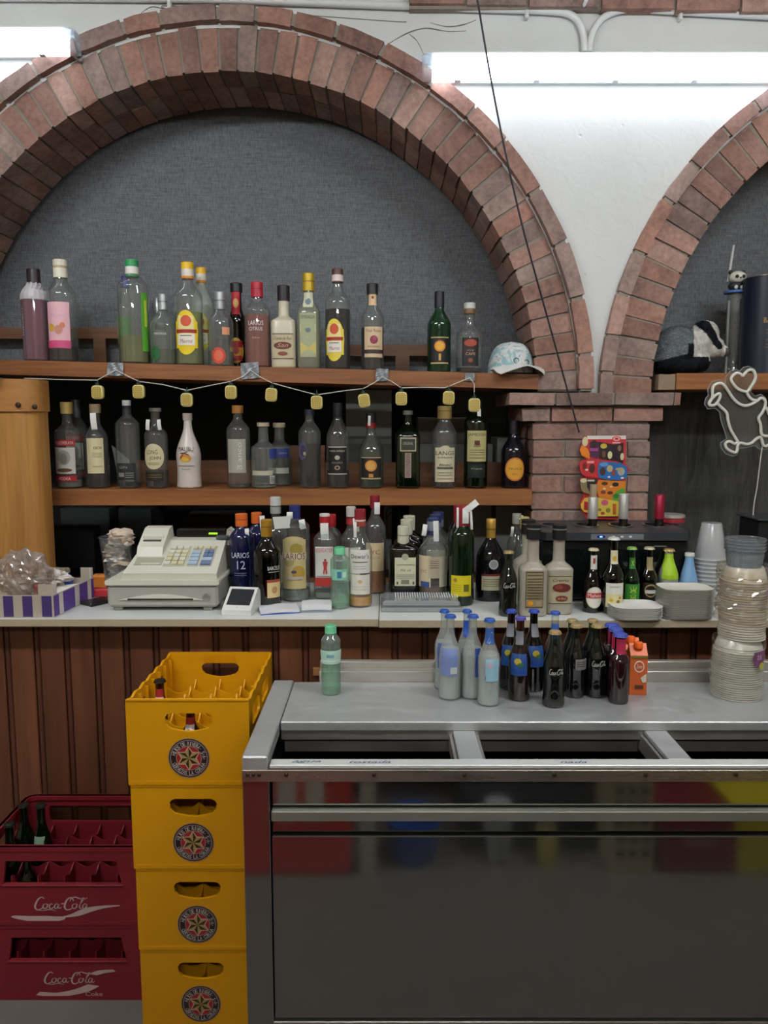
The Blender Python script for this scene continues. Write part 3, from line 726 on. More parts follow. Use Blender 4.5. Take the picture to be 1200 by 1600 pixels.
# ================================================================ CRATES
m_yel = M('dc9a08', .42, spec=.4, vary=.05, scale=8, bump=.05)
m_red = M('7c1f28', .45, spec=.4, vary=.08, scale=8, bump=.05)
def slot(cx, z0, z1, w, kind=0):
    """rounded hand hole with the smile shaped lower edge"""
    pts = [(cx-w/2, z1-.012), (cx-w/2+.006, z1-.003)]
    pts += [(cx-w/2+.015+(w-.03)*k/6, z1-.002*sin(pi*k/6)*(1 if kind else 0)) for k in range(7)] + [(cx+w/2-.006, z1-.003), (cx+w/2, z1-.012)]
    pts += [(cx+w/2-.003, z0+.018), (cx+w/2-.012, z0+.008)] + [(cx+w/2-.022-(w-.044)*k/8, z0+.005-.006*sin(pi*k/8)) for k in range(9)] + [(cx-w/2+.012, z0+.008), (cx-w/2+.003, z0+.018)]
    return pts
def star(n, r0, r1, rot=0): return [((r0 if k % 2 == 0 else r1)*sin(rot+pi*k/n), (r0 if k % 2 == 0 else r1)*cos(rot+pi*k/n)) for k in range(2*n)]
def emblem(mb, P, D):
    it = [('o', 0, 0, 2, 2, 'b98f6a'), ('o', 0, 0, 1.93, 1.93, '241a1c'), ('o', 0, 0, 1.82, 1.82, '8b7c74'), ('o', 0, 0, 1.72, 1.72, '2a1a1c'), ('o', 0, 0, 1.22, 1.22, 'a89078'), ('o', 0, 0, 1.16, 1.16, 'a01c2a'),
          ('p', star(6, .62, .37), 'c9a286'), ]
    paint(mb, P, it, D, D)
    o = star(6, .54, .31)
    for k in range(12):
        paint(mb, lambda u, v, e: P(u, v, e+.0018), [('p', [(0, 0), o[k], o[(k+1) % 12]], 'a98f52' if k % 2 else '33260f')], D, D)
    def arc(txt, a0, a1, flip):
        n = len(txt)
        for k, ch in enumerate(txt):
            if ch == ' ': continue
            a = a0+(a1-a0)*(k+.5)/n; vs, fs = text2d(ch); rr = .735; h = .2; w_ = .11 if ch not in 'I.,' else .04
            pts = []
            for x, y in vs:
                x *= w_; y = y*h*(1 if ch not in '.,' else .25)
                r_ = rr+(y if not flip else -y); xx = x if not flip else -x
                pts.append(P((r_*sin(a)+xx*cos(a))*D/2, (r_*cos(a)-xx*sin(a))*D/2, .0021))
            mb.add(pts, fs, ink('cfc4b8'))
    arc('HIJOS DE RIVERA, S.A.', R(-78), R(96), False)
    arc('CERVEZAS LA CORUÑA', R(252), R(108), True)
def yellow_crate(label, x0, y0, z0, grp=None, hole=True, first=False):
    w, d, h = .312, .40, .229; t = thing('beer_crate', label, 'crate', (x0+w/2, y0+d/2, z0), 0, 'yellow beer crates in the stack'); th = .007
    mb = MB(); X, Y = w/2, d/2
    if first:    # the top crate's back: hand hole
        pass
    for s, yy in ((-1, -Y), (1, Y-th)):
        mb.prism([rrect(-X, X, .0, h, .004, 2), slot(0 if s > 0 else .003, h-.084 if s < 0 else h-.075, h-.037 if s < 0 else h-.033, .122 if s < 0 else .115)], yy, yy+th, m_yel)
    for s in (-1, 1):                           # long sides with two windows
        xx = -X if s < 0 else X-th
        top = []
        n = 12
        for k in range(n+1): top.append((-Y+th+(2*Y-2*th)*k/n, h-.003-.006*abs(sin(pi*k/2))))
        outl = [(-Y+th, 0), (Y-th, 0)] + top[::-1]
        holes = [rrect(-Y+.05+q*.155, -Y+.17+q*.155, h-.09, h-.04, .012, 3) for q in (0, 1)]
        mb.prism([outl]+holes, xx, xx+th, m_yel, 'yz')
    mb.box(-X+th, X-th, -Y+th, Y-th, .006, .012, m_yel)
    mb.box(-X+.01, X-.01, -Y-.0015, -Y, .002, .012, m_yel)
    mb.box(-X+.001, X-.001, -Y-.002, -Y, h-.004, h, m_yel)
    for s in (-1, 1):                           # corner ribs inside
        for k in range(7): mb.box(s*(X-th)-(.010 if s > 0 else 0), s*(X-th)+(.010 if s < 0 else 0), -Y+.02+k*.057, -Y+.026+k*.057, .1, h-.014, m_yel)
    mb.build('shell', t)
    # bottle dividers with scalloped tops
    mb = MB(); hz = .135
    for i in range(1, 4):
        x = -X+th+(2*X-2*th)*i/4; n = 36; L = -Y+th+.001; Q = 2*Y-2*th-.002
        tp = [(L+Q*k/n, hz-.022*abs(sin(pi*6*k/n))+.012) for k in range(n+1)]
        mb.prism([[(L, .013), (L+Q, .013)]+tp[::-1]], x-.002, x+.002, m_yel, 'yz')
    for j in range(1, 6):
        y = -Y+th+(2*Y-2*th)*j/6; n = 24; L = -X+th+.001; Q = 2*X-2*th-.002
        tp = [(L+Q*k/n, hz-.022*abs(sin(pi*4*k/n))+.012) for k in range(n+1)]
        mb.prism([[(L, .013), (L+Q, .013)]+tp[::-1]], y-.002, y+.002, m_yel)
    mb.build('dividers', t)
    mb = MB(); P = lambda u, v, e: (u+.001, -Y-.0007-e, .074+v); emblem(mb, P, .107)
    q = mb.build('emblem', t); q['label'] = 'round red emblem with a six pointed gold star'
    if first:
        mb = MB()
        for k in range(20):
            for j in range(7): mb.box(-.05+k*.005, -.0475+k*.005, Y-th-.0012, Y-th, h-.03+j*.0036, h-.0283+j*.0036, m_yel)
        mb.build('grip_texture', t)
    return t
CXL = -.654; CY = 1.87
names = ['yellow beer crate, topmost of the stack, open and holding a few bottles', 'yellow beer crate, second from the top, hand hole showing yellow',
         'yellow beer crate, third from the top of the stack', 'yellow beer crate at the bottom of the stack, dark hand hole']
for k in range(4):
    dx = [0, .004, .008, .010][k]
    yellow_crate(names[k], CXL+dx, CY+.002*k, .918-.2293*(k+1)+.0, first=(k == 0))
CTZ = .918-.2293
def red_crate(label, x0, y0, z0, logo, win=(-.155, .150)):
    w, d, h = .457, .30, .228; t = thing('cola_crate', label, 'crate', (x0+w/2, y0+d/2, z0), 0, 'red cola crates'); X, Y = w/2, d/2; th = .009
    mb = MB()
    for s, yy in ((-1, -Y), (1, Y-th)):
        hl = [(win[0]-.01, h-.108), (win[1]+.012, h-.108), (win[1], h-.04), (win[0], h-.04)] if s < 0 else rrect(-.16, .19, h-.085, h-.033, .008, 3)
        mb.prism([rrect(-X+.03, X-.03, 0, h, .003, 2), hl], yy, yy+th, m_red)
        if s < 0: mb.box(win[0]-.014, win[1]+.016, -Y-.003, -Y, h-.114, h-.109, m_red, .001)
    for sx in (-1, 1):
        for sy in (-1, 1):                      # rounded corners
            cx, cy = sx*(X-.03), sy*(Y-.03); a0 = {(1, 1): 0, (-1, 1): 90, (-1, -1): 180, (1, -1): 270}[sx, sy]; out = []; inn = []
            for k in range(7):
                a = R(a0+15*k); out.append((cx+.03*cos(a), cy+.03*sin(a))); inn.append((cx+(.03-th)*cos(a), cy+(.03-th)*sin(a)))
            mb.prism([out+inn[::-1]], 0, h, m_red, 'xy')
        xx = -X if sx < 0 else X-th
        mb.prism([[(-Y+.03, 0), (Y-.03, 0), (Y-.03, h), (-Y+.03, h)], rrect(-.06, .06, h-.075, h-.035, .012, 3)], xx, xx+th, m_red, 'yz')
    o = rrect(-X-.002, X+.002, -Y-.002, Y+.002, .032, 6); i_ = rrect(-X+.014, X-.014, -Y+.014, Y-.014, .018, 6)
    mb.prism([o, i_], h-.012, h, m_red, 'xy'); mb.prism([o, i_], .0, .012, m_red, 'xy')
    mb.box(-X+.01, X-.01, -Y+.01, Y-.01, .013, .018, m_red)
    mb.build('shell', t)
    mb = MB(); hz = .13
    for i in range(1, 6):
        x = -X+th+(2*X-2*th)*i/6; n = 24; L = -Y+th+.001; Q = 2*Y-2*th-.002
        mb.prism([[(L, .019), (L+Q, .019)]+[(L+Q*k/n, hz+.008*cos(2*pi*4*k/n)) for k in range(n+1)][::-1]], x-.0015, x+.0015, m_red, 'yz')
    for j in range(1, 4):
        y = -Y+th+(2*Y-2*th)*j/4; n = 48; L = -X+th+.001; Q = 2*X-2*th-.002
        mb.prism([[(L, .019), (L+Q, .019)]+[(L+Q*k/n, hz+.008*cos(2*pi*6*k/n)) for k in range(n+1)][::-1]], y-.0015, y+.0015, m_red)
    mb.build('dividers', t)
    mb = MB(); P = lambda u, v, e: (u, -Y-.0006-e, .045+v); c = 'c3a9a4'
    if logo == 0:
        paint(mb, P, [('script', -.04, .42, 1.02, 1.0, c), ('s', [(-.97,-.45),(-.6,-.62),(-.2,-.62),(-.02,-.5)], (.1,.42), c), ('s', [(-.05,-.52),(.2,-.35),(.45,.0),(.7,.2),(1.03,.3)], (.05,.25), c)], .30, .085)
    else:
        paint(mb, P, [('script', -.0, .5, .95, .95, c), ('s', [(-.6,-.6),(-.2,-.68),(.2,-.4),(.45,-.0)], (.25,.3), c), ('s', [(.45,.75),(.6,.95),(.85,1.05)], (.15,.22), c), ('t', 'Coke', .45, -.62, .32, .3, c)], .30, .085)
    q = mb.build('logo', t); q['label'] = 'pale script lettering and wave'
    return t
RX, RY = -1.113, 1.98
red_crate('red cola crate on top of its stack, left of the yellow crates, holding green bottles', RX, RY, .228, 0)
red_crate('lower red cola crate standing on the floor', RX+.003, RY+.002, .0, 1)
g_brown = G('6b3a14', .04, .04, .3); g_green = G('3f8f4a', .04, .05, .3); g_clear = G('f3f7f4', .03, .05, .7); g_dkgreen = G('1d5a2c', .04, .05, .3)
# bottles standing in the crates
for (cx, cy, lab) in ((-.62+.005, 1.87+.04, 'brown beer bottle with red and white label in the top yellow crate, left'), (-.50, 1.87+.04, 'brown beer bottle with dark red label behind the hand hole of the top yellow crate'),
                      (-.61, 2.02, 'brown beer bottle standing in the top yellow crate by its left wall')):
    make_bottle('beer_bottle', lab, 'bottle', 'empty beer bottles in the top yellow crate', (cx, cy, CTZ+.0125), .0285, .215 if cy > 2 else .175, .55, .82, .42, g_brown, None, None,
                [dict(z=(.66, .9), w=1.8, c='a82a28', n='neck_label', it=[('r', 0, -.3, 2, .8, 'ddd6cc')]), dict(z=(.15, .45), w=1.7, c='c8c0b4')], crown=M('3a3430', .4, .8))
for i, (cx, cy, hh) in enumerate(((-1.065, 2.06, .235), (-1.0, 2.12, .26), (-1.075, 2.17, .235), (-1.005, 2.03, .15))):
    make_bottle('green_bottle', ['green glass bottle in the top red crate, front left', 'tallest green glass bottle in the top red crate, pale label', 'green glass bottle in the top red crate, back left corner', 'short green bottle in the top red crate, behind its front window'][i], 'bottle', 'green bottles in the top red crate',
                (cx, cy, .228+.0185), .029, hh, .5, .8, .4, g_dkgreen, None, None, [dict(z=(.5, .66), w=1.2, c='7f9a80')] if i == 1 else [], crown=M('222622', .5, .5))

# ================================================================ OPPOSITE SIDE OF THE AISLE (seen mirrored in the cooler's doors)
OB = .42
mb = MB(); mb.box(-2.2, 2.4, -.6, OB-.22, 1.02, 1.06, wood('bar_top', '4a2d1a', '6b4426')); mb.box(-2.2, 2.4, -.6, -.55, 0, 1.02, wood('bar_front', '3a2416', '50331e', 'z'))
mb.box(-2.2, 2.4, -.55, OB-.3, .72, .74, m_dark); tag(mb.build('bar_counter'), 'dark wooden bar counter facing the cooler, mirrored in its doors', 'counter')
mr_ = M('d4372c', .35); mw_ = M('e2dccf', .5)
t = thing('red_drinks_chest', 'red chest with two white stripes under the bar, mirrored in the cooler door', 'chest', (-.42, OB-.2, 0))
mb = MB(); mb.box(-.28, .30, -.18, .2, 0, .66, mr_, .01); mb.build('body', t)
mb = MB(); mb.box(.04, .105, .2005, .202, .2, .64, mw_); mb.box(.14, .205, .2005, .202, .2, .64, mw_); mb.build('stripes', t)
mb = MB(); mb.box(-.085, -.03, OB-.06, OB-.005, 0, 1.2, M('c4bfb0', .6)); tag(mb.build('bar_post'), 'pale square post under the bar, mirrored beside the red chest', 'post')
t = thing('bucket', 'blue plastic bucket on the floor under the bar, mirrored in the cooler door', 'bucket', (.11, OB-.12, 0)); mb = MB()
mb.lathe([(0, .075), (.005, .08), (.14, .1), (.145, .105), (.15, .105), (.148, .096), (.02, .076)], M('2a6ad0', .4), 28, cap1=False); mb.build('pail', t, True)
t = thing('jug', 'whitish plastic jug under the bar, mirrored in the cooler door', 'jug', (.42, OB-.08, 0)); mb = MB(); mb.lathe([(0, .03), (.12, .05), (.2, .055), (.22, .05)], M('a9adb2', .4), 20); mb.build('pail', t, True)
t = thing('jar', 'jar with a yellow label under the bar, mirrored in the cooler door', 'jar', (.60, OB-.08, 0)); mb = MB(); mb.lathe([(0, .035), (.12, .038), (.14, .03)], M('b0a050', .4), 20); mb.build('glass_jar', t, True)
mb = MB(); mb.lathe([(.1405, .034), (.16, .034)], M('8a8478', .4), 20); mb.build('lid', t, True)
t = thing('egg_tray_stack', 'pile of pulp egg trays under the bar, mirrored in the cooler door', 'egg tray', (.89, OB-.1, 0)); mb = MB(); mm = M('b3a685', .9, vary=.15)
mb.box(-.075, .075, -.1, .09, 0, .56, mm); mb.build('trays', t); mb = MB()
for i in range(3):
    for j in range(9): mb.lathe([(0, .016), (.002, .016)], M('3a332a', .9), 14, c=(0, 0, 0)); n = 28; [mb.v.__setitem__(q, (-.045+i*.045+mb.v[q][0], .0905+mb.v[q][2], .08+j*.055+mb.v[q][1])) for q in range(len(mb.v)-n, len(mb.v))]
mb.build('cups', t)
t = thing('cola_crate', 'red cola crate on the floor under the bar, mirrored in the cooler door', 'crate', (1.13, OB-.17, 0), pi)
mb = MB(); mb.box(-.14, .14, -.16, .16, 0, .215, m_red, .006); mb.build('shell', t); mb = MB(); paint(mb, lambda u, v, e: (-u, -.1606-e, .13-v) if False else (u, -.1606-e, .13+v), [('script', 0, 0, 1.6, 1.8, 'c3a9a4')], .14, .05); mb.build('logo', t)
t = thing('beer_crate', 'yellow crate on the floor under the bar, mirrored at the right', 'crate', (1.46, OB-.2, 0)); mb = MB(); mb.box(-.2, .2, -.19, .19, 0, .24, M('c9b81a', .45), .006); mb.build('shell', t)
mb = MB(); mb.box(.30, .80, -.15, OB-.15, 0, .20, m_dark); tag(mb.build('storage_box'), 'dark storage box under the bar behind the jug', 'box')

# ================================================================ BOTTLES
k_ = lambda c, r=.4, m=0: M(c, r, m)
g_frost = G('d9dfd6', .3, .45, .7); g_blue = G('2438a0', .05, .12, .4); g_pet = G('d6f5e0', .06, .13, .8); g_black = M('0f0e10', .08, spec=.6); g_dkbrown = G('2a1a10', .04, .03, .3)
g_pale = G('e6efe8', .03, .08, .7)
UG = 'spirit bottles on the long upper shelf'; LG = 'spirit bottles on the lower shelf'; CG = 'spirit bottles on the white counter'; BG = 'beer and soda bottles on the counter'; DG = 'small drink bottles on the cooler top'
YU = 2.84
peach = lambda c='f1d01a': [('o', 0, .0, 2, 2, c), ('r', 0, -.1, 1.9, 1.2, c), ('r', 0, .1, 1.3, 1.3, 'f3e39a'), ('o', .02, .52, .85, .5, 'd2562a'), ('r', 0, .06, 1.75, .16, 'a32a22'), ('r', 0, -.32, 1.4, .5, 'efeadc'), ('i', 'Mauros', 0, -.38, 1.0, .18, 'a3282a'), ('r', 0, -.14, .9, .04, '5a6a4a')]
def U(name, label, cx, w, yt, s0, s1, rn, **k):
    kk = dict(Y=YU); kk.update({q: k.pop(q) for q in list(k) if q == 'Y'})
    X = xof(cx, kk['Y'], 1.8); return bottle(name, label, 'bottle', UG, cx, w, yt, kk['Y'], shz(X)+.0006, s0, s1, rn, **k)
U('liqueur_bottle', 'bottle half full of purple liqueur, white glass above, black cap, far left', 57, 41, 421, .7, .88, .42, glass=G('efe9ee', .08, .08, .85), liq=(.66, L_('7a2048', .6, .8)), cap=(.17, [(1, k_('2a2228'))]),
  labels=[dict(z=(.665, .87), w=6.2, c='bdbabd', n='frosted_band'), dict(z=(.25, .62), w=.28, yaw=-38, it=[('v', 'liqueur', 0, 0, 1.2, 1.7, 'd8c4cc')])], n=32)
U('syrup_bottle', 'bottle with pink fruit label and cream cap, second from the left', 99, 43, 407, .66, .82, .42, glass=g_clear, liq=(.15, L_('3a1018')), cap=(.17, [(1.2, k_('e6e0cc')), (.3, k_('b9a878')), (.8, k_('e2dcc8'))]),
  labels=[dict(z=(.13, .58), w=1.72, c='e9b6c0', it=[('p', [(-1,.3),(1,.72),(1,1),(-1,.62)], 'f4eee8'), ('p', [(-1,.1),(1,.35),(1,.78),(-1,.58)], 'd03a78'), ('i', 'GRANADINA', .0, .44, 1.7, .22, 'f3c9d6'), ('o', -.5, -.1, .5, .35, 'd9a832'), ('o', .1, -.2, .6, .4, 'c98a72'), ('o', .4, .0, .4, .25, 'd27a52'), ('r', 0, -.82, 2, .32, 'cf4a7c')])])
U('spirit_bottle', 'bottle with blue cap hidden behind the green capped one', 199, 26, 432, .62, .82, .4, Y=2.96, glass=g_clear, cap=(.12, [(1, k_('28348a'))]), labels=[dict(z=(.2, .55), w=1.6, c='4f8a3a')])
U('liqueur_bottle', 'tall clear bottle with green cap and pale green liquid', 210, 47, 407, .74, .89, .37, glass=g_clear, liq=(.27, L_('b9b96a', .8, .3)), cap=(.16, [(.4, k_('2f9a5a')), (1, k_('e8e4dc')), (1, k_('2f9a5a'))]),
  labels=[dict(z=(.12, .68), w=.55, yaw=62, c='5cae34', it=[('r', .2, .3, .8, .9, 'cfe04a')]), dict(z=(.2, .5), w=.5, yaw=-75, c='c7d84a')])
U('liqueur_bottle', 'small round clear bottle with silver cap, hidden behind its twin', 248, 36, 466, .52, .8, .28, Y=2.95, glass=g_clear, cap=(.2, [(1, k_('a7abad', .3, .6))]))
U('liqueur_bottle', 'small round clear bottle with silver cap right of the green capped bottle', 256, 42, 460, .55, .8, .3, glass=g_pale, liq=(.22, L_('b9c4a0', .8, .1)), cap=(.22, [(1, k_('b4b8ba', .3, .6)), (.2, k_('8a8e90', .3, .6)), (1, k_('b4b8ba', .3, .6))]),
  labels=[dict(z=(.35, .58), w=1.2, s='r', it=[('r', 0, .6, 1.2, .8, '4c5044'), ('t', 'MANZANA', 0, -.3, 1.5, .3, 'd2d4cc')]), dict(z=(.05, .26), w=.8, s='o', yaw=-25, c='2d6a3c')])
U('peach_liqueur_bottle', 'frosted bottle with yellow cap behind the yellow peach label bottle', 317, 36, 419, .6, .84, .36, Y=2.95, glass=g_frost, cap=(.15, [(.4, k_('e79a3a')), (1, k_('e6dccc')), (1, k_('f0b81a'))]), labels=[dict(z=(.15, .55), w=1.7, it=peach('e0d84a'))])
U('peach_liqueur_bottle', 'pale bottle with big yellow peach label and yellow cap', 296, 43, 411, .66, .84, .38, glass=g_clear, liq=(.52, L_('d4dc8a', .85, .22)), cap=(.155, [(.35, k_('e8962c')), (1, k_('e9ddd2')), (1, k_('f3c21a'))]), labels=[dict(z=(.1, .53), w=1.75, it=peach())])
U('schnapps_bottle', 'short clear bottle with silver pourer cap and red fruit label', 345, 40, 457, .58, .82, .36, glass=g_clear, liq=(.2, L_('c8ccc4', .9, .15)), cap=(.23, [(1, k_('a9adb0', .3, .6)), (.2, k_('808486', .3, .6)), (1, k_('b9bdc0', .3, .6))]),
  labels=[dict(z=(.03, .25), w=1.1, s='o', c='cf4a3a', it=[('o', 0, 0, 1.3, 1.3, 'e06a4c')]), dict(z=(.42, .52), w=.6, yaw=35, c='e29a72', n='sticker')])
U('vermouth_bottle', 'dark bottle with red neck label behind the others, sixth cap from left', 371, 27, 443, .55, .72, .6, Y=2.94, glass=g_dkbrown, liq=(.5, L_('200808')), cap=(.1, [(1, k_('1c1a1c'))]),
  labels=[dict(z=(.63, .9), w=1.75, c='b8242c', it=[('o', 0, 0, 1.3, .8, 'd8a860')]), dict(z=(.06, .36), w=1.8, s='o', c='d8a840', it=[('r', 0, .5, 1.7, .5, 'a81c22'), ('o', 0, 0, .8, .6, 'b83a2a'), ('r', 0, -.6, 1.5, .4, 'a81c22')])])
U('gin_bottle', 'pink citrus gin bottle with red cap', 403, 40, 442, .66, .8, .4, glass=g_clear, liq=(.62, L_('cc705c', .8, .4)), cap=(.17, [(1, k_('b8243a')), (.1, k_('7a1626')), (.8, k_('b8243a'))]),
  labels=[dict(z=(.3, .58), w=1.4, n='print', it=[('t', 'LARIOS', 0, .55, 1.7, .38, 'e8e6e4'), ('t', 'CITRUS', 0, .05, 1.5, .3, 'e8dcd8'), ('t', '37,5% vol', 0, -.7, .8, .14, 'd8c4bc')])])
U('rum_cream_bottle', 'ivory square bottle with ribbed neck, black cap and brown oval label', 444, 38, 447, .56, .64, .44, sq=4.5, glass=M('cfc8ae', .3), cap=(.18, [(1, k_('1e1c20'))]),
  labels=[dict(z=(.1, .42), w=1.9, c='c4b894', it=[('r', 0, .92, 2, .06, '2a241c'), ('r', 0, -.92, 2, .06, '2a241c'), ('i', 'Crema de Ron', 0, .6, 1.5, .24, '5a3a22'), ('o', 0, .05, 1.5, .55, '6a3024'), ('i', 'San', 0, .08, .9, .3, 'c9a684'), ('o', 0, -.55, .8, .3, '8a4434')])])
U('anise_bottle', 'greenish frosted square bottle with gold cap and diamond labels', 483, 36, 428, .58, .74, .44, sq=3.5, glass=G('b9bfa4', .15, .3, .7), liq=(.1, L_('a86a2a')), cap=(.18, [(1, k_('c8a82a', .35, .3)), (.15, k_('8a7420')), (.9, k_('c8a82a', .35, .3))]),
  labels=[dict(z=(.12, .58), w=1.5, c='aab08a', it=[('p', [(-.9,.15),(-.9,.5),(0,.36),(.9,.5),(.9,.15),(0,-.1)], 'd2d2b8'), ('o', 0, .22, .6, .22, '6a7a80'), ('t', 'ESMERALDA', 0, .82, 1.6, .16, '50583c'), ('p', [(-.9,-.85),(-.9,-.3),(0,-.55),(.9,-.3),(.9,-.85)], 'cdbf6c')]), dict(z=(.64, .8), w=1.8, c='d4d6b8', it=[('o', 0, -.2, 1.1, .9, '7a8a90')])])
U('peach_liqueur_bottle', 'dark bottle with yellow peach label and brown cap', 528, 40, 421, .66, .82, .38, glass=g_clear, liq=(.6, L_('2c140c', .6, .05)), cap=(.13, [(.15, k_('6a3a34')), (1, k_('e3d5cf')), (1, k_('5a3a34'))]),
  labels=[dict(z=(.08, .5), w=1.6, yaw=-14, it=peach('ecd44a'))])
U('bourbon_bottle', 'amber bourbon bottle with cream rose label and black cap', 582, 36, 444, .6, .78, .43, glass=g_clear, liq=(.5, L_('5a2a14', .6, .06)), cap=(.12, [(1, k_('222024'))]),
  labels=[dict(z=(.15, .5), w=1.7, yaw=8, c='d9c09a', it=[('t', 'Four Roses', 0, .75, 1.5, .2, '6a3038'), ('o', 0, .15, .8, .55, '8e2a48'), ('o', .1, .25, .4, .25, 'b04a60'), ('t', 'BOURBON', 0, -.3, 1.2, .12, '8a5038'), ('r', 0, -.62, 1.95, .25, '3c2c2a')]), dict(z=(.75, .89), w=1.7, yaw=4, c='dcbf92', it=[('o', 0, .3, .6, .5, '8a4438')])])
U('herbal_liqueur_bottle', 'green glass bottle with black cap and orange sun emblem, upper shelf', 686, 37, 456, .58, .8, .36, glass=G('2f8a50', .05, .1, .4), liq=(.55, L_('174a28')), cap=(.2, [(1, k_('191c28'))]),
  labels=[dict(z=(.1, .44), w=1.6, c='15161a', it=[('r', 0, -.92, 2, .1, 'b9a868'), ('r', 0, .92, 2, .08, 'b9a868'), ('o', 0, .3, 1.15, .8, 'd98a24'), ('o', 0, .3, .85, .58, 'e7b044'), ('r', 0, -.5, .22, .5, 'd9a83c')])])
U('coffee_liqueur_bottle', 'clear apothecary bottle with glass stopper and dark coffee label', 733, 41, 474, .55, .7, .38, glass=g_clear, liq=(.08, L_('120a08')), cap=(.15, [(.8, k_('7a5a3c')), (.1, k_('8a8a80')), (1.0, k_('c9cbc6', .3))]),
  labels=[dict(z=(.1, .5), w=1.3, c='241c20', it=[('o', 0, .62, 1.5, .5, 'a8442e'), ('t', 'LICOR', 0, .1, .8, .12, 'b08a60'), ('t', 'CAFE', 0, -.15, 1.1, .2, 'c9a678'), ('o', 0, -.6, .5, .3, '8a4a24')])])
# bottle on top of the wooden cabinet, cut by the left edge
p = at(-10, 588, 2.56)
make_bottle('spirit_bottle', 'dark bottle with white label on the wooden cabinet, cut by the left edge', 'bottle', None, (p.x-.005, 2.52, 1.7525), .042, .25, .6, .85, .4, g_dkbrown, (.5, L_('1a1210')), (.1, [(1, k_('26282c'))]),
            [dict(z=(.02, .5), w=2.4, yaw=28, c='c9c7bf', it=[('t', 'VERMUT', 0, .3, 1.2, .2, '333333')]), dict(z=(.58, .72), w=1.9, yaw=28, c='c9c7bf')])

# ---- lower shelf
def Lw(name, label, cx, w, yt, s0, s1, rn, **k):
    Y = k.pop('Y', 2.84); return bottle(name, label, 'bottle', LG, cx, w, yt, Y, ZL+.0006, s0, s1, rn, **k)
vod = [('r', 0, .85, 2, .3, 'b02c30'), ('t', 'MOSKOVSKAYA', 0, .85, 1.7, .16, 'e6d0c8'), ('r', 0, 0, 1.9, 1.25, 'd2d0c8'), ('o', 0, .15, 1.1, .7, 'a9a696'), ('o', 0, .1, .6, .5, '8a8a80'), ('o', 0, -.45, 1.3, .18, '6a4a24'), ('r', 0, -.85, 2, .25, 'b02c30'), ('t', 'VODKA', 0, -.85, 1.0, .14, 'e6d0c8')]
Lw('vodka_bottle', 'vodka bottle with red and white label hidden behind the first of the lower shelf', 122, 34, 625, .64, .84, .34, Y=2.93, glass=g_clear, cap=(.2, [(1, k_('5a5a5e', .3, .5))]), labels=[dict(z=(.1, .6), w=1.75, it=vod)])
Lw('vodka_bottle', 'vodka bottle with red and white label, first on the lower shelf', 108, 40, 629, .66, .76, .4, glass=g_clear, liq=(.1, L_('c8c8c0')), cap=(.13, [(1, k_('b9a060', .35, .4))]), labels=[dict(z=(.08, .57), w=1.75, it=vod)])
Lw('whisky_bottle', 'whisky bottle with plain cream label, second on the lower shelf', 152, 35, 632, .6, .78, .42, glass=g_clear, liq=(.2, L_('4a2a18')), cap=(.1, [(1, k_('8a7a5c'))]), tags=[(0, .9, .5, .2, 176)],
   labels=[dict(z=(.18, .6), w=1.5, yaw=10, c='d9cfa2', it=[('t', 'EBOR', .35, .45, .9, .16, '2a2820')] + lines(-.3, .8, (.15, .05, -.05, -.6), 'a39a78')), dict(z=(.15, .6), w=.4, yaw=-75, c='b0a890')])
Lw('ribbed_spirit_bottle', 'tall ribbed clear bottle with pourer and dark label, third on the lower shelf', 201, 37, 626, .72, .86, .3, glass=g_clear, liq=(.06, L_('1a2024')), cap=(.2, [(.5, k_('3a3a3a')), (.2, k_('22242a')), (.3, k_('b9b9b4'))]),
   labels=[dict(z=(.1, .29), w=1.7, c='2c2e30', it=[('t', 'GIN', -.2, .5, .8, .3, '9a9a90'), ('r', -.4, -.4, .6, .5, '8a8a84')] + lines(0, .8, (-.2, -.45, -.7), '86867e', .1))])
Lw('whisky_bottle', 'whisky bottle with round cream label and no cap, fourth on the lower shelf', 245, 36, 638, .66, .8, .43, glass=g_clear, liq=(.22, L_('46260e')), cap=(.04, [(1, k_('7c7c74'))]), tags=[(-.45, .86, .3, .13, 185), (.45, .86, .3, .13, 175)],
   labels=[dict(z=(.24, .56), w=1.85, s='o', c='d3c9a0', it=[('t', 'LONG', -.12, .35, 1.0, .34, '3a2a1c'), ('t', 'JOHN', .14, -.15, 1.0, .34, '3a2a1c')] + lines(-.5, .5, (-.5, -.62), '6a5a3c')), dict(z=(.1, .2), w=1.6, c='2c241c', it=lines(-.8, .8, (.4, -.2), '8a7a50', .12))])
Lw('coconut_rum_bottle', 'white coconut rum bottle with palm and sun label', 295, 38, 646, .42, .84, .33, glass=M('cfc6bd', .3, spec=.5), cap=(.09, [(1, k_('b0a49a'))]), pinch=(.02, .42, .06),
   labels=[dict(z=(.2, .58), w=1.7, n='print', it=[('t', 'MALIBU', -.05, .72, 1.7, .3, '3c2c24'), ('o', -.05, .1, 1.1, .6, 'd28a3c'), ('o', -.1, -.02, .8, .35, 'e0b84a'), ('s', [(-.5,.05),(-.2,.4),(-.1,.45)], .07, '5a2a30'), ('s', [(-.1,.45),(-.5,.42)], .08, '5a3038'), ('s', [(-.1,.45),(.3,.3)], .08, '5a3038'), ('s', [(-.1,.45),(.2,.55)], .07, '5a3038'), ('r', 0, -.45, 1.6, .04, '6a5a50'), ('r', 0, -.68, .8, .04, '8a7a70')])])
Lw('spirit_bottle', 'clear bottle with frosted panel, vertical script and orange cap', 373, 37, 634, .7, .85, .4, glass=g_clear, liq=(.04, L_('8a7a5a')), cap=(.09, [(1, k_('b07a3a'))]),
   labels=[dict(z=(.19, .6), w=1.6, c='a8a698', n='frosted_panel', it=[('v', 'Blanco', .3, 0, .5, 1.6, 'd6d4ca')])])
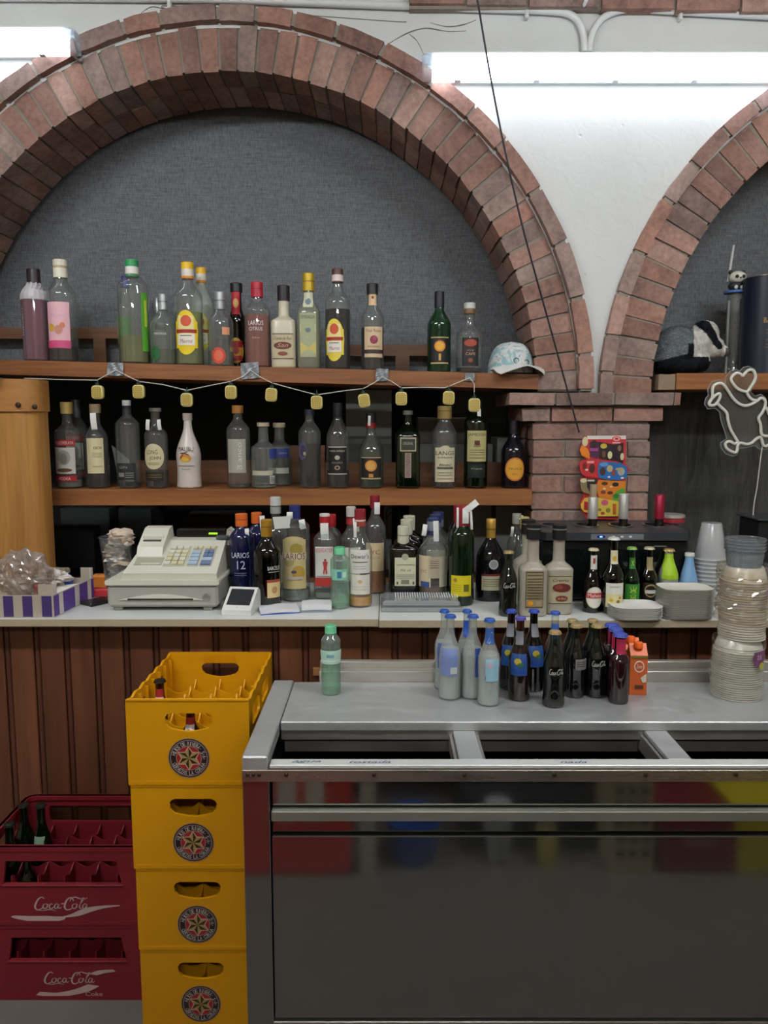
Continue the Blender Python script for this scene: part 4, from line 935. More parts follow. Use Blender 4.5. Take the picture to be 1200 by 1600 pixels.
Lw('gin_bottle', 'squat clear gin bottle with blue band, right one of the pair', 437, 39, 661, .6, .72, .42, Y=2.95, glass=g_pale, cap=(.07, [(1, k_('a0947c', .5))]),
   labels=[dict(z=(.45, .6), w=1.8, c='34407c', it=[('t', 'GIN', .4, 0, .7, .4, '9aa0b8')]), dict(z=(.2, .29), w=1.8, c='c4c4b4')])
Lw('gin_bottle', 'squat clear gin bottle with pale band, left one of the pair', 412, 39, 660, .6, .72, .42, glass=g_pale, liq=(.04, L_('c8ccc0')), cap=(.06, [(1, k_('b9a98c', .5)), (.25, k_('6a6a64'))]),
   labels=[dict(z=(.2, .27), w=1.8, c='bdb9a4'), dict(z=(.07, .19), w=.5, yaw=50, c='c9ccc4', n='barcode', it=lines(-.8, .8, (.6, .3, 0, -.3, -.6), '555555', .12)), dict(z=(.45, .6), w=.8, yaw=60, c='3a468a')])
Lw('spirit_bottle', 'dark liquid filled bottle with curved silver label, middle of the lower shelf', 484, 35, 640, .7, .87, .38, glass=g_clear, liq=(.56, L_('0d0e14', .5, .04)), cap=(.07, [(1, k_('23243a'))]),
   labels=[dict(z=(.36, .6), w=1.0, yaw=-35, s='o', c='55506c', it=[('o', .3, .0, 1.2, 1.2, '3a3850'), ('o', .5, -.3, .5, .4, 'b0a868')])])
Lw('rum_bottle', 'conical shouldered rum bottle with black oval label, lower shelf', 528, 36, 630, .58, .86, .36, glass=g_clear, liq=(.2, L_('34161a')), cap=(.16, [(1, k_('1f1f28'))]),
   labels=[dict(z=(.16, .5), w=1.7, c='1d1b1d', it=[('r', 0, .93, 2, .08, 'b9b3a0'), ('t', 'RON AÑEJO', 0, .65, 1.6, .18, 'c9c2a8'), ('o', 0, .2, .5, .3, 'b9b3a0'), ('t', 'SOLERA', 0, -.15, 1.1, .12, 'a9a28c'), ('o', 0, -.5, .5, .3, 'c9a684'), ('o', 0, -.5, .3, .18, '1d1b1d'), ('r', 0, -.93, 2, .08, 'b9b3a0')])])
Lw('herbal_liqueur_bottle', 'clear bottle with red collar, orange sun emblem and green liquid', 580, 39, 645, .46, .76, .36, glass=G('b9c2b4', .04, .08, .5), liq=(.12, L_('0f5a34')), cap=(.2, [(.5, k_('8a1c22')), (1, k_('17181c'))]), tags=[(-.15, .83, .2, .13, 2)],
   labels=[dict(z=(.12, .42), w=1.7, c='201f22', it=[('r', 0, -.92, 2, .12, 'b9a478'), ('r', 0, .93, 2, .08, 'b9a478'), ('o', 0, .22, 1.1, 1.0, 'c98838'), ('o', 0, .22, .8, .75, 'd8a452'), ('r', 0, -.65, .4, .3, 'c98838')])])
Lw('gin_bottle', 'square green gin bottle with narrow vertical label', 637, 38, 642, .67, .84, .34, sq=5, glass=g_dkgreen, liq=(.1, L_('0d3018')), cap=(.05, [(1, k_('6a6a5c'))]),
   labels=[dict(z=(.48, .66), w=1.3, c='a8a484', it=[('r', 0, 0, 1.7, 1.6, '33392e'), ('t', 'ORIGINAL', 0, .15, 1.2, .4, 'b5b08c')]), dict(z=(.14, .46), w=.5, c='9a8478', n='strip_label', it=[('v', 'GIN LONDON', 0, 0, 1.2, 1.8, '3c3c38')])])
Lw('whisky_bottle', 'pale whisky bottle with arched cream label and gold cap', 694, 38, 635, .66, .84, .5, glass=g_clear, liq=(.12, L_('6a4a34')), cap=(.15, [(1, k_('a48a54', .4, .3)), (.1, k_('6a5630')), (.6, k_('b09860', .4, .3))]),
   labels=[dict(z=(.08, .5), w=1.75, c='cfc8a8', it=[('o', 0, .95, .9, .35, 'cfc8a8'), ('t', 'LANGS', 0, .68, 1.8, .24, '38403c'), ('t', 'SUPREME', 0, .42, 1.4, .1, '6a6a58'), ('i', 'Blended', 0, .0, 1.1, .14, '4a4c44'), ('r', 0, -.18, 1.5, .12, '5a5c50')] + lines(-.7, .7, (-.45, -.6, -.8), '8a8670'))])
Lw('whiskey_bottle', 'green whiskey bottle with cream label, below the last lantern', 743, 37, 622, .72, .86, .42, glass=g_dkgreen, liq=(.3, L_('0b2418')), cap=(.22, [(1, k_('16261c'))]), tags=[(.15, .88, .3, .18, 178)],
   labels=[dict(z=(.3, .64), w=1.75, c='b9b27c', it=[('t', 'JAMESON', 0, .72, 1.8, .26, '2c3428'), ('r', 0, .22, .5, .3, '6a2c2a'), ('o', 0, .0, .7, .14, '8a7a50')] + lines(-.7, .7, (-.25, -.4, -.55, -.75), '6a6a4c')), dict(z=(.12, .27), w=1.6, c='17201c', it=[('i', 'Triple', 0, .3, 1.2, .3, '9aa08c')])])
Lw('triple_sec_bottle', 'dark brown bottle with round orange label, last on the lower shelf', 802, 38, 657, .52, .8, .34, glass=M('121018', .15, spec=.5), cap=(.2, [(1, k_('1a181c')), (.2, k_('2a282c')), (1, k_('17151a'))]),
   labels=[dict(z=(.11, .46), w=1.7, s='o', c='c8702c', it=[('o', 0, 0, 1.75, 1.75, 'dda33c'), ('t', 'TRIPLE', 0, .02, 1.3, .18, '6a4a10'), ('t', 'SEC', 0, -.4, .6, .16, 'a8561c')])])

# ---- counter
def Cn(name, label, cx, w, yt, by, s0, s1, rn, grp=CG, **k):
    return bottle(name, label, 'bottle', grp, cx, w, yt, Yof(by, ZC), ZC+.0006, s0, s1, rn, **k)
Cn('gin_bottle', 'blue gin bottle with orange cap, hidden right of its twin', 402, 34, 801, 922, .72, .86, .42, glass=g_blue, liq=(.66, L_('141c5a')), cap=(.13, [(1, k_('d8682a'))]), tags=[(.6, .97, .45, .22, 176)])
Cn('gin_bottle', 'blue gin bottle with orange cap and white number twelve, beside the register', 379, 39, 803, 935, .72, .86, .42, glass=g_blue, liq=(.68, L_('141c5a')), cap=(.14, [(1, k_('d8682a')), (.1, k_('8a3a18')), (.8, k_('d8682a'))]), tags=[(.5, .84, .3, .1, 176)],
   labels=[dict(z=(.28, .6), w=1.6, n='print', it=[('t', 'LARIOS', 0, .6, 1.8, .4, 'dfe2ec'), ('t', '12', .1, -.1, .8, .6, 'ccd0e0')] + lines(-.6, .6, (-.7, -.85), '9aa0c8'))])
Cn('rum_bottle', 'white rum bottle with red round emblem behind the dark rum', 432, 36, 777, 922, .6, .78, .4, glass=g_clear, cap=(.17, [(.8, k_('b4b6b4', .35, .3)), (.15, k_('6a6a6a')), (1, k_('c9cac6', .35))]),
   labels=[dict(z=(.46, .62), w=.9, yaw=-35, s='o', c='a82a30'), dict(z=(.1, .4), w=1.7, c='d4d4d0', it=[('t', 'RUM', 0, .3, 1.2, .4, '303030')])])
Cn('rum_bottle', 'almost black rum bottle with gold cap turned to the right', 418, 42, 812, 946, .62, .8, .36, glass=G('1a1210', .05, .05, .3), liq=(.6, L_('0c0808')), cap=(.19, [(1, k_('c09030', .35, .4)), (.1, k_('7a5a20')), (.7, k_('c09030', .35, .4))]),
   labels=[dict(z=(.34, .56), w=1.1, yaw=38, n='print', it=[('t', 'BARCELO', 0, .1, 1.8, .4, 'e6e4de'), ('r', 0, -.3, 1.6, .08, 'b0a890')]), dict(z=(.12, .3), w=1.1, yaw=38, c='dcc28c', it=[('o', 0, 0, .8, .9, 'b08a50'), ('r', 0, 1.15, 2, .35, 'a04a34')])])
Cn('gin_bottle', 'large clear gin bottle with blue cap and gold arched label', 462, 45, 790, 936, .78, .88, .33, glass=g_clear, liq=(.12, L_('c9ccc4')), cap=(.14, [(1, k_('26306c')), (.1, k_('141a40')), (.8, k_('26306c'))]), tags=[(-.3, .94, .4, .07, 180), (.5, .86, .4, .1, 170)],
   labels=[dict(z=(.14, .66), w=1.75, c='c9b984', it=[('o', 0, .86, 1.96, .55, 'c9b984'), ('o', .2, .6, 1.0, .5, 'b09a4c'), ('o', -.4, .2, .9, .6, 'a8a06a'), ('o', .35, -.35, 1.0, .6, 'b5923c'), ('r', 0, .33, 2, .3, 'd0c4a0'), ('t', 'LARIOS', 0, .33, 1.75, .27, '6c2c4c'), ('o', 0, -.3, .4, .12, '4a4470'), ('r', 0, -.55, 1.4, .12, 'b9b09c')])])
Cn('gin_bottle', 'second red capped gin bottle behind the one with the guardsman label', 518, 32, 804, 918, .72, .85, .4, sq=4, glass=g_clear, cap=(.16, [(1, k_('b0242c'))]))
Cn('gin_bottle', 'clear gin bottle with red cap and a small red guardsman on the label', 508, 35, 803, 933, .7, .82, .4, sq=4, glass=g_clear, liq=(.08, L_('c9ccc4')), cap=(.16, [(1, k_('b0242c')), (.1, k_('8a1c22')), (.25, k_('d8d4cc'))]), tags=[(.0, .9, .7, .2, 178)],
   labels=[dict(z=(.16, .63), w=1.7, c='dcdbd2', it=[('t', 'BEEFEATER', 0, .82, 1.8, .2, 'b03034'), ('o', .1, .32, .24, .14, 'a83a34'), ('p', [(-.15,.25),(.35,.25),(.25,-.05),(.3,-.35),(.15,-.4),(.1,-.15),(.0,-.4),(-.12,-.35),(-.05,-.05)], 'b04038'), ('r', 0, -.78, 2, .44, 'c23a34'), ('r', 0, -.5, 1.5, .03, '7a7a74')])])
Cn('whisky_bottle', 'whisky bottle with white topped red cap behind the cream labelled one', 549, 36, 792, 926, .6, .78, .36, glass=g_clear, cap=(.2, [(.6, k_('a83034')), (.2, k_('6a2024')), (1, k_('c9c5bc'))]), tags=[(.4, .88, .5, .16, 176)], labels=[dict(z=(.16, .55), w=1.7, c='d9d6c8')])
Cn('whisky_bottle', 'tall whisky bottle with dark red cap and big cream and red label', 586, 34, 775, 925, .66, .82, .38, glass=g_clear, liq=(.34, L_('c87420', .7, .6)), cap=(.12, [(1, k_('8a1c2c')), (.1, k_('4a1018')), (.8, k_('8a1c2c'))]), tags=[(.2, .94, .5, .12, 180)],
   labels=[dict(z=(.24, .53), w=1.8, c='d6c298', it=[('t', 'DYC', -.2, .35, 1.4, .3, 'a8382c'), ('p', [(-1,-.4),(1,-.0),(1,-1),(-1,-1)], 'a04430')] + lines(-.7, .5, (.0, -.1), '9a8a6a'))])
Cn('water_bottle', 'pale green plastic water bottle with green cap on the counter', 531, 30, 855, 949, .78, .9, .5, glass=g_pet, liq=(.4, L_('e2f8ea', .9, .08)), cap=(.11, [(1, k_('7fdca8')), (.1, k_('5cb888'))]), grp='green plastic water bottles', pinch=(.3, .62, .05),
   labels=[dict(z=(.48, .66), w=1.75, c='8fd0b4', it=[('r', 0, 0, .5, 1.2, '4a7aa0'), ('r', .6, 0, .4, 1.0, 'd2eee2')])])
Cn('whisky_bottle', 'whisky bottle with white label and amber dregs beside the water bottle', 563, 37, 796, 946, .56, .78, .4, glass=g_clear, liq=(.11, L_('e8a010', .8, .7)), cap=(.17, [(.5, k_('a04438')), (.15, k_('d8d4cc')), (1, k_('8c2430'))]), tags=[(-.4, .88, .25, .16, 180)],
   labels=[dict(z=(.36, .6), w=1.8, c='dedcd4', it=[('t', "Dewar's", 0, .45, 1.7, .4, '3a3034'), ('r', 0, -.05, 1.4, .1, '8a7a68')] + lines(-.6, .6, (-.4, -.6), '9a948a')), dict(z=(.14, .345), w=1.8, c='dad6c8', it=[('o', 0, .3, .4, .4, 'c9b07c')] + lines(-.7, .7, (-.2, -.5), 'a8a294'))])
for i, (cx, yt, by) in enumerate(((639, 806, 915), (635, 812, 925))):
    Cn('black_liquor_bottle', ['dark square bottle with cream cap, rearmost of the row of three', 'dark square bottle with cream cap, middle of the row of three'][i], cx, 44, yt, by, .68, .8, .36, sq=4.5, ay=.75, glass=g_dkbrown, liq=(.6, L_('0c0a0a')), cap=(.2, [(1, k_('cfcbb4'))]))
Cn('black_liquor_bottle', 'dark square bottle with cream cap and cream back label, front of the row of three', 630, 45, 822, 937, .7, .8, .34, sq=4.5, ay=.75, glass=g_dkbrown, liq=(.62, L_('0a0a0c')), cap=(.27, [(1, k_('cfcbb4')), (.1, k_('8a8a70')), (.8, k_('cfcbb4'))]),
   labels=[dict(z=(.22, .6), w=1.5, yaw=6, c='cfcdae', it=[('o', 0, 1.05, .6, .45, 'a8a890'), ('t', '70 cl', 0, .1, .9, .16, '3c3c34'), ('r', 0, -.72, .7, .3, '7a7a6c'), ('r', -.7, -.8, .16, .2, '4a4a44'), ('r', .7, -.8, .16, .2, '4a4a44')] + lines(-.8, .8, (.5, -.2, -.32, -.44), '8a8a74'))])
for i, (cx, yt, by) in enumerate(((684, 800, 912), (680, 804, 922))):
    Cn('whisky_bottle', ['blue capped whisky bottle, rearmost of the row of three', 'blue capped whisky bottle, middle of the row of three'][i], cx, 42, yt, by, .62, .78, .36, glass=g_clear, liq=(.2, L_('5a3422')), cap=(.2, [(1, k_('8a929c', .35, .4)), (1, k_('2c3a64'))]), labels=[dict(z=(.2, .56), w=1.5, c='c4bca4')])
Cn('whisky_bottle', 'blue capped whisky bottle with split cream label, front of the row of three', 676, 46, 810, 937, .6, .78, .34, glass=g_clear, liq=(.18, L_('8a5a3c', .7, .5)), cap=(.2, [(.5, k_('2c3a64')), (1, k_('9aa2ac', .35, .4)), (.3, k_('2c3a64'))]), tags=[(-.65, .8, .3, .14, 8), (.15, .98, .35, .25, 178)],
   labels=[dict(z=(.19, .57), w=1.0, yaw=-40, c='d2c2a0', it=[('t', 'DYC', 0, 0, 1.0, .2, 'a83a2c'), ('r', .2, -.82, 1.3, .34, '34508c')]), dict(z=(.19, .56), w=.8, yaw=45, c='b9b59a'), dict(z=(.3, .56), w=.8, yaw=2, c='b0a48c', it=lines(-.7, .7, (.6, .4, .2, 0), '6a5a48', .06))])
Cn('whisky_bottle', 'green whisky bottle with red cap behind the one with the yellow label', 716, 32, 790, 925, .7, .86, .45, glass=g_dkgreen, cap=(.18, [(1, k_('8a2028'))]))
Cn('whisky_bottle', 'large green whisky bottle with red cap, yellow back label and flying paper strip', 721, 39, 790, 943, .7, .82, .5, glass=G('2c7a3c', .05, .05, .35), liq=(.1, L_('0f3018')), cap=(.2, [(1, k_('9a2830'))]), tags=[(-.42, .99, .18, .2, 180), (.2, .97, .5, .14, 180), (.1, .95, .5, .16, 52), (.6, .97, .18, .2, 176)],
   labels=[dict(z=(.1, .31), w=1.75, yaw=-8, c='d8c820', it=[('o', -.5, .55, .35, .4, 'b07a20'), ('r', .5, -.2, .5, .7, '6a6a20')] + lines(-.8, .1, (.1, -.1, -.3, -.5), '8a8420'))])
Cn('cream_liqueur_bottle', 'broad black bottle with gold cap and small silver medallion', 766, 45, 811, 937, .5, .82, .28, ay=.7, glass=g_black, cap=(.23, [(.9, k_('c09a40', .35, .4)), (.15, k_('7a6224')), (1, k_('c8a048', .35, .4))]),
   labels=[dict(z=(.4, .52), w=.65, s='o', yaw=8, c='a9a9a8', n='medallion', it=[('o', 0, 0, 1.5, 1.5, '8a8a8c')]), dict(z=(.14, .32), w=1.4, c='b9b294', it=[('r', 0, 1.1, 2, .3, '6a2428')] + lines(-.8, .8, (.5, .2, -.1, -.4), '6a6650', .1))])
COLA = G('7a5a48', .03, .04, .5); g_cola = L_('140806', .5, .01)
def cola(fn, label, cx, w, yt, by, zb, grp, lid='b8a070', logo=True, liq=.82, cap=True):
    Y = Yof(by, zb)
    return bottle('cola_bottle', label, 'bottle', grp, cx, w, yt, Y, zb+.0006, .5, .84, .42, glass=G('8fa89a', .03, .012, .5), liq=(liq, g_cola), crown=M(lid, .35, .5), pinch=(.1, .42, .1),
                  labels=[dict(z=(.42, .56), w=1.5, n='print', it=[('script', 0, 0, 1.7, 1.2, 'c9c5bf')])] if logo else [dict(z=(.4, .55), w=1.3, yaw=25, n='print', c='83807c', it=lines(-.8, .8, (.5, .1, -.3), '333333', .12))])
cola(0, 'glass cola bottle on the counter in front of the cream liqueurs', 794, 29, 861, 961, ZC, BG)
Cn('gin_bottle', 'clear bottle with pale neck and torn strip, behind the cream liqueurs', 806, 30, 803, 928, .6, .8, .4, glass=g_clear, cap=(.12, [(1, k_('8a8a7c'))]), tags=[(.3, .97, .5, .12, 130), (-.5, .85, .3, .12, 186)])
Cn('gin_bottle', 'clear bottle with gold cap, left of the cream liqueurs', 818, 30, 808, 936, .6, .8, .4, glass=g_clear, cap=(.14, [(1, k_('a8985c'))]))
crl = lambda back: ([dict(z=(.1, .5), w=1.3, c='5a4c38', it=[('r', 0, 0, 1.8, 1.85, '9a8c6a'), ('o', -.4, -.75, .6, .28, 'd8921c'), ('r', .45, -.75, .5, .25, 'a89a78')] + lines(-.8, .8, (.8, .6, .45, .3, .15, 0, -.15, -.3, -.45), '55503c', .05))] if back else
       [dict(z=(.12, .45), w=1.85, c='b0a888', it=[('r', 0, .93, 2, .05, '2a241c'), ('r', 0, -.93, 2, .05, '2a241c'), ('i', 'Crema', 0, .68, 1.2, .22, '5a3a28'), ('o', .1, .15, 1.4, .6, '6a2a24'), ('o', -.1, .2, .6, .3, '8a4438'), ('o', .1, -.58, .9, .4, '7a3a30'), ('i', 'de Ron', .1, -.58, .6, .14, 'c9b79a')])])
for cx, yt, by, bk, lab in ((824, 812, 945, True, 'speckled cream liqueur bottle with black cap, rearmost of three'), (832, 819, 960, True, 'speckled cream liqueur bottle with gold bordered back label, beside the cola'), (872, 820, 957, False, 'speckled cream liqueur bottle with dark red oval label')):
    Cn('cream_liqueur_bottle', lab, cx, 43, yt, by, .5, .6, .44, sq=4, ay=.8, glass=M('a39c8c', .35, vary=.22, scale=420), cap=(.16, [(1, k_('17171a')), (.1, k_('8a8a84')), (.4, k_('17171a'))]), labels=crl(bk))
beer = lambda c: dict(grp=BG, crown=M(c, .35, .4))
Cn('beer_bottle', 'brown beer bottle with round white and red label', 926, 30, 857, 955, .42, .72, .4, glass=g_dkbrown, liq=(.6, L_('120a06')), **beer('d6c9a0'),
   labels=[dict(z=(.08, .42), w=1.8, s='o', c='cfc8a8', it=[('o', 0, 0, 1.8, 1.8, 'e2ddd0'), ('r', 0, .18, 1.9, .5, 'b8302c'), ('t', 'Mahou', 0, .2, 1.5, .35, 'eeeae0')]), dict(z=(.68, .9), w=1.8, c='d6d3c8', it=[('r', 0, .2, .6, .8, '9a3a2c')])])
Cn('beer_bottle', 'large brown beer bottle with white cap and floral label', 957, 34, 840, 957, .46, .72, .4, glass=g_dkbrown, liq=(.6, L_('140c06')), **beer('e2e2da'),
   labels=[dict(z=(.1, .42), w=1.7, c='d6cf9a', it=[('r', 0, .55, 2, .9, 'dedccf'), ('t', 'SHANDY', 0, .7, 1.2, .16, '6a6a5c'), ('o', -.4, -.4, .4, .25, 'c9a020'), ('o', .3, -.5, .4, .25, '7a6a20'), ('o', .5, -.2, .3, .2, 'c97a20')]), dict(z=(.66, .84), w=1.8, c='d8d0b0', it=[('o', 0, -.2, 1.0, .8, 'd0a840')])])
Cn('beer_bottle', 'green beer bottle with sunburst label', 986, 27, 855, 950, .45, .72, .42, glass=G('2a6a38', .04, .06, .4), liq=(.6, L_('14361c')), **beer('9ac86a'),
   labels=[dict(z=(.1, .42), w=1.8, c='3c8a34', it=[('p', star(12, .9, .35), 'b8cf3a'), ('o', 0, 0, .6, .5, '5ca83c')]), dict(z=(.66, .84), w=1.7, c='2f7a34', it=[('t', 'X', 0, 0, .8, 1.0, 'd2d840')])])
Cn('beer_bottle', 'dark beer bottle with black and gold label', 1013, 28, 855, 946, .45, .72, .42, glass=g_dkbrown, liq=(.6, L_('0e0806')), **beer('d0c8a8'),
   labels=[dict(z=(.08, .42), w=1.8, c='1c1a18', it=[('o', 0, .2, 1.5, 1.3, 'b09a5c'), ('o', 0, .2, 1.25, 1.05, '24221e'), ('r', 0, .1, 1.3, .35, 'd8d6cc')]), dict(z=(.62, .84), w=1.7, c='9a8a64')])
Cn('tonic_bottle', 'clear tonic bottle with lime green neck sleeve', 1044, 30, 858, 944, .5, .86, .42, glass=g_frost, liq=(.5, L_('b9c4bc')), **beer('c9b070'),
   labels=[dict(z=(.48, .92), w=2.9, c='a4cc28', n='sleeve')])
Cn('tiger_nut_drink_bottle', 'light blue bottle with white cap behind the foam plates', 1076, 30, 864, 944, .3, .92, .42, glass=M('7ea6d0', .35), cap=(.06, [(1, k_('cfcfc8'))]), grp=BG,
   labels=[dict(z=(.05, .5), w=1.6, yaw=15, it=[('o', 0, 0, 1.8, 1.4, 'd9e0ea'), ('t', 'CHU', .05, -.05, 1.3, .5, '24349a'), ('r', .1, -.6, 1.1, .2, 'd87a5c')])])

# ---- on the cooler
def Dk(name, label, cx, w, yt, by, s0, s1, rn, **k):
    return bottle(name, label, 'bottle', k.pop('grp', DG), cx, w, yt, Yof(by, ZD), ZD+.0006, s0, s1, rn, **k)
Dk('water_bottle', 'pale green plastic water bottle standing on the steel cooler', 517, 31, 977, 1082, .76, .9, .5, grp='green plastic water bottles', glass=g_pet, liq=(.68, L_('e2f8ea', .9, .06)), cap=(.11, [(1, k_('7fdca8')), (.1, k_('5cb888'))]), pinch=(.3, .6, .05),
   labels=[dict(z=(.46, .66), w=2.9, c='bfe4d0', it=[('r', 0, .2, .5, .5, '7aa8b8'), ('r', 0, -.5, 1.4, .2, 'e2f2ea')])])
blu = dict(crown=M('3a62b8', .35, .3))
lem = [('o', -.2, .1, 1.6, 1.6, '4a62a8'), ('r', .3, -.2, 1.2, .7, '98a8d0')]
for cx, w, yt, by, lab, lb in ((694, 31, 953, 1074, 'clear soda bottle with blue cap, rear left of the group', [dict(z=(.28, .6), w=1.6, c='5c6cae')]),
                            (729, 30, 953, 1076, 'clear soda bottle with blue neck label, rear right of the clear group', [dict(z=(.68, .88), w=2.2, c='2c56b0')]),
                            (703, 35, 961, 1089, 'clear soda bottle with torn blue and lilac label, front left', [dict(z=(.3, .62), w=1.75, yaw=-12, c='8090c4', it=[('p', [(-1,1),(-.2,1),(.3,-.2),(-.6,-1),(-1,-.6)], '5a6cb8'), ('r', .55, -.6, .7, .5, 'c9ccc8')])]),
                            (738, 35, 961, 1088, 'clear soda bottle with narrow blue side label', [dict(z=(.28, .62), w=.7, yaw=28, c='3a58a8', it=[('v', 'SODA', 0, 0, .8, 1.4, '90a0d0')])]),
                            (764, 35, 967, 1099, 'clear soda bottle with blue neck label and small photo label, frontmost', [dict(z=(.3, .56), w=1.3, yaw=12, c='9cc8dc', it=[('p', [(-1,-.9),(-1,-.5),(.3,.2),(1,.9),(1,.1),(0,-.7)], '2a6aa8'), ('o', -.4, .5, .7, .6, 'c8b4c0')]), dict(z=(.72, .9), w=2.4, c='3a62a8', it=[('p', [(-.5,-.8),(.3,.6),(.7,.2),(-.1,-.9)], 'd0dcec')])])):
    Dk('soda_bottle', lab, cx, w, yt, by, .5, .8, .38, glass=G('e6efea', .05, .2, .8), liq=(.6, L_('e2ece8', .9, .42)), labels=lb, pinch=(.1, .5, .04), **blu)
le2 = lambda yw: [dict(z=(.32, .58), w=1.6, yaw=yw, c='2a4f8e', it=[('o', -.1, .3, .8, .6, 'b8a83c'), ('o', .2, .0, .7, .4, '3c6a3c'), ('r', 0, -.6, 1.6, .4, '1c4a98')]), dict(z=(.68, .84), w=1.7, yaw=yw, c='7a7a80')]
for cx, yt, by, lab, yw in ((798, 953, 1075, 'dark tea bottle with blue label, rear left', -20), (833, 953, 1077, 'dark tea bottle with blue lemon label, rear right', 10)):
    Dk('iced_tea_bottle', lab, cx, 33, yt, by, .46, .8, .38, glass=g_dkbrown, liq=(.7, L_('1a0d08')), labels=le2(yw), crown=M('3a50b0', .35, .3))
Dk('iced_tea_bottle', 'brown tea bottle with blue lemon label, in front of its two companions', 812, 34, 964, 1091, .46, .8, .38, glass=G('8a5a44', .04, .05, .4), liq=(.66, L_('4a1e10', .7, .06)), labels=le2(-15), crown=M('5a58b8', .35, .3))
Dk('soda_bottle', 'blue capped bottle standing behind the front cola bottle', 866, 32, 956, 1078, .48, .8, .38, glass=g_clear, liq=(.5, L_('1a1412')), labels=[dict(z=(.68, .86), w=1.8, yaw=-10, c='3c64b0')], **blu)
cola(0, 'cola bottle behind the two cola pairs, left', 893, 31, 968, 1070, ZD, DG, logo=False)
cola(0, 'cola bottle behind the two cola pairs, right', 925, 31, 968, 1070, ZD, DG, logo=False)
cola(0, 'cola bottle with grey back label, left of the upright pair', 899, 33, 976, 1086, ZD, DG, logo=False)
cola(0, 'cola bottle with its script facing forward, right of the upright pair', 932, 34, 976, 1086, ZD, DG)
cola(0, 'cola bottle standing alone nearest the cooler edge', 866, 35, 986, 1101, ZD, DG)
for cx, yt, by, lab in ((955, 975, 1076, 'red soda bottle with blue cap, rearmost of three'), (961, 982, 1086, 'red soda bottle with blue cap, middle of three'), (968, 990, 1096, 'dark red soda bottle with blue cap, front of three')):
    Dk('red_soda_bottle', lab, cx, 31, yt, by, .6, .74, .55, glass=G('8a3a50', .04, .06, .5), liq=(.68, L_('4a0a20', .7, .1)), labels=[dict(z=(.72, .94), w=2.0, c='b02a4c', n='neck_label')], crown=M('4a5ab8', .35, .3))

# ---- orange juice cartons
for cx, yt, by, lab in ((986, 993, 1077, 'orange juice carton with orange screw cap, rear one'), (998, 1002, 1086, 'orange juice carton with round white badge, front one')):
    Y = Yof(by, ZD); s = dep(Y, ZD)/F; w = 26*s; h = zof(yt, Y)-ZD-.012; t = thing('juice_carton', lab, 'carton', (xof(cx, Y, ZD), Y+w/2, ZD+.0006), R(-7), 'juice cartons beside the bottles')
    mo = M('d8642a', .4, vary=.05); mb = MB(); a = w/2; hb = h*.86
    mb.add([(-a,-a,0),(a,-a,0),(a,a,0),(-a,a,0),(-a,-a,hb*.93),(a,-a,hb*.93),(a,a,hb),(-a,a,hb),(-a,a*.2,h),(a,a*.2,h)], [(3,2,1,0),(0,1,5,4),(1,2,6,9,5),(3,7,6,2),(0,4,8,7,3),(4,5,9,8),(7,8,9,6)], mo); mb.build('box', t)
    mb = MB(); P = lambda u, v, e: (u, -a-.0005-e, hb*.47+v)
    paint(mb, P, [('o', .05, .45, 1.2, .62, 'e8e0d0'), ('o', .05, .45, .95, .48, 'c9562a'), ('i', 'Zumo', .05, .46, .7, .2, 'eee6d6'), ('p', [(.2,-.15),(.9,.1),(.9,-.35),(.5,-.4)], 'e6dccb'), ('r', .1, -.62, 1.0, .2, '5a2c1c'), ('r', 0, .95, 1.9, .1, '6a7a30')], w, hb*.9); mb.build('print', t)
    mb = MB(); mb.lathe([(0, .0105), (.013, .0105), (.015, .009)], M('f0641c', .4), 20, c=(0, -a*.35, h*.925)); mb.build('screw_cap', t, True)

# ================================================================ WOODEN CABINET at the left
m_cab = wood('honey_veneer', '8f6030', 'b98646', 'z', .4, 6)
p = at(76, 860, 2.60); xr_ = p.x; zt = 1.751
t = thing('wooden_cabinet', 'honey coloured wooden cabinet with rounded corner standing on the counter, left edge', 'cabinet', (xr_-.3, 2.65, ZC+.0006)); hh = zt-ZC
def rc(x0, x1, y0, y1, r, n=8):
    return [(x0, y0)] + [(x1-r+r*sin(R(90*k/n)), y0+r-r*cos(R(90*k/n))) for k in range(n+1)] + [(x1, y1), (x0, y1)]
mb = MB(); mb.prism([rc(-.35, .3, -.10, .0, .07)], 0, hh-.105, m_cab, 'xy'); mb.build('body', t, True)
mb = MB(); mb.prism([rc(-.35, .306, -.108, .004, .074)], hh-.105, hh, wood('honey_band', '9a6a38', 'b07c42', 'x', .4, 6), 'xy'); mb.build('top_band', t, True)
mb = MB()
for px, py in ((28, 633), (66, 636)):
    q = at(px, py, 2.54); mb.lathe([(0, .009), (.004, .008), (.006, .004)], M('3a2c22', .5, .5), 14); n = 42
    for i in range(len(mb.v)-n, len(mb.v)): v = mb.v[i]; mb.v[i] = (q.x-(xr_-.3)+v[0]-(.03 if px > 50 else 0), (-.1085 if px < 50 else -.098)-v[2], q.z-ZC+v[1])
mb.build('screw_heads', t, True)

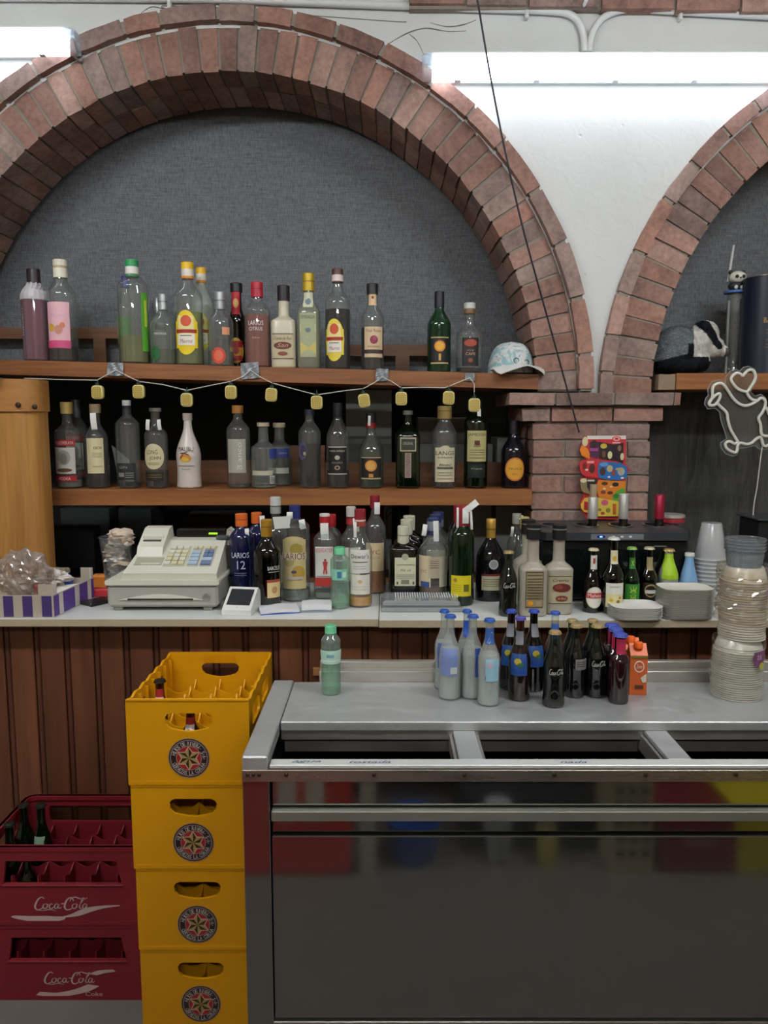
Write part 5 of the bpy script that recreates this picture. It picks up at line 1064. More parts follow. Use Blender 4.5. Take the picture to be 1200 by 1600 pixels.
# ================================================================ STRING LIGHTS
YT = YS-.012
t = thing('string_lights', 'string of small square gold pineapple lanterns taped along the upper shelf', 'string lights', (-.4, YT, 1.75)); o_ = Vector((-.4, YT, 1.75))
cpts = [(38,591),(90,593),(152,594),(168,585),(181,578),(200,588),(217,596),(255,601),(292,610),(325,603),(361,596),(380,588),(391,578),(405,588),(424,598),(460,608),(495,617),(535,611),(568,607),(585,598),(597,589),(612,596),(627,606),(660,605),(695,606),(715,598),(734,590),(741,600),(741,622)]
mb = MB(); L = [at(x, y, YT-.004)-o_ for x, y in cpts]; mb.tube(L, .0016, M('d4d2c4', .5), 6); mb.build('cord', t, True)
m_gold = M('b39a4c', .35, .25, vary=.2, scale=300, bump=.3); m_leaf = M('2c4a40', .5); m_rim = M('e0d58c', .35)
for i, (x, y, an) in enumerate(((153,613,0),(217,612,0),(292,625,0),(361,613,0),(424,617,5),(495,629,0),(569,626,-8),(627,623,0),(701,622,2),(741,633,0))):
    q = at(x, y, YT-.013)-o_; s = dep(YT, 1.75)/F; w, h = 18*s, 21*s
    l = empty('lantern', q); l.parent = t; l.rotation_euler = (0, R(an), 0)
    mb = MB(); o1 = rrect(-w/2, w/2, -h/2, h/2, w*.28, 4); i1 = rrect(-w/2+.004, w/2-.004, -h/2+.004, h/2-.004, w*.2, 4)
    mb.rings([[(a*k, yy, b*k) for a, b in o1] for yy, k in ((-.011, .84), (-.009, .96), (-.004, 1), (.004, 1), (.009, .96), (.011, .84))], m_rim)
    mb.prism([i1], -.0118, -.0095, m_gold)
    for k in range(5):
        for j in range(5): mb.box(-w*.3+k*w*.15-.0008, -w*.3+k*w*.15+.0008, -.0124, -.0118, -h*.3+j*h*.15-.0012, -h*.3+j*h*.15+.0012, m_rim)
    mb.build('lantern_body', l, True)
    mb = MB()
    for k in range(7):
        a = R(-60+20*k); r0 = .003
        mb.add([(-.003, -.004, h/2-.001), (.003, -.004, h/2-.001), (.011*sin(a), -.004-.004*cos(3*a), h/2+.012*cos(a)), (0, .003, h/2-.001)], [(0, 1, 2), (1, 3, 2), (3, 0, 2), (0, 3, 1)], m_leaf)
    mb.tube([(0, 0, h/2), (0, .004, h/2+.02)], .0015, m_leaf, 6); mb.build('leaf_crown', l)
m_tape = M('83888c', .4, .3, vary=.15, scale=50, bump=.3)
for i, (x, y, w, h, rz, lab) in enumerate(((181,577,25,20,3,'grey tape patch on the shelf edge, under the green capped bottle'),(391,579,28,25,-4,'grey tape patch on the shelf edge, under the pink gin bottle'),(597,586,19,19,2,'grey tape patch on the shelf edge, right of the bourbon'),(734,589,15,12,4,'small grey tape patch on the shelf edge, nearest the cap'))):
    q = at(x, y, YS-.003); s = dep(YS, 1.75)/F; w *= s; h *= s; t = empty('tape_patch', q, 0); t.rotation_euler = (0, R(rz), 0); tag(t, lab, 'tape', 'tape patches on the upper shelf')
    mb = MB(); n = 6; vs = []
    for k in range(n+1):
        for j in range(n+1): vs.append((-w/2+w*k/n+random.uniform(-.0008, .0008), -.006-.0015*sin(k*2.1+j)-random.uniform(0, .0006), -h/2+h*j/n+(random.uniform(-.0015, .0015) if j in (0, n) else 0)))
    m = len(vs); vs += [(a, -.0005 if 0 < 1 else b, c) for a, b, c in vs]
    g = lambda k, j: k*(n+1)+j; fs = [(g(k,j), g(k+1,j), g(k+1,j+1), g(k,j+1)) for k in range(n) for j in range(n)]; fs += [tuple(i+m for i in f[::-1]) for f in fs]
    for k in range(n): fs += [(g(k,0), g(k,0)+m, g(k+1,0)+m, g(k+1,0)), (g(k,n), g(k+1,n), g(k+1,n)+m, g(k,n)+m), (g(0,k), g(0,k+1), g(0,k+1)+m, g(0,k)+m), (g(n,k), g(n,k)+m, g(n,k+1)+m, g(n,k+1))]
    mb.add(vs, fs, m_tape); mb.build('tape', t)

# ================================================================ THINGS BEHIND THE LOWER SHELF (room beyond)
def card(name, label, cat, px0, px1, py0, py1, Y, d, mat, items=None, kind=None, part='box', rz=0, bot=None):
    """an upright box whose front face fills the given rows and columns at distance Y"""
    a = at(px0, py1, Y); b = at(px1, py0, Y); x0, x1, z0, z1 = a.x, b.x, bot if bot is not None else a.z, b.z
    t = thing(name, label, cat, ((x0+x1)/2, Y+d/2, z0), rz); mb = MB(); mb.box((x0-x1)/2, (x1-x0)/2, -d/2, d/2, 0, z1-z0, mat, .002); mb.build(part, t)
    if items: mb = MB(); paint(mb, lambda u, v, e: (u, -d/2-.0006-e, (z1-z0)/2+v), items, x1-x0, z1-z0); mb.build('print', t)
    return t
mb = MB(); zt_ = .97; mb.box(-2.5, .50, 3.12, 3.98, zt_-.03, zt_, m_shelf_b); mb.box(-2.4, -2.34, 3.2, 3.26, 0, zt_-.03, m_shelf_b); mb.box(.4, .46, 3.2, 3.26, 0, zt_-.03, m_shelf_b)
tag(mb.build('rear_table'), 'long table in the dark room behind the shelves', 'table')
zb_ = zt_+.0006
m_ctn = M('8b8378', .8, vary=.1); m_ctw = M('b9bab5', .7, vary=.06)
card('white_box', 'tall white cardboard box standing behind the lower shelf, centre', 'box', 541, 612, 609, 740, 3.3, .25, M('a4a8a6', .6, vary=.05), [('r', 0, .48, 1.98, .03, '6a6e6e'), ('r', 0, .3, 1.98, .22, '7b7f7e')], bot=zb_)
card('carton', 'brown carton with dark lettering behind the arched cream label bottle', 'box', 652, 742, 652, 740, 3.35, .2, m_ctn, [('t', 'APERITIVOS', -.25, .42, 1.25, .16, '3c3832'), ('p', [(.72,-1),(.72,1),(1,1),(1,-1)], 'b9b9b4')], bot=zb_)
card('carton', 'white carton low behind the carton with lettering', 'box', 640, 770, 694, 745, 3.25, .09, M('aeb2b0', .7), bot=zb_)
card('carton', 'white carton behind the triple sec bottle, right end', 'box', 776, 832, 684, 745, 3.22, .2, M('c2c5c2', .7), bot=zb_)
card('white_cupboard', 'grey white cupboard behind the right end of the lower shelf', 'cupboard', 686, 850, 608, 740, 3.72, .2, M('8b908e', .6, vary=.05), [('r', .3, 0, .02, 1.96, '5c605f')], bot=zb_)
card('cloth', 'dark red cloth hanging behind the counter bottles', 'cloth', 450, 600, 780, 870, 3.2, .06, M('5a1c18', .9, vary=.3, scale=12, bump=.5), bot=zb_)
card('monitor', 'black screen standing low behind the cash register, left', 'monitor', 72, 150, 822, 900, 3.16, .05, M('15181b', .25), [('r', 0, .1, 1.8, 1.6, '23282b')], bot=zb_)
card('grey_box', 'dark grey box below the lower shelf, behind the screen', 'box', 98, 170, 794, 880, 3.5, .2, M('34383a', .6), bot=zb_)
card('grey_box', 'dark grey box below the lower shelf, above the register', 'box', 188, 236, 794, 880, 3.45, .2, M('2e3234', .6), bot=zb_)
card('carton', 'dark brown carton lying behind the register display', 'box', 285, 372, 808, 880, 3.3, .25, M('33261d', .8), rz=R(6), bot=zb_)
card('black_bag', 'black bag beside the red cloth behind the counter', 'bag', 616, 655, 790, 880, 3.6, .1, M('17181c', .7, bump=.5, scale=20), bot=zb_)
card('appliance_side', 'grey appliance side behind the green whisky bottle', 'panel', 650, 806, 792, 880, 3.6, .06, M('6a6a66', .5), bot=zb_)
mb = MB()
for k in range(2): mb.tube(cr([at(x, y, 3.15+.01*k) for x, y in ((604, 830-k*18), (604, 812-k*14), (612, 800-k*8), (622, 803-k*9), (625, 818-k*12), (624, 836-k*10))], 5), .003, M('55585c', .5), 7)
tag(mb.build('loose_cable', smooth=True), 'grey looped cable hanging behind the dark square bottles', 'cable')
# clear folder leaning on the lower shelf
q = at(190, 740, 2.95); t = thing('plastic_sleeve', 'pale plastic sleeve leaning between the second and third lower shelf bottles', 'sleeve', (q.x, 2.98, ZL+.0006))
mb = MB(); a0 = at(170, 700, 2.95); a1 = at(202, 750, 2.95)
mb.add([(a0.x-q.x, 0, zof(696, 2.95)-ZL), (a1.x-q.x-.01, .0, zof(718, 2.95)-ZL), (a1.x-q.x+.01, 0, .0), (a0.x-q.x+.02, 0, .03), (a0.x-q.x, .004, zof(696, 2.95)-ZL), (a1.x-q.x-.01, .004, zof(718, 2.95)-ZL), (a1.x-q.x+.01, .004, .0), (a0.x-q.x+.02, .004, .03)],
       [(0,1,2,3), (7,6,5,4), (0,4,5,1), (1,5,6,2), (2,6,7,3), (3,7,4,0)], G('b9bcc0', .2, .4, .7)); mb.build('film', t)

# ================================================================ CASH REGISTER
YR = 2.345; zr = ZC+.0006; xa_, xb_ = xof(168, YR, zr), xof(341, YR, zr); w = xb_-xa_
t = thing('cash_register', 'off white cash register with receipt printer and keypad on the counter', 'cash register', ((xa_+xb_)/2, YR, zr))
m_cr = M('d3d2c2', .4, vary=.03); m_cg = M('a5a39a', .45, vary=.04); hw = w/2
mb = MB(); mb.box(-hw, hw, .0, .34, .012, .082, m_cg, .008); mb.build('drawer_box', t)
mb = MB(); mb.prism([rrect(-hw-.003, hw+.006, .083, .099, .006, 3)], -.006, .35, m_cr); mb.build('drawer_lid', t, True)
mb = MB(); arcp = [(-hw+.035+.265*k/10, .036+.018*sin(pi*k/10)) for k in range(11)]
mb.prism([[(x*.98, z) for x, z in arcp]], -.004, .001, m_cr); mb.box(-hw+.065, -hw+.27, -.0045, -.0038, .036, .041, M('15130f', .6)); mb.build('drawer_front', t)
mb = MB(); mb.lathe([(0, .011), (.004, .011), (.005, .004)], M('b9b7ac', .3, .7), 20); mb.v = [(hw-.035+a, -.0005-c, .045+b) for a, b, c in mb.v]; mb.build('lock', t, True)
mb = MB()
for x in (-hw+.03, hw-.035):
    for y in (.02, .30): mb = MB(); mb.box(x-.014, x+.014, y-.01, y+.012, 0, .0125, M('8c8a80', .6), .002); mb.build('foot', t)
zb2 = .0995; x0, x1 = xof(187, YR, 1.12)-(xa_+xb_)/2, xof(338, YR, 1.12)-(xa_+xb_)/2
prof = [(.012, 0), (.010, .018), (.03, .026), (.19, .095), (.25, .098), (.30, .02), (.30, 0)]
n_ = len(prof); mb = MB(); mb.rings([[(x+(.028*(z/.095) if i == 0 else -.006*(z/.095)), y, zb2+z) for y, z in prof] for i, x in enumerate((x0, x1))], m_cr); mb.build('upper_housing', t)
tilt = lambda u, v, e: (u, .03+v*cos(R(23.3))-e*sin(R(23.3)), zb2+.026+v*sin(R(23.3))+e*cos(R(23.3)))
def tb(mb, u0, u1, v0, v1, h, mat):
    vs = [tilt(u, v, e) for u in (u0, u1) for v in (v0, v1) for e in (-.001, h)]
    vs = [tilt(u0 if i < 4 else u1, v0 if (i//2) % 2 == 0 else v1, (-.001, h)[i % 2]) for i in range(8)]
    mb.add(vs, [(0, 1, 3, 2), (4, 6, 7, 5), (0, 4, 5, 1), (2, 3, 7, 6), (0, 2, 6, 4), (1, 5, 7, 3)], mat)
mb = MB(); tb(mb, x0+.028, x0+.115, .025, .068, .002, M('a9a592', .5)); tb(mb, x0+.05, x0+.11, .026, .029, .006, M('e8e4d4', .5)); mb.build('key_plate', t)
kx = x0+.125; kc = M('cfc9a6', .5); kb = M('a9bccd', .5); kd = M('6a7ba0', .5); kw = M('d6d4c6', .5)
mb0 = MB(); tb(mb0, kx-.004, kx+.066, .018, .135, .002, M('c3c0ad', .5)); tb(mb0, kx+.072, kx+.106, .018, .135, .002, M('c3c0ad', .5)); tb(mb0, kx+.112, kx+.15, .018, .135, .002, M('c3c0ad', .5)); mb0.build('key_frame', t)
def key(u, v, du, dv, m): mb = MB(); tb(mb, u, u+du, v, v+dv, .008, m); mb.build('key', t)
for r in range(4):
    for c in range(3): key(kx+c*.0215, .022+r*.0215, .018, .017, kc if (r+c) % 3 else kw)
for c in range(3): key(kx+c*.0215, .112, .018, .016, kw)
for r in range(4): key(kx+.075, .022+r*.021, .028, .017, kb)
for c in range(2): key(kx+.075+c*.0155, .112, .0125, .016, kc)
for c in range(2):
    for r in range(2): key(kx+.115+c*.0165, .066+r*.0215, .0135, .017, kd)
    key(kx+.115+c*.0165, .112, .0135, .016, kc)
key(kx+.115, .022, .031, .017, kd); key(kx+.115, .044, .031, .017, kb)
pp = [(.10, .055), (.115, .085), (.20, .135), (.235, .138), (.25, .10), (.25, .05)]
mb = MB(); mb.rings([[(x, y, zb2+z) for y, z in pp] for x in (x0+.022, x0+.105)], m_cr); mb.build('printer_cover', t)
mb = MB(); mb.box(x0+.034, x0+.092, .138, .150, zb2+.098, zb2+.104, M('55534c', .5)); mb.box(x0+.03, x0+.096, .150, .162, zb2+.104, zb2+.118, M('dddccd', .4), .003); mb.build('printer_slot', t)
mb = MB(); mb.box(x0+.115, x1-.02, .24, .275, zb2+.09, zb2+.125, M('14120f', .3), .004); mb.build('display', t)['label'] = 'black display bar with green digits'
mb = MB(); mb.box(x1-.075, x1-.045, .2392, .2397, zb2+.107, zb2+.113, M('7ab81c', .5, emit=1.2)); mb.build('digits', t)
mb = MB(); mb.lathe([(0, .024), (.006, .024), (.010, .018)], M('4a5056', .3), 24, c=(x1-.02, .21, zb2+.098)); mb.build('key_dial', t, True)
mb = MB(); mb.add([(x1-.012, .20, zb2+.08), (x1+.016, .205, zb2+.07), (x1+.02, .30, zb2+.07), (x1-.012, .30, zb2+.08), (x1-.008, .22, zb2+.128), (x1+.012, .23, zb2+.11), (x1+.014, .29, zb2+.11), (x1-.008, .29, zb2+.128)],
              [(3,2,1,0),(4,5,6,7),(0,1,5,4),(1,2,6,5),(2,3,7,6),(3,0,4,7)], m_cr); mb.build('side_fin', t)

# ---- card terminal
Yt = Yof(962, ZC); q = xof(369, Yt, ZC); t = thing('card_terminal', 'white card payment terminal with black screen in front of the blue bottle', 'card terminal', (q, Yt, ZC+.0006), R(-9))
mt = M('dcdcd6', .35); al = R(40); mb = MB(); hw = .046; pr = [(0, 0), (0, .016), (.078, .072), (.098, .060), (.105, 0)]
mb.rings([[(x, y, z) for y, z in pr] for x in (-hw, -hw+.003, hw-.003, hw)], mt); mb.build('case', t)
mb = MB(); s_ = atan(.056/.078); P = lambda u, v, e: (u, .039+v*cos(s_)-(e+.0007)*sin(s_), .044+v*sin(s_)+(e+.0007)*cos(s_))
paint(mb, P, [('r', 0, .12, 1.62, 1.45, '15171a'), ('o', 0, -.82, .12, .08, 'b0b0aa')], .092, .09); mb.build('screen', t)['label'] = 'black glossy screen'

# ---- notebooks, booklet, lighter
def soft_slab(name, label, cat, px0, px1, by, depth, h, mat, rz=0, edge=None, curl=.006, grp=None):
    Y = Yof(by, ZC); x0, x1 = xof(px0, Y, ZC), xof(px1, Y, ZC); t = thing(name, label, cat, ((x0+x1)/2, Y+depth/2, ZC+.0006), R(rz), grp); w = x1-x0
    for k, (z0, z1, m_) in enumerate(((0, h*.3, edge or mat), (h*.3+.0002, h, mat))):
        mb = MB(); n = 8; vs = []
        for i in range(n+1):
            for j in range(n+1):
                u, v = -w/2+w*i/n, -depth/2+depth*j/n; b = curl*k*(sin(pi*i/n)**2)*(1-j/n*.5)
                vs += [(u, v, z0+b*.3*k), (u, v, z1+b)]
        g = lambda i, j, s: 2*(i*(n+1)+j)+s; fs = []
        for i in range(n):
            for j in range(n): fs += [(g(i,j,1), g(i+1,j,1), g(i+1,j+1,1), g(i,j+1,1)), (g(i,j,0), g(i,j+1,0), g(i+1,j+1,0), g(i+1,j,0))]
        for i in range(n): fs += [(g(i,0,0), g(i+1,0,0), g(i+1,0,1), g(i,0,1)), (g(i,n,0), g(i,n,1), g(i+1,n,1), g(i+1,n,0)), (g(0,i,0), g(0,i,1), g(0,i+1,1), g(0,i+1,0)), (g(n,i,0), g(n,i+1,0), g(n,i+1,1), g(n,i,1))]
        mb.add(vs, fs, m_); mb.build('pages' if k else 'cover', t, True)
    return t
soft_slab('notebook', 'open notepad with blue edge lying on the counter', 'notepad', 402, 463, 960, .09, .010, M('d8d9dd', .6), 14, M('4a62b8', .4))
soft_slab('napkin_pack', 'small folded pack of white paper beside the notepad', 'paper pack', 470, 517, 957, .07, .022, M('dddedf', .6), 4, M('8a8f9a', .5), .004)
# ---- clear ribbed tray
Y = Yof(957, ZC); x0, x1 = xof(595, Y, ZC), xof(722, Y, ZC); t = thing('clear_tray', 'long clear plastic ribbed tray lying on the counter', 'tray', ((x0+x1)/2, Y+.07, ZC+.0006)); w = x1-x0
mp_ = G('dfe6e6', .1, .25, .75); mb = MB(); mb.box(-w/2, w/2, -.07, .07, 0, .014, mp_, .003); mb.build('lower_shell', t); mb = MB(); mb.box(-w/2+.006, w/2-.006, -.062, .066, .0145, .034, mp_, .006); mb.build('lid', t)
mb = MB()
for k in range(26): mb.box(-w*.32+k*w*.031, -w*.32+k*w*.031+.0035, -.02, .045, .0342, .0375, M('dfe3e3', .4), .001)
mb.build('ribs', t)
# ---- cup of receipts
Y = 2.60; x = xof(185, Y, ZC); s = dep(Y, 1.1)/F; t = thing('receipt_cup', 'clear plastic cup stuffed with crumpled receipts behind the register', 'cup', (x, Y, ZC+.0006)); h = zof(838, Y)-ZC; r = 26*s
mb = MB(); mb.lathe([(0, r*.62), (.003, r*.66), (h-.006, r*.97), (h-.003, r*1.03), (h, r*1.0)], G('d4dadc', .05, .1, .6), 32, cap1=False); mb.build('cup_wall', t, True)
def crumple(mb, c, sx, sy, sz, m, seed, n=12, amp=.35):
    rs = []
    for i in range(n+1):
        f = pi*i/n; ring = []
        for j in range(2*n):
            a = pi*j/n; d = Vector((sin(f)*cos(a), sin(f)*sin(a), cos(f))); k = 1+amp*(noise.noise(d*2.3+Vector((seed, 0, 0)))+.5*noise.noise(d*6+Vector((seed, 3, 0))))
            ring.append((c[0]+d.x*sx*k, c[1]+d.y*sy*k, c[2]+d.z*sz*k))
        rs.append(ring)
    mb.rings(rs, m)
for k in range(8):
    p_ = thing('crumpled_receipt', 'crumpled beige paper receipt stuffed in the clear cup', 'receipt', (x, Y, ZC+.0006), 0, 'receipts in the clear cup') if False else None
mb = MB(); mr2 = [M('d2c0ac', .8), M('dcd3c6', .8), M('c9b09c', .8)]
for k in range(13):
    f = k/12; crumple(mb, (random.uniform(-.012, .012)+(.012 if k > 9 else 0), random.uniform(-.01, .01)-.008, .02+f*(h+.0)-.012), r*(.5+.2*f), r*(.5+.2*f), .017, mr2[k % 3], k, 8, .5)
o = mb.build('receipts'); tag(o, 'crumpled beige till receipts filling the clear cup', 'receipts', None, 'stuff'); o.location = (x, Y, ZC+.003)
mb = MB(); w_ = .042; mb.add([(-w_*.8, -.012, h*.6), (w_*.6, -.02, h*.6), (w_*.55, .0, h+.012), (-w_*.55, .004, h+.02), (-w_*.8, -.009, h*.6), (w_*.6, -.017, h*.6), (w_*.55, .003, h+.012), (-w_*.55, .007, h+.02)], [(0,1,2,3),(7,6,5,4),(0,4,5,1),(1,5,6,2),(2,6,7,3),(3,7,4,0)], M('e6e0d4', .7))
o = mb.build('receipt'); tag(o, 'long white receipt sticking out of the clear cup', 'receipt'); o.location = (x, Y, ZC+.0006)

# ---- purple striped cardboard tray and what lies in it
Y0 = Yof(965, ZC); xr2 = xof(85, Y0, ZC); x0 = -1.45; xL = x0
t = thing('striped_cardboard_tray', 'purple and white striped cardboard tray at the left end of the counter', 'tray', (xr2, Y0, ZC+.0006))
mi_ = M('b0a494', .8); mwht = M('cfc6bd', .6); mpu = M('5c3f96', .5); dx = xof(147, 2.53, ZC)-xr2; Dp = 2.53-Y0; hh = .068; L_w = x0-xr2
def quadbox(mb, a, b, z0, z1, th, m, mi=None):
    a = Vector(a); b = Vector(b); d = (b-a).normalized(); nn = Vector((-d.y, d.x))*th
    P4 = [a, b, b+nn, a+nn]; vs = [(p.x, p.y, z0) for p in P4]+[(p.x, p.y, z1) for p in P4]
    mb.add(vs, [(3,2,1,0),(4,5,6,7),(0,1,5,4),(1,2,6,5),(2,3,7,6),(3,0,4,7)], m)
mb = MB(); A = Vector((L_w, 0)); B = Vector((0, 0)); C_ = Vector((dx, Dp)); D_ = Vector((L_w, Dp))
for a, b in ((A, B), (B, C_), (C_, D_), (D_, A)): quadbox(mb, a, b, .0, hh, .004, mi_)
mb.prism([[(A.x+.005, .005), (B.x-.005, .005), (C_.x-.005, C_.y-.005), (D_.x+.005, D_.y-.005)]], .0, .003, mi_, 'xy')
quadbox(mb, Vector((-.045, .0)), Vector((-.0, 0)), hh, hh+.033, .004, mi_); quadbox(mb, B, B+(C_-B)*.09, hh, hh+.033, .004, mwht)
quadbox(mb, C_-(C_-B)*.06, C_, hh, hh+.035, .004, mwht); quadbox(mb, C_, C_+Vector((-.04, 0)), hh, hh+.035, .004, mi_); mb.build('box', t)
mb = MB(); n = 7
def stripes(a, b, k, th):
    a = Vector(a); b = Vector(b); d = b-a; nn = Vector((d.y, -d.x)).normalized()*.0008
    for i in range(k):
        f0, f1 = (i+.02)/k, (i+.55)/k; p, q = a+d*f0+nn, a+d*f1+nn
        mb.add([(p.x, p.y, .002), (q.x, q.y, .002), (q.x, q.y, hh-.002), (p.x, p.y, hh-.002)], [(0, 1, 2, 3)], mpu)
for i in range(9):
    xx = -.006-i*.058; mb.add([(xx-.03, -.0008, .002), (xx, -.0008, .002), (xx, -.0008, hh-.002), (xx-.03, -.0008, hh-.002)], [(0, 1, 2, 3)], M('43306a', .6))
for f0, f1 in ((0, .12), (.22, .5), (.62, .83), (.93, 1)):
    p, q = B+(C_-B)*f0, B+(C_-B)*f1; nn = Vector(((C_-B).y, -(C_-B).x)).normalized()*.0008; p, q = p+nn, q+nn
    mb.add([(p.x, p.y, .002), (q.x, q.y, .002), (q.x, q.y, hh-.002), (p.x, p.y, hh-.002)], [(0, 1, 2, 3)], mpu)
for i in range(1):
    p, q = B+Vector((.001, 0)), B+(C_-B)*1.0
mb.build('stripes', t)
mb = MB(); nn = Vector(((C_-B).y, -(C_-B).x)).normalized()*.0004
p, q = B+nn, C_+nn; mb.add([(p.x, p.y, .001), (q.x, q.y, .001), (q.x, q.y, hh-.001), (p.x, p.y, hh-.001)], [(0, 1, 2, 3)], mwht); mb.build('white_side', t)
base = ZC+.0042
def blob(name, label, cat, px, py, Y, sx, sy, sz, m, seed, amp=.35, part=None, zz=None, n=14):
    q = at(px, py, Y); z = zz if zz is not None else q.z; mb = MB(); crumple(mb, (0, 0, 0), sx, sy, sz, m, seed, n, amp); o = mb.build(name, None, amp < .3)
    lo = min(v[2] for v in mb.v); o.location = (q.x, Y, max(z, base-lo) if zz is None else zz-lo); tag(o, label, cat); return o
blob('plastic_bag', 'crumpled clear plastic bag bulging from the striped tray', 'bag', 38, 915, 2.40, .08, .055, .08, G('d8cec4', .12, .2, .85, .9), 3, .32, n=26)
blob('tissue', 'crumpled white tissue in the striped tray behind the bag', 'tissue', 80, 903, 2.46, .055, .05, .028, M('cdc6c0', .8), 9, .6)
mb = MB(); rs = []
for i in range(24):
    a = 2*pi*i/24; rs.append([(.026*cos(a)+.011*cos(a)*cos(b), .026*sin(a)+.011*sin(a)*cos(b), .014*sin(b)) for b in [2*pi*j/12 for j in range(12)]])
mb.rings(rs+[rs[0]], M('c22a2c', .4), False, False); o = mb.build('tape_roll', None, True); tag(o, 'red ring shaped tape roll in the striped tray', 'tape roll'); q = at(71, 914, 2.43); o.location = (q.x, 2.43, q.z-.005); o.rotation_euler = (R(50), 0, R(15))
mb = MB(); mb.rings([[(u, .028*cos(a)+.0, .028*sin(a)) for a in [2*pi*j/20 for j in range(20)]] for u in (-.05, .05)], M('d9d6ca', .7)); o = mb.build('paper_roll', None, True); tag(o, 'small white paper roll lying in the striped tray', 'paper roll'); q = at(100, 922, 2.44); o.location = (q.x-.002, 2.45, ZC+.0045+.0285); o.rotation_euler = (0, 0, R(30))
mb = MB(); mb.box(-.04, .04, -.02, .02, 0, .07, M('1c52b8', .35, bump=.3, scale=30), .012); mb.box(-.036, .036, -.008, .008, .07, .085, M('9a8a7a', .3, .6), .004); o = mb.build('biscuit_packet', None); tag(o, 'blue foil packet standing at the back of the striped tray', 'packet'); q = at(94, 890, 2.50); o.location = (q.x, 2.495, ZC+.0045+.0); o.rotation_euler = (0, 0, R(-8)); o.scale = (1, 1, 1.25)
mb = MB(); mb.box(-.03, .03, -.045, .045, 0, .012, M('201c1e', .3), .003); t = mb.build('lighter_case'); tag(t, 'small black case lying between the striped tray and the register', 'case'); t.location = (xof(147, 2.42, ZC), 2.45, ZC+.0006); t.rotation_euler = (0, 0, R(-35))
mb = MB(); mb.box(-.03, .03, -.02, .02, 0, .05, M('d07a28', .5), .008); t = mb.build('snack_packet'); tag(t, 'orange packet behind the striped tray beside the register', 'packet'); t.location = (xof(158, 2.68, ZC), 2.68, ZC+.0006)
mb = MB(); mb.box(-.03, .03, -.015, .015, 0, .028, M('b82a34', .5), .006); t = mb.build('sweet_packet'); tag(t, 'small red packet beside the orange packet', 'packet'); t.location = (xof(160, 2.55, ZC), 2.55, ZC+.0006)

# ================================================================ WINE COOLER and its bottles
YF, YQ = 2.46, 2.765; zt = CH-.1446*YF; x0, x1 = xof(843, YF, zt), xof(1078, YF, zt); w = x1-x0
t = thing('wine_cooler', 'black countertop wine cooler with glass door and bottle holes in its lid', 'wine cooler', ((x0+x1)/2, YF, ZC+.0006)); hw = w/2; H = zt-ZC; D = YQ-YF
mbk = M('1b1d20', .35); mgr = M('33363a', .35, vary=.05)
mb = MB(); mb.box(-hw, hw, .02, D, .006, H-.03, mbk, .006); mb.build('body', t)
mb = MB(); mb.box(-hw+.004, hw-.004, .0, .0195, .012, H-.032, M('0d0f10', .3), .004); mb.box(-hw+.012, hw-.05, -.0008, .0, .03, H-.06, M('0f1413', .06, spec=.8)); mb.build('door', t)['label'] = 'black framed glass door'
mb = MB(); mb.box(hw-.115, hw-.075, -.0018, -.0009, H-.052, H-.048, M('6a6e72', .4)); mb.build('nameplate', t)
hol = [[(-hw+.075+.118*k+.036*cos(a), .16+.05*sin(a)) for a in [2*pi*j/20 for j in range(20)]] for k in range(4)]
mb = MB(); top = [(-hw-.03, D), (hw+.012, D), (hw+.012, .03), (hw-.01, -.012), (-hw+.02, -.012), (-hw-.01, .03)]
mb.prism([top]+hol, H-.03, H-.004, mgr, 'xy'); mb.build('lid', t)
mb = MB()
for k in range(4):
    c = (-hw+.075+.118*k, .16); o1 = [(c[0]+.041*cos(a), c[1]+.055*sin(a)) for a in [2*pi*j/24 for j in range(24)]]; i1 = [(c[0]+.034*cos(a), c[1]+.047*sin(a)) for a in [2*pi*j/24 for j in range(24)]]
    mb.prism([o1, i1], H-.0035, H, M('9a9da0', .25, .9), 'xy')
mb.build('chrome_rings', t)
cx_ = (x0+x1)/2; pxl = xof(922, YF, zt)-cx_; pxr = xof(1004, YF, zt)-cx_
mb = MB(); P = lambda u, v, e: ((pxl+pxr)/2+u, -.0125-e, H-.017+v)
paint(mb, P, [('r', 0, 0, 2, 2, '6d7176'), ('r', -.62, 0, .3, .9, '0c1a6a')] + [('o', x, 0, .13, .8, 'c9cdd0') for x in (-.15, .18, .5)], pxr-pxl, .018); mb.build('control_panel', t)
mb = MB(); paint(mb, lambda u, v, e: ((pxl+pxr)/2+u, -.0145-e, H-.017+v), [('r', -.62, 0, .1, .5, M('4a7cf0', .4, emit=3))], pxr-pxl, .018); mb.build('indicator', t)['label'] = 'small blue lit digit'
for k in range(4): mb = MB(); mb.box(-hw+.02 if k < 2 else hw-.05, -hw+.05 if k < 2 else hw-.02, .03 if k % 2 else D-.05, .05 if k % 2 else D-.03, 0, .0059, mbk); mb.build('foot', t)
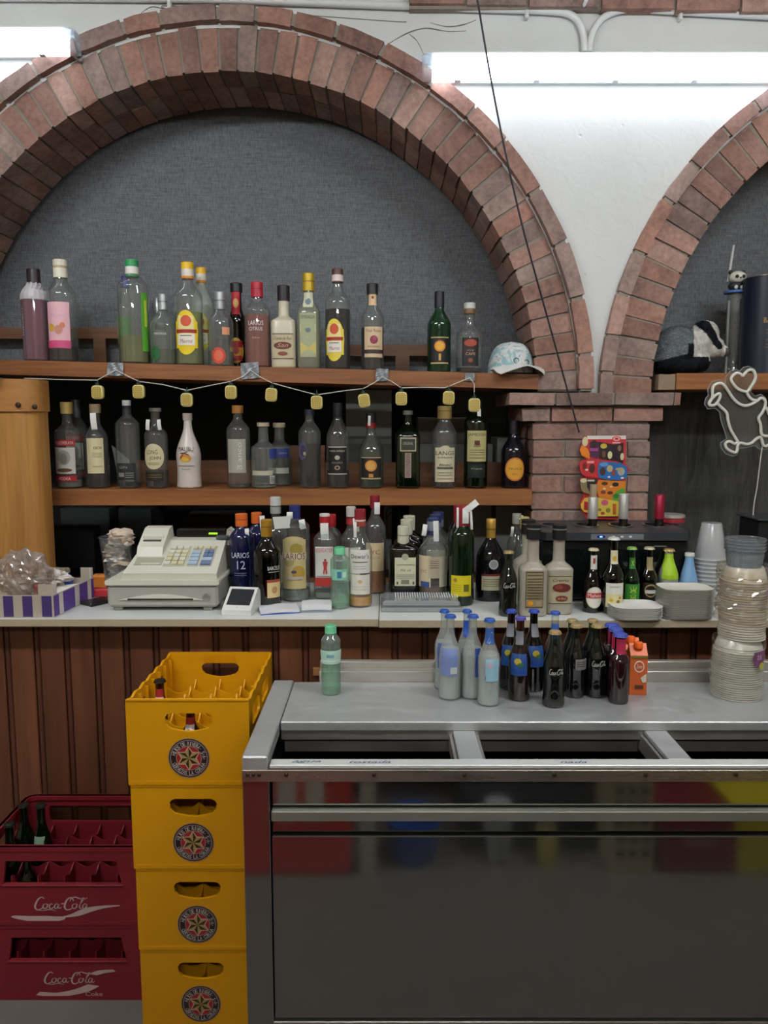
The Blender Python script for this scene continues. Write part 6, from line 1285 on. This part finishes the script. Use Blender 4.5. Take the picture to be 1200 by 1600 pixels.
# wine bottle necks standing in the holes
for k, px, yt, fc, lab, c2 in ((1, 926, 757, 'b9b9b2', 'wine bottle with silver foil and cork standing in the wine cooler', 'b09a7c'), (1.42, 974, 772, 'b4b4ac', 'wine bottle with silver capsule and white top in the wine cooler', 'd8d6cf'), (2, 1030, 773, '9a1c38', 'wine bottle with dark red capsule in the wine cooler', '9a1c38')):
    Yb = YF+.16; xx = xof(px, Yb, zt+.03); hb = zof(yt, Yb)-ZC-.02; t = thing('wine_bottle', lab, 'bottle', (xx, Yb, ZC+.02), 0, 'wine bottles in the wine cooler')
    mb = MB(); rr = .036; f1 = (H-.085)/hb
    mb.lathe([(0, rr*.9), (.01, rr), (H-.12, rr), (H-.06, rr*.6), (H-.045, .0155), (H+.012, .0145)], g_dkbrown, 24); mb.build('body', t, True)
    ct = hb-(.045 if k == 1 else .004); mb = MB(); mb.lathe([(H+.001, .0165), (ct, .0165), (ct+.002, .015)], M(fc, .35, .4), 24); mb.build('capsule', t, True)
    mb = MB(); mb.lathe([(ct+.0021, .0115 if k == 1 else .0158), (hb, .0125 if k == 1 else .0158)], M(c2, .7), 20); mb.build('cork' if k == 1 else 'capsule_top', t, True)
# red rimmed tin on the lid
Yb = YF+.235; xx = xof(1050, Yb, zt); t = thing('ashtray_tin', 'low round tin with red rim on the wine cooler lid', 'tin', (xx-.004, Yb, ZC+H+.0006)); mb = MB(); mb.lathe([(0, .045), (.016, .045)], M('a83038', .4), 32); mb.build('tin_body', t, True)
mb = MB(); mb.lathe([(.0165, .047), (.019, .047), (.026, .046), (.027, .043)], M('c9c6bc', .3, .5), 32); mb.build('lid', t, True)

# ---- ice cream price sign
YI = 2.755; a = at(905, 808, YI); zb3 = ZC+H+.0006; q = at(940, 740, YI); s = dep(YI, 1.4)/F; Wd, Hd = 70*s, zof(680, YI)-zb3
t = thing('ice_cream_sign', 'cut-out ice cream display sign leaning on the brick pier', 'sign', (at(942, 740, YI).x, YI, zb3)); u = lambda x, y: ((x-480)/1600*150*s*1.0, Hd*(1-(y-85)/1415.))
def poly(pts): return [((x-480)/960*90*s, Hd*(1-(y-85)/1415)) for x, y in pts]
ol = [(180,100),(840,85),(845,560),(880,620),(915,660),(880,720),(850,800),(860,1100),(770,1500),(235,1490),(160,1390),(110,1290),(110,1200),(160,1110),(150,1040),(105,990),(115,900),(85,840),(110,800),(190,790),(130,740),(85,660),(75,560),(110,510),(200,490),(110,420),(75,330),(100,250),(115,150)]
mb = MB(); mb.prism([poly(ol)], -.004, 0, M('c03034', .45)); mb.build('board', t)
def sp(items): 
    mb = MB()
    for k, (pts, c) in enumerate(items):
        e = -.0043-.0002*k; pl = [(x, e, z) for x, z in poly(pts)]; tri = tessellate_polygon([[Vector((p[0], p[2], 0)) for p in pl]]); mb.add(pl, [tuple(f) for f in tri], M(c, .4, vary=.02))
    return mb
ell = lambda cx, cy, rx, ry, n=18: [(cx+rx*cos(2*pi*k/n), cy+ry*sin(2*pi*k/n)) for k in range(n)]
it = [([(190,95),(835,90),(835,150),(200,150)], 'dcd8d0'), ([(380,190),(640,240),(800,210),(805,560),(700,520),(400,480),(370,330)], '33262a'), (ell(680,145,75,45), 'd84a50'), (ell(680,145,55,32), 'e8c0bc'), (ell(680,145,35,20), 'c83038'), ([(615,200),(745,200),(745,222),(615,222)], 'e8b8b0'),
      ([(240,190),(370,190),(400,330),(380,480),(250,440),(235,300)], '54324a'), (ell(310,235,55,70), '3c2a30'), ([(75,330),(110,250),(200,300),(245,380),(245,480),(180,450),(110,420)], 'e8862c'), (ell(160,190,48,80), 'd8caa0'), ([(240,300),(380,300),(380,350),(240,350)], 'a04a88'), (ell(470,265,55,42), 'c9b24c'),
      (ell(475,400,32,58), '6a4a38'), (ell(578,415,38,65), 'd9cf9a'), (ell(680,420,38,62), '30202a'), (ell(780,440,32,60), 'd6caa0'), (ell(730,300,30,50), '8a6a4a'), (ell(620,310,50,40), '2c2430'),
      ([(85,560),(110,510),(220,490),(410,500),(385,700),(400,800),(200,780),(130,740),(85,660)], 'c8343c'), (ell(160,600,36,60), '7a3028'), (ell(285,640,50,80), '5a2c24'), ([(200,515),(320,515),(310,550),(200,550)], 'e4b0a8'), (ell(200,660,26,16), 'e8d8d0'),
      ([(410,520),(560,530),(760,550),(850,600),(880,690),(860,790),(760,835),(560,830),(410,800),(385,690),(390,580)], '2c6cb0'), (ell(465,690,48,70), '4a3430'), (ell(580,640,50,60), 'b9a878'), (ell(645,710,36,50), '8a4038'), (ell(770,690,60,70), 'a8a4a0'), (ell(740,650,70,25), 'b0a070'), (ell(480,570,70,35), '6a9cc8'), (ell(570,780,24,16), 'd8dce0'), (ell(790,795,28,16), 'd8dce0'),
      ([(90,840),(110,800),(200,800),(240,1000),(270,1080),(160,1040),(110,980)], '8a7c58'), (ell(150,840,55,36), 'd6cfa0'), ([(205,810),(390,815),(360,880),(260,1000),(210,950)], '2c2824'), ([(215,825),(330,825),(330,855),(215,855)], 'c9c5b8'),
      ([(400,830),(850,850),(850,1100),(620,1200),(410,1130),(360,930)], 'd8802c'), (ell(500,890,55,30), '5a3424'), (ell(680,905,55,35), '30282a'), (ell(480,1035,45,30), '8a4a38'), (ell(595,1045,48,28), '6a3428'), (ell(495,975,28,18), 'e8c8a8'), (ell(610,940,26,16), 'e8c8a8'),
      ([(640,1130),(690,1030),(790,960),(845,980),(830,1040),(740,1110),(740,1180),(640,1190)], '5aa03c'), (ell(690,1100,50,40), '3c8034'), ([(400,1130),(740,1190),(760,1440),(400,1440)], 'd8c04c'), (ell(510,1210,60,50), 'c85a78'), (ell(480,1390,36,26), 'a84a24'), (ell(570,1340,40,40), '8a7a3c'), (ell(430,1330,26,26), '8a6a4c'),
      ([(640,1230),(700,1230),(700,1410),(650,1410)], 'c8642c'), ([(110,1240),(170,1130),(260,1120),(260,1380),(170,1370),(115,1300)], 'e0c04c'), ([(165,1185),(255,1200),(250,1340),(165,1330)], 'b82a2c')]
sp(it).build('printed_picture', t)
t.rotation_euler = (0, 0, 0)

# ================================================================ HAT
xh = xof(797, 2.86, 1.8); zs = shz(xh)+.0006; t = thing('baseball_cap', 'white and turquoise marbled baseball cap on the right end of the upper shelf', 'cap', (xh, 2.845, zs), R(13))
def marble():
    m, tt, o = nt('marbled_cloth'); p = N(tt, 'ShaderNodeBsdfPrincipled', i_Roughness=.8); tc = N(tt, 'ShaderNodeTexCoord'); n1 = N(tt, 'ShaderNodeTexNoise', i_Scale=14.0, i_Detail=3.0, i_Distortion=2.5)
    tt.links.new(tc.outputs['Object'], n1.inputs[0]); r = N(tt, 'ShaderNodeValToRGB'); e = r.color_ramp.elements; e[0].position = .42; e[0].color = lin('8fb4b8'); e[1].position = .5; e[1].color = lin('c9cccb')
    x = e.new(.6); x.color = lin('d4d4d0'); x = e.new(.66); x.color = lin('7a9c9c'); x = e.new(.72); x.color = lin('c9cccb')
    tt.links.new(n1.outputs[0], r.inputs[0]); tt.links.new(r.outputs[0], p.inputs['Base Color']); tt.links.new(p.outputs[0], o.inputs[0]); return m
mm = marble(); rr = .082; hc = .112
def dome(x): return x
rs = []
for i in range(15):
    f = i/14; z = hc*sin(f*pi/2); r = rr*(cos(f*pi/2)**.62)+.0008
    rs.append([(r*cos(2*pi*j/48)*(1+.012*abs(cos(3*2*pi*j/48))), r*1.05*sin(2*pi*j/48), z+.004) for j in range(48)])
mb = MB(); mb.rings(rs, mm); mb.build('crown', t, True)
mb = MB(); vs = []; n = 20; dep_ = .062
for i in range(n+1):
    a = R(-165+150*i/n)
    for j in range(6):
        f = j/5; ex_ = sin(pi*i/n)**.55; rad = rr*1.0+dep_*f*ex_; x_ = rad*cos(a); y_ = rad*1.05*sin(a)
        z_ = .018-.010*f*f-.040*(abs(cos(a))**1.3)*f*max(0, min(1, (-y_-.085)/.02))+.012*(1-abs(cos(a)))
        vs.append((x_, y_, z_+.006))
m0 = len(vs); vs += [(a_, b_, c_-.003) for a_, b_, c_ in vs]; g = lambda i, j: i*6+j; fs = [(g(i,j), g(i+1,j), g(i+1,j+1), g(i,j+1)) for i in range(n) for j in range(5)]; fs += [tuple(k+m0 for k in f[::-1]) for f in fs]
fs += [(g(i,5), g(i+1,5), g(i+1,5)+m0, g(i,5)+m0) for i in range(n)]
mb.add(vs, fs, M('cccbc6', .8)); o = mb.build('brim', t, True); o.rotation_euler = (0, 0, 0)
mb = MB(); mb.lathe([(0, .006), (.003, .005), (.004, .002)], M('a8c4c4', .8), 12, c=(0, 0, hc+.0035)); mb.build('top_button', t, True)
mb = MB()
for ph, hz_ in ((-100, 46), (-70, 40)):
    a = R(ph); f = math.asin(min(1, (hz_/1000)/hc)); r = rr*(cos(f)**.62)
    c = Vector((r*cos(a), r*1.05*sin(a)-.002, hz_/1000)); 
    mb.tube([c+Vector((.009*cos(q), 0, .009*sin(q))) for q in [2*pi*k/14 for k in range(15)]], .0018, M('5a6a6c', .6), 6)
mb.build('embroidery', t, True)

# ================================================================ TOY BADGER
q = at(1068, 580, 2.86); t = thing('toy_badger', 'black white and grey plush badger on the right hand shelf', 'plush toy', (q.x, 2.86, ZR+.0006)); s = dep(2.86, 1.8)/F
def bx(px, py): p = at(px, py, 2.86); return (p.x-q.x, p.z-ZR)
BL = []
def bl(px, py, dy, rx, ry, rz, an=0): x, z = bx(px, py); BL.append((x, dy, z, rx*s, ry*s, rz*s, an))
bl(1056, 547, 0, 36, 36, 36, -10); bl(1046, 563, 0, 30, 34, 22); bl(1075, 550, 0, 28, 28, 30, -20); bl(1084, 566, -.01, 22, 26, 18); bl(1062, 572, -.04, 26, 18, 13)
bl(1096, 528, -.012, 23, 20, 27, 35); bl(1112, 543, -.018, 17, 14, 16, 40); bl(1124, 549, -.02, 13, 10, 9, 20); bl(1108, 508, .02, 8, 5, 8); bl(1094, 512, -.05, 8, 5, 8)
import bmesh
bm = bmesh.new()
for x, y, z, rx, ry, rz, an in BL:
    mt_ = Matrix.Translation((x, y, z)) @ Matrix.Rotation(R(an), 4, 'Y') @ Matrix.Diagonal((rx, ry, rz, 1)); bmesh.ops.create_uvsphere(bm, u_segments=20, v_segments=14, radius=1, matrix=mt_)
me = bpy.data.meshes.new('badger_tmp'); bm.to_mesh(me); bm.free(); ob = bpy.data.objects.new('badger_tmp', me); COL.objects.link(ob)
md = ob.modifiers.new('r', 'REMESH'); md.mode = 'VOXEL'; md.voxel_size = .0035; sm = ob.modifiers.new('s', 'SMOOTH'); sm.iterations = 8; sm.factor = .6
me2 = bpy.data.meshes.new_from_object(ob.evaluated_get(bpy.context.evaluated_depsgraph_get())); bpy.data.objects.remove(ob)
px_ = lambda v: (q.x+v[0])/ (dep(2.86, ZR+v[2])/F)+600
def py_(v): return 800+F*tan(atan((CH-(ZR+v[2]))/2.86)-TH)
def bcol(v):
    x, y = px_(v), py_(v)
    inhead = x > 1078 and not (x < 1100 and y > 560)
    # head: white with a dark stripe running from ear through eye to muzzle
    if x+.35*(y-530) > 1074+0 and y < 560 and x > 1072 or (x > 1098 and y < 566):
        d = (x-1085)*.5-(y-508)*.0
        # stripe axis from (1088,508) to (1115,546)
        ax, ay_, bx_, by_ = 1092, 510, 1115, 543; L2 = (bx_-ax)**2+(by_-ay_)**2; tt = max(0, min(1, ((x-ax)*(bx_-ax)+(y-ay_)*(by_-ay_))/L2)); dd = math.hypot(x-ax-tt*(bx_-ax), y-ay_-tt*(by_-ay_))
        if dd < 8.5-3*tt and v[1] < .03: return (.012, .014, .018)
        if x > 1126 and y > 545: return (.12, .11, .10)
        return (.62, .6, .54)
    if y > 555-.25*(x-1040)+6 or (x > 1062 and y > 540): return (.012, .014, .018)
    k = .5+.5*noise.noise(Vector(v)*180); return (.10+.12*k, .115+.13*k, .12+.14*k)
ca = me2.color_attributes.new('Col', 'FLOAT_COLOR', 'POINT')
for i, v in enumerate(me2.vertices): ca.data[i].color = bcol(v.co)+(1,)
me2.materials.clear(); me2.materials.append(MA('plush', .95, .6, 220, .5, .1)); me2.shade_smooth(); bd = bpy.data.objects.new('body', me2); COL.objects.link(bd); bd.parent = t
mb = MB(); random.seed(3); vsn = [(v.co.copy(), v.normal.copy()) for v in me2.vertices]
m_fur = MA('plush_fur', .95, 0, 50, .9, .1)
for co, no in random.sample(vsn, min(7000, len(vsn))):
    c = bcol(co); white = c[0] > .4
    if co.z < .008: continue
    ln = .0035 if white else .009; tdir = (no*.6+Vector((-.5, -.1, -.5))+Vector([random.uniform(-.35, .35) for _ in range(3)])).normalized()*ln
    sd = no.cross(tdir).normalized()*.0009; k = random.uniform(.6, 1.7) if not white else random.uniform(.9, 1.05); mb.col = tuple(min(.7, v*k) for v in c)
    mb.add([co-sd, co+sd, co+tdir], [(0, 1, 2)], m_fur)
o = mb.build('fur', t); o['kind'] = 'stuff'
mb = MB(); n1 = bx(1130, 548); mb.lathe([(-.006, .002), (-.004, .006), (0, .008), (.004, .006), (.006, .002)], M('5a5650', .5), 14, c=(n1[0], -.024, n1[1])); mb.build('nose', t, True)
random.seed(11)

# ---- tumbler with panda lid and straw
YP2 = 2.92; x = at(1144, 560, YP2).x; t = thing('tumbler', 'tall clear tumbler with panda topped blue lid and straw on the right hand shelf', 'tumbler', (x, YP2, ZR+.0006)); s = dep(YP2, 1.9)/F
hl = zof(458, YP2)-ZR; mb = MB(); r = 11*s
mb.lathe([(0, r*1.3), (.012, r*1.42), (.03, r*1.35), (.042, r*1.05), (.05, r), (hl-.004, r*1.1)], g_clear, 28); mb.build('tumbler_wall', t, True)
mb = MB(); mb.lathe([(hl-.002, r*1.55), (hl+.004, r*1.6), (hl+.007, r*1.4)], M('5a78b8', .4), 28); mb.build('lid', t, True)
pa = empty('panda', (0, 0, hl+.0075)); pa.parent = t
mb = MB(); rs = lambda sx, sy, sz, c: [[(c[0]+sx*sin(pi*i/10)*cos(2*pi*j/20), c[1]+sy*sin(pi*i/10)*sin(2*pi*j/20), c[2]-sz*cos(pi*i/10)) for j in range(20)] for i in range(11)]
mb.rings(rs(12*s, 10*s, 8*s, (0, 0, 7*s)), M('1e2226', .6)); mb.build('panda_body', pa, True)
mb = MB(); mb.rings(rs(13*s, 11*s, 9.5*s, (1*s, -.004, 20*s)), M('d8d6c6', .5)); mb.build('panda_head', pa, True)
mb = MB()
for sx, sz, c in ((2.6*s, 2.6*s, (-4*s, -.028, 20*s)), (2.6*s, 2.6*s, (6*s, -.028, 20*s)), (3.4*s, 3.4*s, (-9*s, .0, 28*s)), (3.4*s, 3.4*s, (10*s, 0, 28*s)), (1.4*s, 1*s, (1*s, -.0305, 18*s))): mb.rings(rs(sx, 3*s, sz, c), M('23262a', .5))
mb.build('panda_patches', pa, True)
mb = MB()
for c in ((-4*s, -.024, 4*s), (5*s, -.024, 4*s), (11*s, -.014, 6*s)): mb.rings(rs(3*s, 2.4*s, 3.2*s, c), M('cfcdbd', .5))
mb.build('panda_paws', pa, True)
mb = MB(); a, b, c = at(1134, 578, YP2)-Vector((x, YP2, ZR)), at(1140, 440, YP2)-Vector((x, YP2, ZR)), at(1149, 382, YP2)-Vector((x, YP2, ZR))
a.z = .006; b2 = at(1139, 470, YP2)-Vector((x, YP2, ZR)); mb.tube([a, b2], .0045, G('c9cdca', .2, .5, .8), 10)
rr_ = []; L = []
for k in range(40):
    f = k/39; p = Vector((b.x, .014, b.z)).lerp(Vector((c.x, .014, c.z)), f); L.append(p); rr_.append(.0046+(.0009 if (k % 2 and f < .8) else 0))
mb.tube(L, rr_, M('c9ccc8', .4), 10); mb.build('straw', t, True)
# ---- black whisky tin, small bottle behind
YN = 2.86; x0, x1 = at(1160, 560, YN).x, at(1252, 560, YN).x; s = dep(YN, 1.85)/F; r = 40*s
t = thing('gift_tin', 'tall black cylindrical gift tin with flower emblem and gold letters, right edge', 'tin', (at(1160, 500, YN).x+r+.002, YN, ZR+.0006)); H = zof(436, YN)-ZR
mb = MB(); mb.lathe([(0, r), (H-.004, r), (H-.003, r*1.01), (H, r*1.01)], M('1c2230', .35), 48); mb.build('can', t, True)
mb = MB(); mb.lathe([(H+.0001, r*1.0), (H+.002, r*1.0), (H+.003, r*.97)], M('a08c74', .3, .7), 48); mb.build('rim', t, True)
mb = MB(); P = lambda u, v, e: ((r+.0006+e)*cos(-pi/2-R(18)+u/r), (r+.0006+e)*sin(-pi/2-R(18)+u/r), H*.5+v)
paint(mb, P, [('o', .25, .42, .55, .3, '5a6468'), ('o', .3, .42, .32, .18, 'b03a3c'), ('o', .12, .5, .16, .1, '7a9080'), ('t', 'BALLANTINES', .35, .1, 1.3, .12, 'b9974a')] + lines(-.2, .9, (-.12, -.2, -.35, -.45, -.52), '7a6a50', .012), r*2.0, H*.9); mb.build('print', t)
YN2 = 2.97
bottle('miniature_bottle', 'small dark capped bottle between the tumbler and the black tin', 'bottle', None, 1158, 18, 468, YN2, ZR+.0006, .55, .75, .55, glass=g_clear, liq=(.2, L_('8a7a3c')), cap=(.2, [(1, k_('23423c'))]), labels=[dict(z=(.2, .5), w=1.6, c='b9ac78')])

# ================================================================ UNLIT NEON SIGN
YE = 2.70; Q = lambda x, y: at(1090+x, 560+y, YE)
o_ = Q(60, 90); t = thing('neon_sign', 'unlit white neon sign of a dog holding a heart, clear backing', 'neon sign', o_); mn = M('d2d1c6', .35)
paths = [[(69,28),(66,25),(60,23),(54,27),(51,33),(56,42),(64,49),(74,52),(78,50),(82,44),(87,36),(89,28),(86,20),(80,18),(74,22),(69,28)], [(75,52),(79,60),(85,65),(91,66)],
         [(17,70),(22,60),(22,50),(25,42),(34,39),(40,42),(46,50),(53,61),(62,70),(72,74),(82,72),(91,67),(98,62),(104,66),(104,74),(100,84),(94,93),(97,104),(98,117),(103,121),(112,121),(120,121)],
         [(28,57),(33,55),(34,60),(30,68),(25,73),(18,73),(17,69),(22,62),(28,57)], [(30,70),(33,74),(44,85),(46,96),(50,110),(56,121),(62,131)],
         [(62,131),(56,133),(50,130),(44,131),(42,136),(46,142),(56,147),(60,144),(61,137),(65,132),(75,134),(83,132),(90,126),(96,123),(99,128),(101,135),(106,137),(112,133),(114,124)], [(105,76),(109,84),(112,95),(112,121)]]
mb = MB()
for pt in paths: mb.tube(cr([Q(x, y)-o_+Vector((0, -.006, 0)) for x, y in pt], 4), .0052, mn, 8)
mb.build('neon_tube', t, True)
ol = [(44,44),(44,30),(51,20),(60,17),(66,20),(72,14),(80,12),(90,17),(94,28),(91,38),(83,52),(90,59),(99,56),(107,62),(108,74),(114,82),(118,96),(124,118),(124,128),(116,140),(106,142),(97,142),(90,136),(78,139),(66,141),(62,150),(56,153),(44,149),(37,140),(36,132),(46,125),(42,112),(37,98),(35,84),(28,78),(16,79),(11,71),(13,62),(17,58),(16,48),(22,37),(34,33),(42,38)]
mb = MB(); mb.prism([[((Q(x, y)-o_).x, (Q(x, y)-o_).z) for x, y in ol]], .0, .004, G('eef2f0', .05, .03, .9)); mb.build('acrylic_backing', t)
mb = MB(); mb.tube([((Q(x, y)-o_).x, .002, (Q(x, y)-o_).z) for x, y in ol+[ol[0]]], .0016, G('e8ecea', .08, .25, .9), 6); mb.build('acrylic_edge', t)
mb = MB(); L = cr([Q(101, 137), Q(98, 160), Q(93, 200), Q(87, 240), at(1176, 870, 2.7)], 6); mb.tube(L, .0022, M('c4c4b8', .5), 7); tag(mb.build('sign_cord', smooth=True), 'thin pale cord hanging from the neon sign', 'cord')

# ================================================================ CUPS, PLATES, PACKS at the right
def cup_mesh(h, r0, r1, m):
    mb = MB(); mb.lathe([(0, r0*.97), (.002, r0), (h-.012, r0+(r1-r0)*.93), (h-.010, r1*.96), (h-.004, r1*.985), (h-.0028, r1*1.055), (h-.0004, r1*1.055), (h, r1*1.02), (h-.001, r1*.98)], m, 28, cap1=False); return mb
def copies(src, spots, labels=None, grp=None):
    for i, (loc, rot) in enumerate(spots):
        o = src if i == 0 else src.copy()
        if i: COL.objects.link(o)
        o.location = loc; o.rotation_euler = rot
        if labels: o['label'] = (('lowest ' if i == 0 else 'topmost ' if i == len(spots)-1 else '') + labels) if isinstance(labels, str) else labels[i]
        if grp: o['group'] = grp
# big wrapped cups on the cooler
Yc = Yof(1085, ZD); xc = xof(1149, Yc, ZD); s = dep(Yc, 1.0)/F; rr = 35*s; g_cup = G('e6e6de', .12, .30, .8)
m_cupw = G('f2ecdf', .25, .62, .9)
def xc_(z): return xc+.0+ (z-ZD)*.02
c0 = cup_mesh(.032, rr*.86, rr, m_cupw).build('plastic_cup', None, True); tag(c0, '', 'cup')
n1 = 22; pit = (zof(995, Yc)-ZD-.032)/(n1-1)
sp_ = [((xc+.001*sin(k), Yc, ZD+.0006+k*pit+.032), (pi, 0, k*.7)) for k in range(n1)]
copies(c0, sp_, 'translucent plastic cup in the lower sleeve of the tall stack on the cooler', 'cups in the lower sleeve')
c1 = cup_mesh(.036, rr*.8, rr*.93, m_cupw).build('plastic_cup', None, True); tag(c1, '', 'cup')
z1_ = ZD+.0006+(n1-1)*pit+.032+.001; n2 = 24; ztop = zof(884, Yc); pit2 = (ztop-z1_-.036)/(n2-1)
copies(c1, [((xc+.006+.001*cos(k), Yc, z1_+.036+k*pit2), (pi, 0, k*.7)) for k in range(n2)], 'translucent plastic cup in the upper sleeve of the tall stack on the cooler', 'cups in the upper sleeve')
# loose clear cups on top
c2 = cup_mesh(.125, rr*.5, rr*.82, G('dbe2e6', .05, .12, .7)).build('plastic_cup', None, True); tag(c2, '', 'cup'); z2_ = ztop-.03; z3 = zof(841, Yc)
copies(c2, [((xc+.004, Yc, z3-.02+.0065*(k-1)*1.0-.006), (pi*0, 0, k)) if False else ((xc+.004, Yc, z3-.125-.008*(3-k)), (0, 0, k)) for k in range(4)], 'clear plastic cup standing in the top of the tall wrapped stack', 'clear cups on top of the stack')
def sleeve(label, x, y, z0, z1, r0, r1, seed, mat, amp=.06):
    mb = MB(); rs = []; n = 40; m = 26
    for i in range(m+1):
        f = i/m; z = z0+(z1-z0)*f; ring = []
        for j in range(n):
            a = 2*pi*j/n; k = 1+amp*noise.noise(Vector((cos(a)*1.6+seed, sin(a)*1.6, f*9)))+amp*.7*noise.noise(Vector((cos(a)*4+seed, sin(a)*4, f*22)))
            ring.append((x+(r0+(r1-r0)*f)*k*cos(a), y+(r0+(r1-r0)*f)*k*sin(a), z))
        rs.append(ring)
    mb.rings(rs, mat, False, False); o = mb.build('plastic_sleeve', None, False); tag(o, label, 'plastic wrap'); return o
g_wrap = G('f6f8f6', .12, .02, .95)
sleeve('crinkled clear plastic sleeve around the lower cups on the cooler', xc, Yc, ZD+.004, z1_-.004, rr*1.10, rr*1.13, 2, g_wrap, .05)
o = sleeve('bunched clear plastic bag around the upper cups on the cooler', xc+.006, Yc, z1_+.045, ztop+.005, rr*1.13, rr*1.12, 7, G('f2ecdf', .12, .09, .92), .13)
mb = MB(); P = lambda u, v, e: (xc+(rr*1.15+e)*cos(-pi/2+.42+u/rr), Yc+(rr*1.15+e)*sin(-pi/2+.42+u/rr), zof(1022, Yc)+v)
paint(mb, P, [('p', [(-.9,.9),(.9,1),(.8,-.2),(-.2,-.6),(-.9,-.1)], '7a3a6c'), ('o', .4, -.5, .9, .7, 'a8a83c'), ('t', '25', -.1, .4, .8, .4, 'd8c8d4')], .032, .05); o = mb.build('brand_sticker'); tag(o, 'purple and green sticker on the plastic sleeve of the lower cups', 'sticker')
mb = MB(); P = lambda u, v, e: (xc+.006+(rr*1.32+e)*cos(-pi/2+.5+u/rr), Yc+(rr*1.32+e)*sin(-pi/2+.5+u/rr), zof(920, Yc)+v); paint(mb, P, [('p', [(-.9,.7),(.5,1),(.9,-.3),(-.4,-.9)], '8a6a80')], .03, .03); o = mb.build('brand_sticker'); tag(o, 'small faded purple sticker on the bunched bag of the upper cups', 'sticker')
# upside down white cup stack on the counter
Yc2 = 2.47; x = xof(1106, Yc2, ZC); s = dep(Yc2, 1.1)/F; r0, r1 = 15*s, 25*s; g_c3 = G('e2e6e6', .2, .35, .85)
hc_ = .118; top = zof(817, Yc2)-ZC; n = 12; c3 = cup_mesh(hc_, r0, r1, g_c3).build('plastic_cup', None, True); tag(c3, '', 'cup')
copies(c3, [((x, Yc2, ZC+.0006+hc_+k*(top-hc_)/(n-1)), (pi, 0, k)) for k in range(n)], 'cloudy plastic cup in the upside down stack beside the wine cooler', 'upside down cups on the counter')
# foam plates
def plate(w, d, h, m):
    mb = MB(); o1 = rrect(-w/2, w/2, -d/2, d/2, min(w, d)*.32, 7); mb.rings([[(a*k, b*k, z) for a, b in o1] for z, k in ((0, .9), (h*.3, .94), (h*.9, 1), (h, 1), (h*.95, .97), (h*.35, .88))], m); return mb
m_foam = M('dedcd4', .6, vary=.03)
Y = Yof(972, ZC); xa, xb = xof(961, Y, ZC), xof(1041, Y, ZC); w = xb-xa; pl = plate(w, .12, .006, m_foam).build('foam_plate', None, True); tag(pl, '', 'plate')
copies(pl, [(((xa+xb)/2+.0006*sin(k*3), Y+.06, ZC+.0006+k*.0048), (0, 0, 0)) for k in range(8)], 'white foam plate in the low pile beside the beers', 'foam plates in the low pile')
Y = Yof(972, ZC)+.012; xa, xb = xof(1039, Y, ZC), xof(1120, Y, ZC); w = xb-xa; H = zof(921, Y+.02)-ZC; pl = plate(w, .11, .006, M('d3cec2', .6)).build('foam_plate', None, True); tag(pl, '', 'plate'); n = int(H/.0052)
copies(pl, [(((xa+xb)/2+.0008*sin(k*3), Y+.058, ZC+.0006+k*(H-.006)/(n-1)), (0, 0, 0)) for k in range(n)], 'foam plate in the tall wrapped pile beside the cups', 'foam plates in the tall pile')
mb = MB(); o1 = rrect(-w/2-.003, w/2+.003, -.058, .058, .042, 8); m = 10
mb.rings([[(a*(1+.01*noise.noise(Vector((a*60, b*60, z*60+2)))), b*(1+.01*noise.noise(Vector((a*60, b*60, z*60)))), z) for a, b in o1] for z in [.003+(H-.001)*i/m for i in range(m+1)]], G('e9e6e0', .12, .12, .85), False, False)
o = mb.build('shrink_wrap', None, False); tag(o, 'clear shrink wrap around the tall pile of foam plates', 'plastic wrap'); o.location = ((xa+xb)/2, Y+.058, ZC+.0006)
# white box at the right edge, black crate and appliance behind
Y = Yof(974, ZC)+.05; x0 = xof(1168, Y, ZC); mb = MB(); mb.box(0, .16, 0, .12, 0, zof(922, Y)-ZC, M('c9cabd', .55), .004); o = mb.build('white_carton'); tag(o, 'white carton behind the tall cup stack, right edge', 'box'); o.location = (x0, Y, ZC+.0006)
Y = 2.60; x0 = xof(1187, Y, 1.3); t = thing('black_appliance', 'black appliance with flat lid at the right edge behind the cups', 'appliance', (x0+.15, Y+.08, ZC+.0006)); h = zof(812, Y)-ZC
mb = MB(); mb.box(-.145, .2, -.07, .08, 0, h-.006, M('16181b', .4), .005); mb.build('body', t); mb = MB(); mb.box(-.155, .21, -.085, .08, h-.005, h+.002, M('3a3d3f', .35), .002); mb.build('lid', t)
mb = MB()
for k in range(7): mb.box(-.1, .15, -.076, -.0705, .02+k*.012, .025+k*.012, M('2a2d30', .4))
mb.build('vent_slats', t)
# price tag card beside the large gin bottle
q = at(441, 817, 2.38); mb = MB(); mb.add([(-.03, 0, .018), (.028, -.004, .022), (.022, -.002, -.016), (-.024, .002, -.020), (-.03, .0015, .018), (.028, -.0025, .022), (.022, -.0005, -.016), (-.024, .0035, -.020)], [(0,1,2,3),(7,6,5,4),(0,4,5,1),(1,5,6,2),(2,6,7,3),(3,7,4,0)], M('d4d6cc', .5)); o = mb.build('paper_tag'); tag(o, 'white paper slip hung between the gold capped rum and the large gin bottle', 'paper'); o.location = q
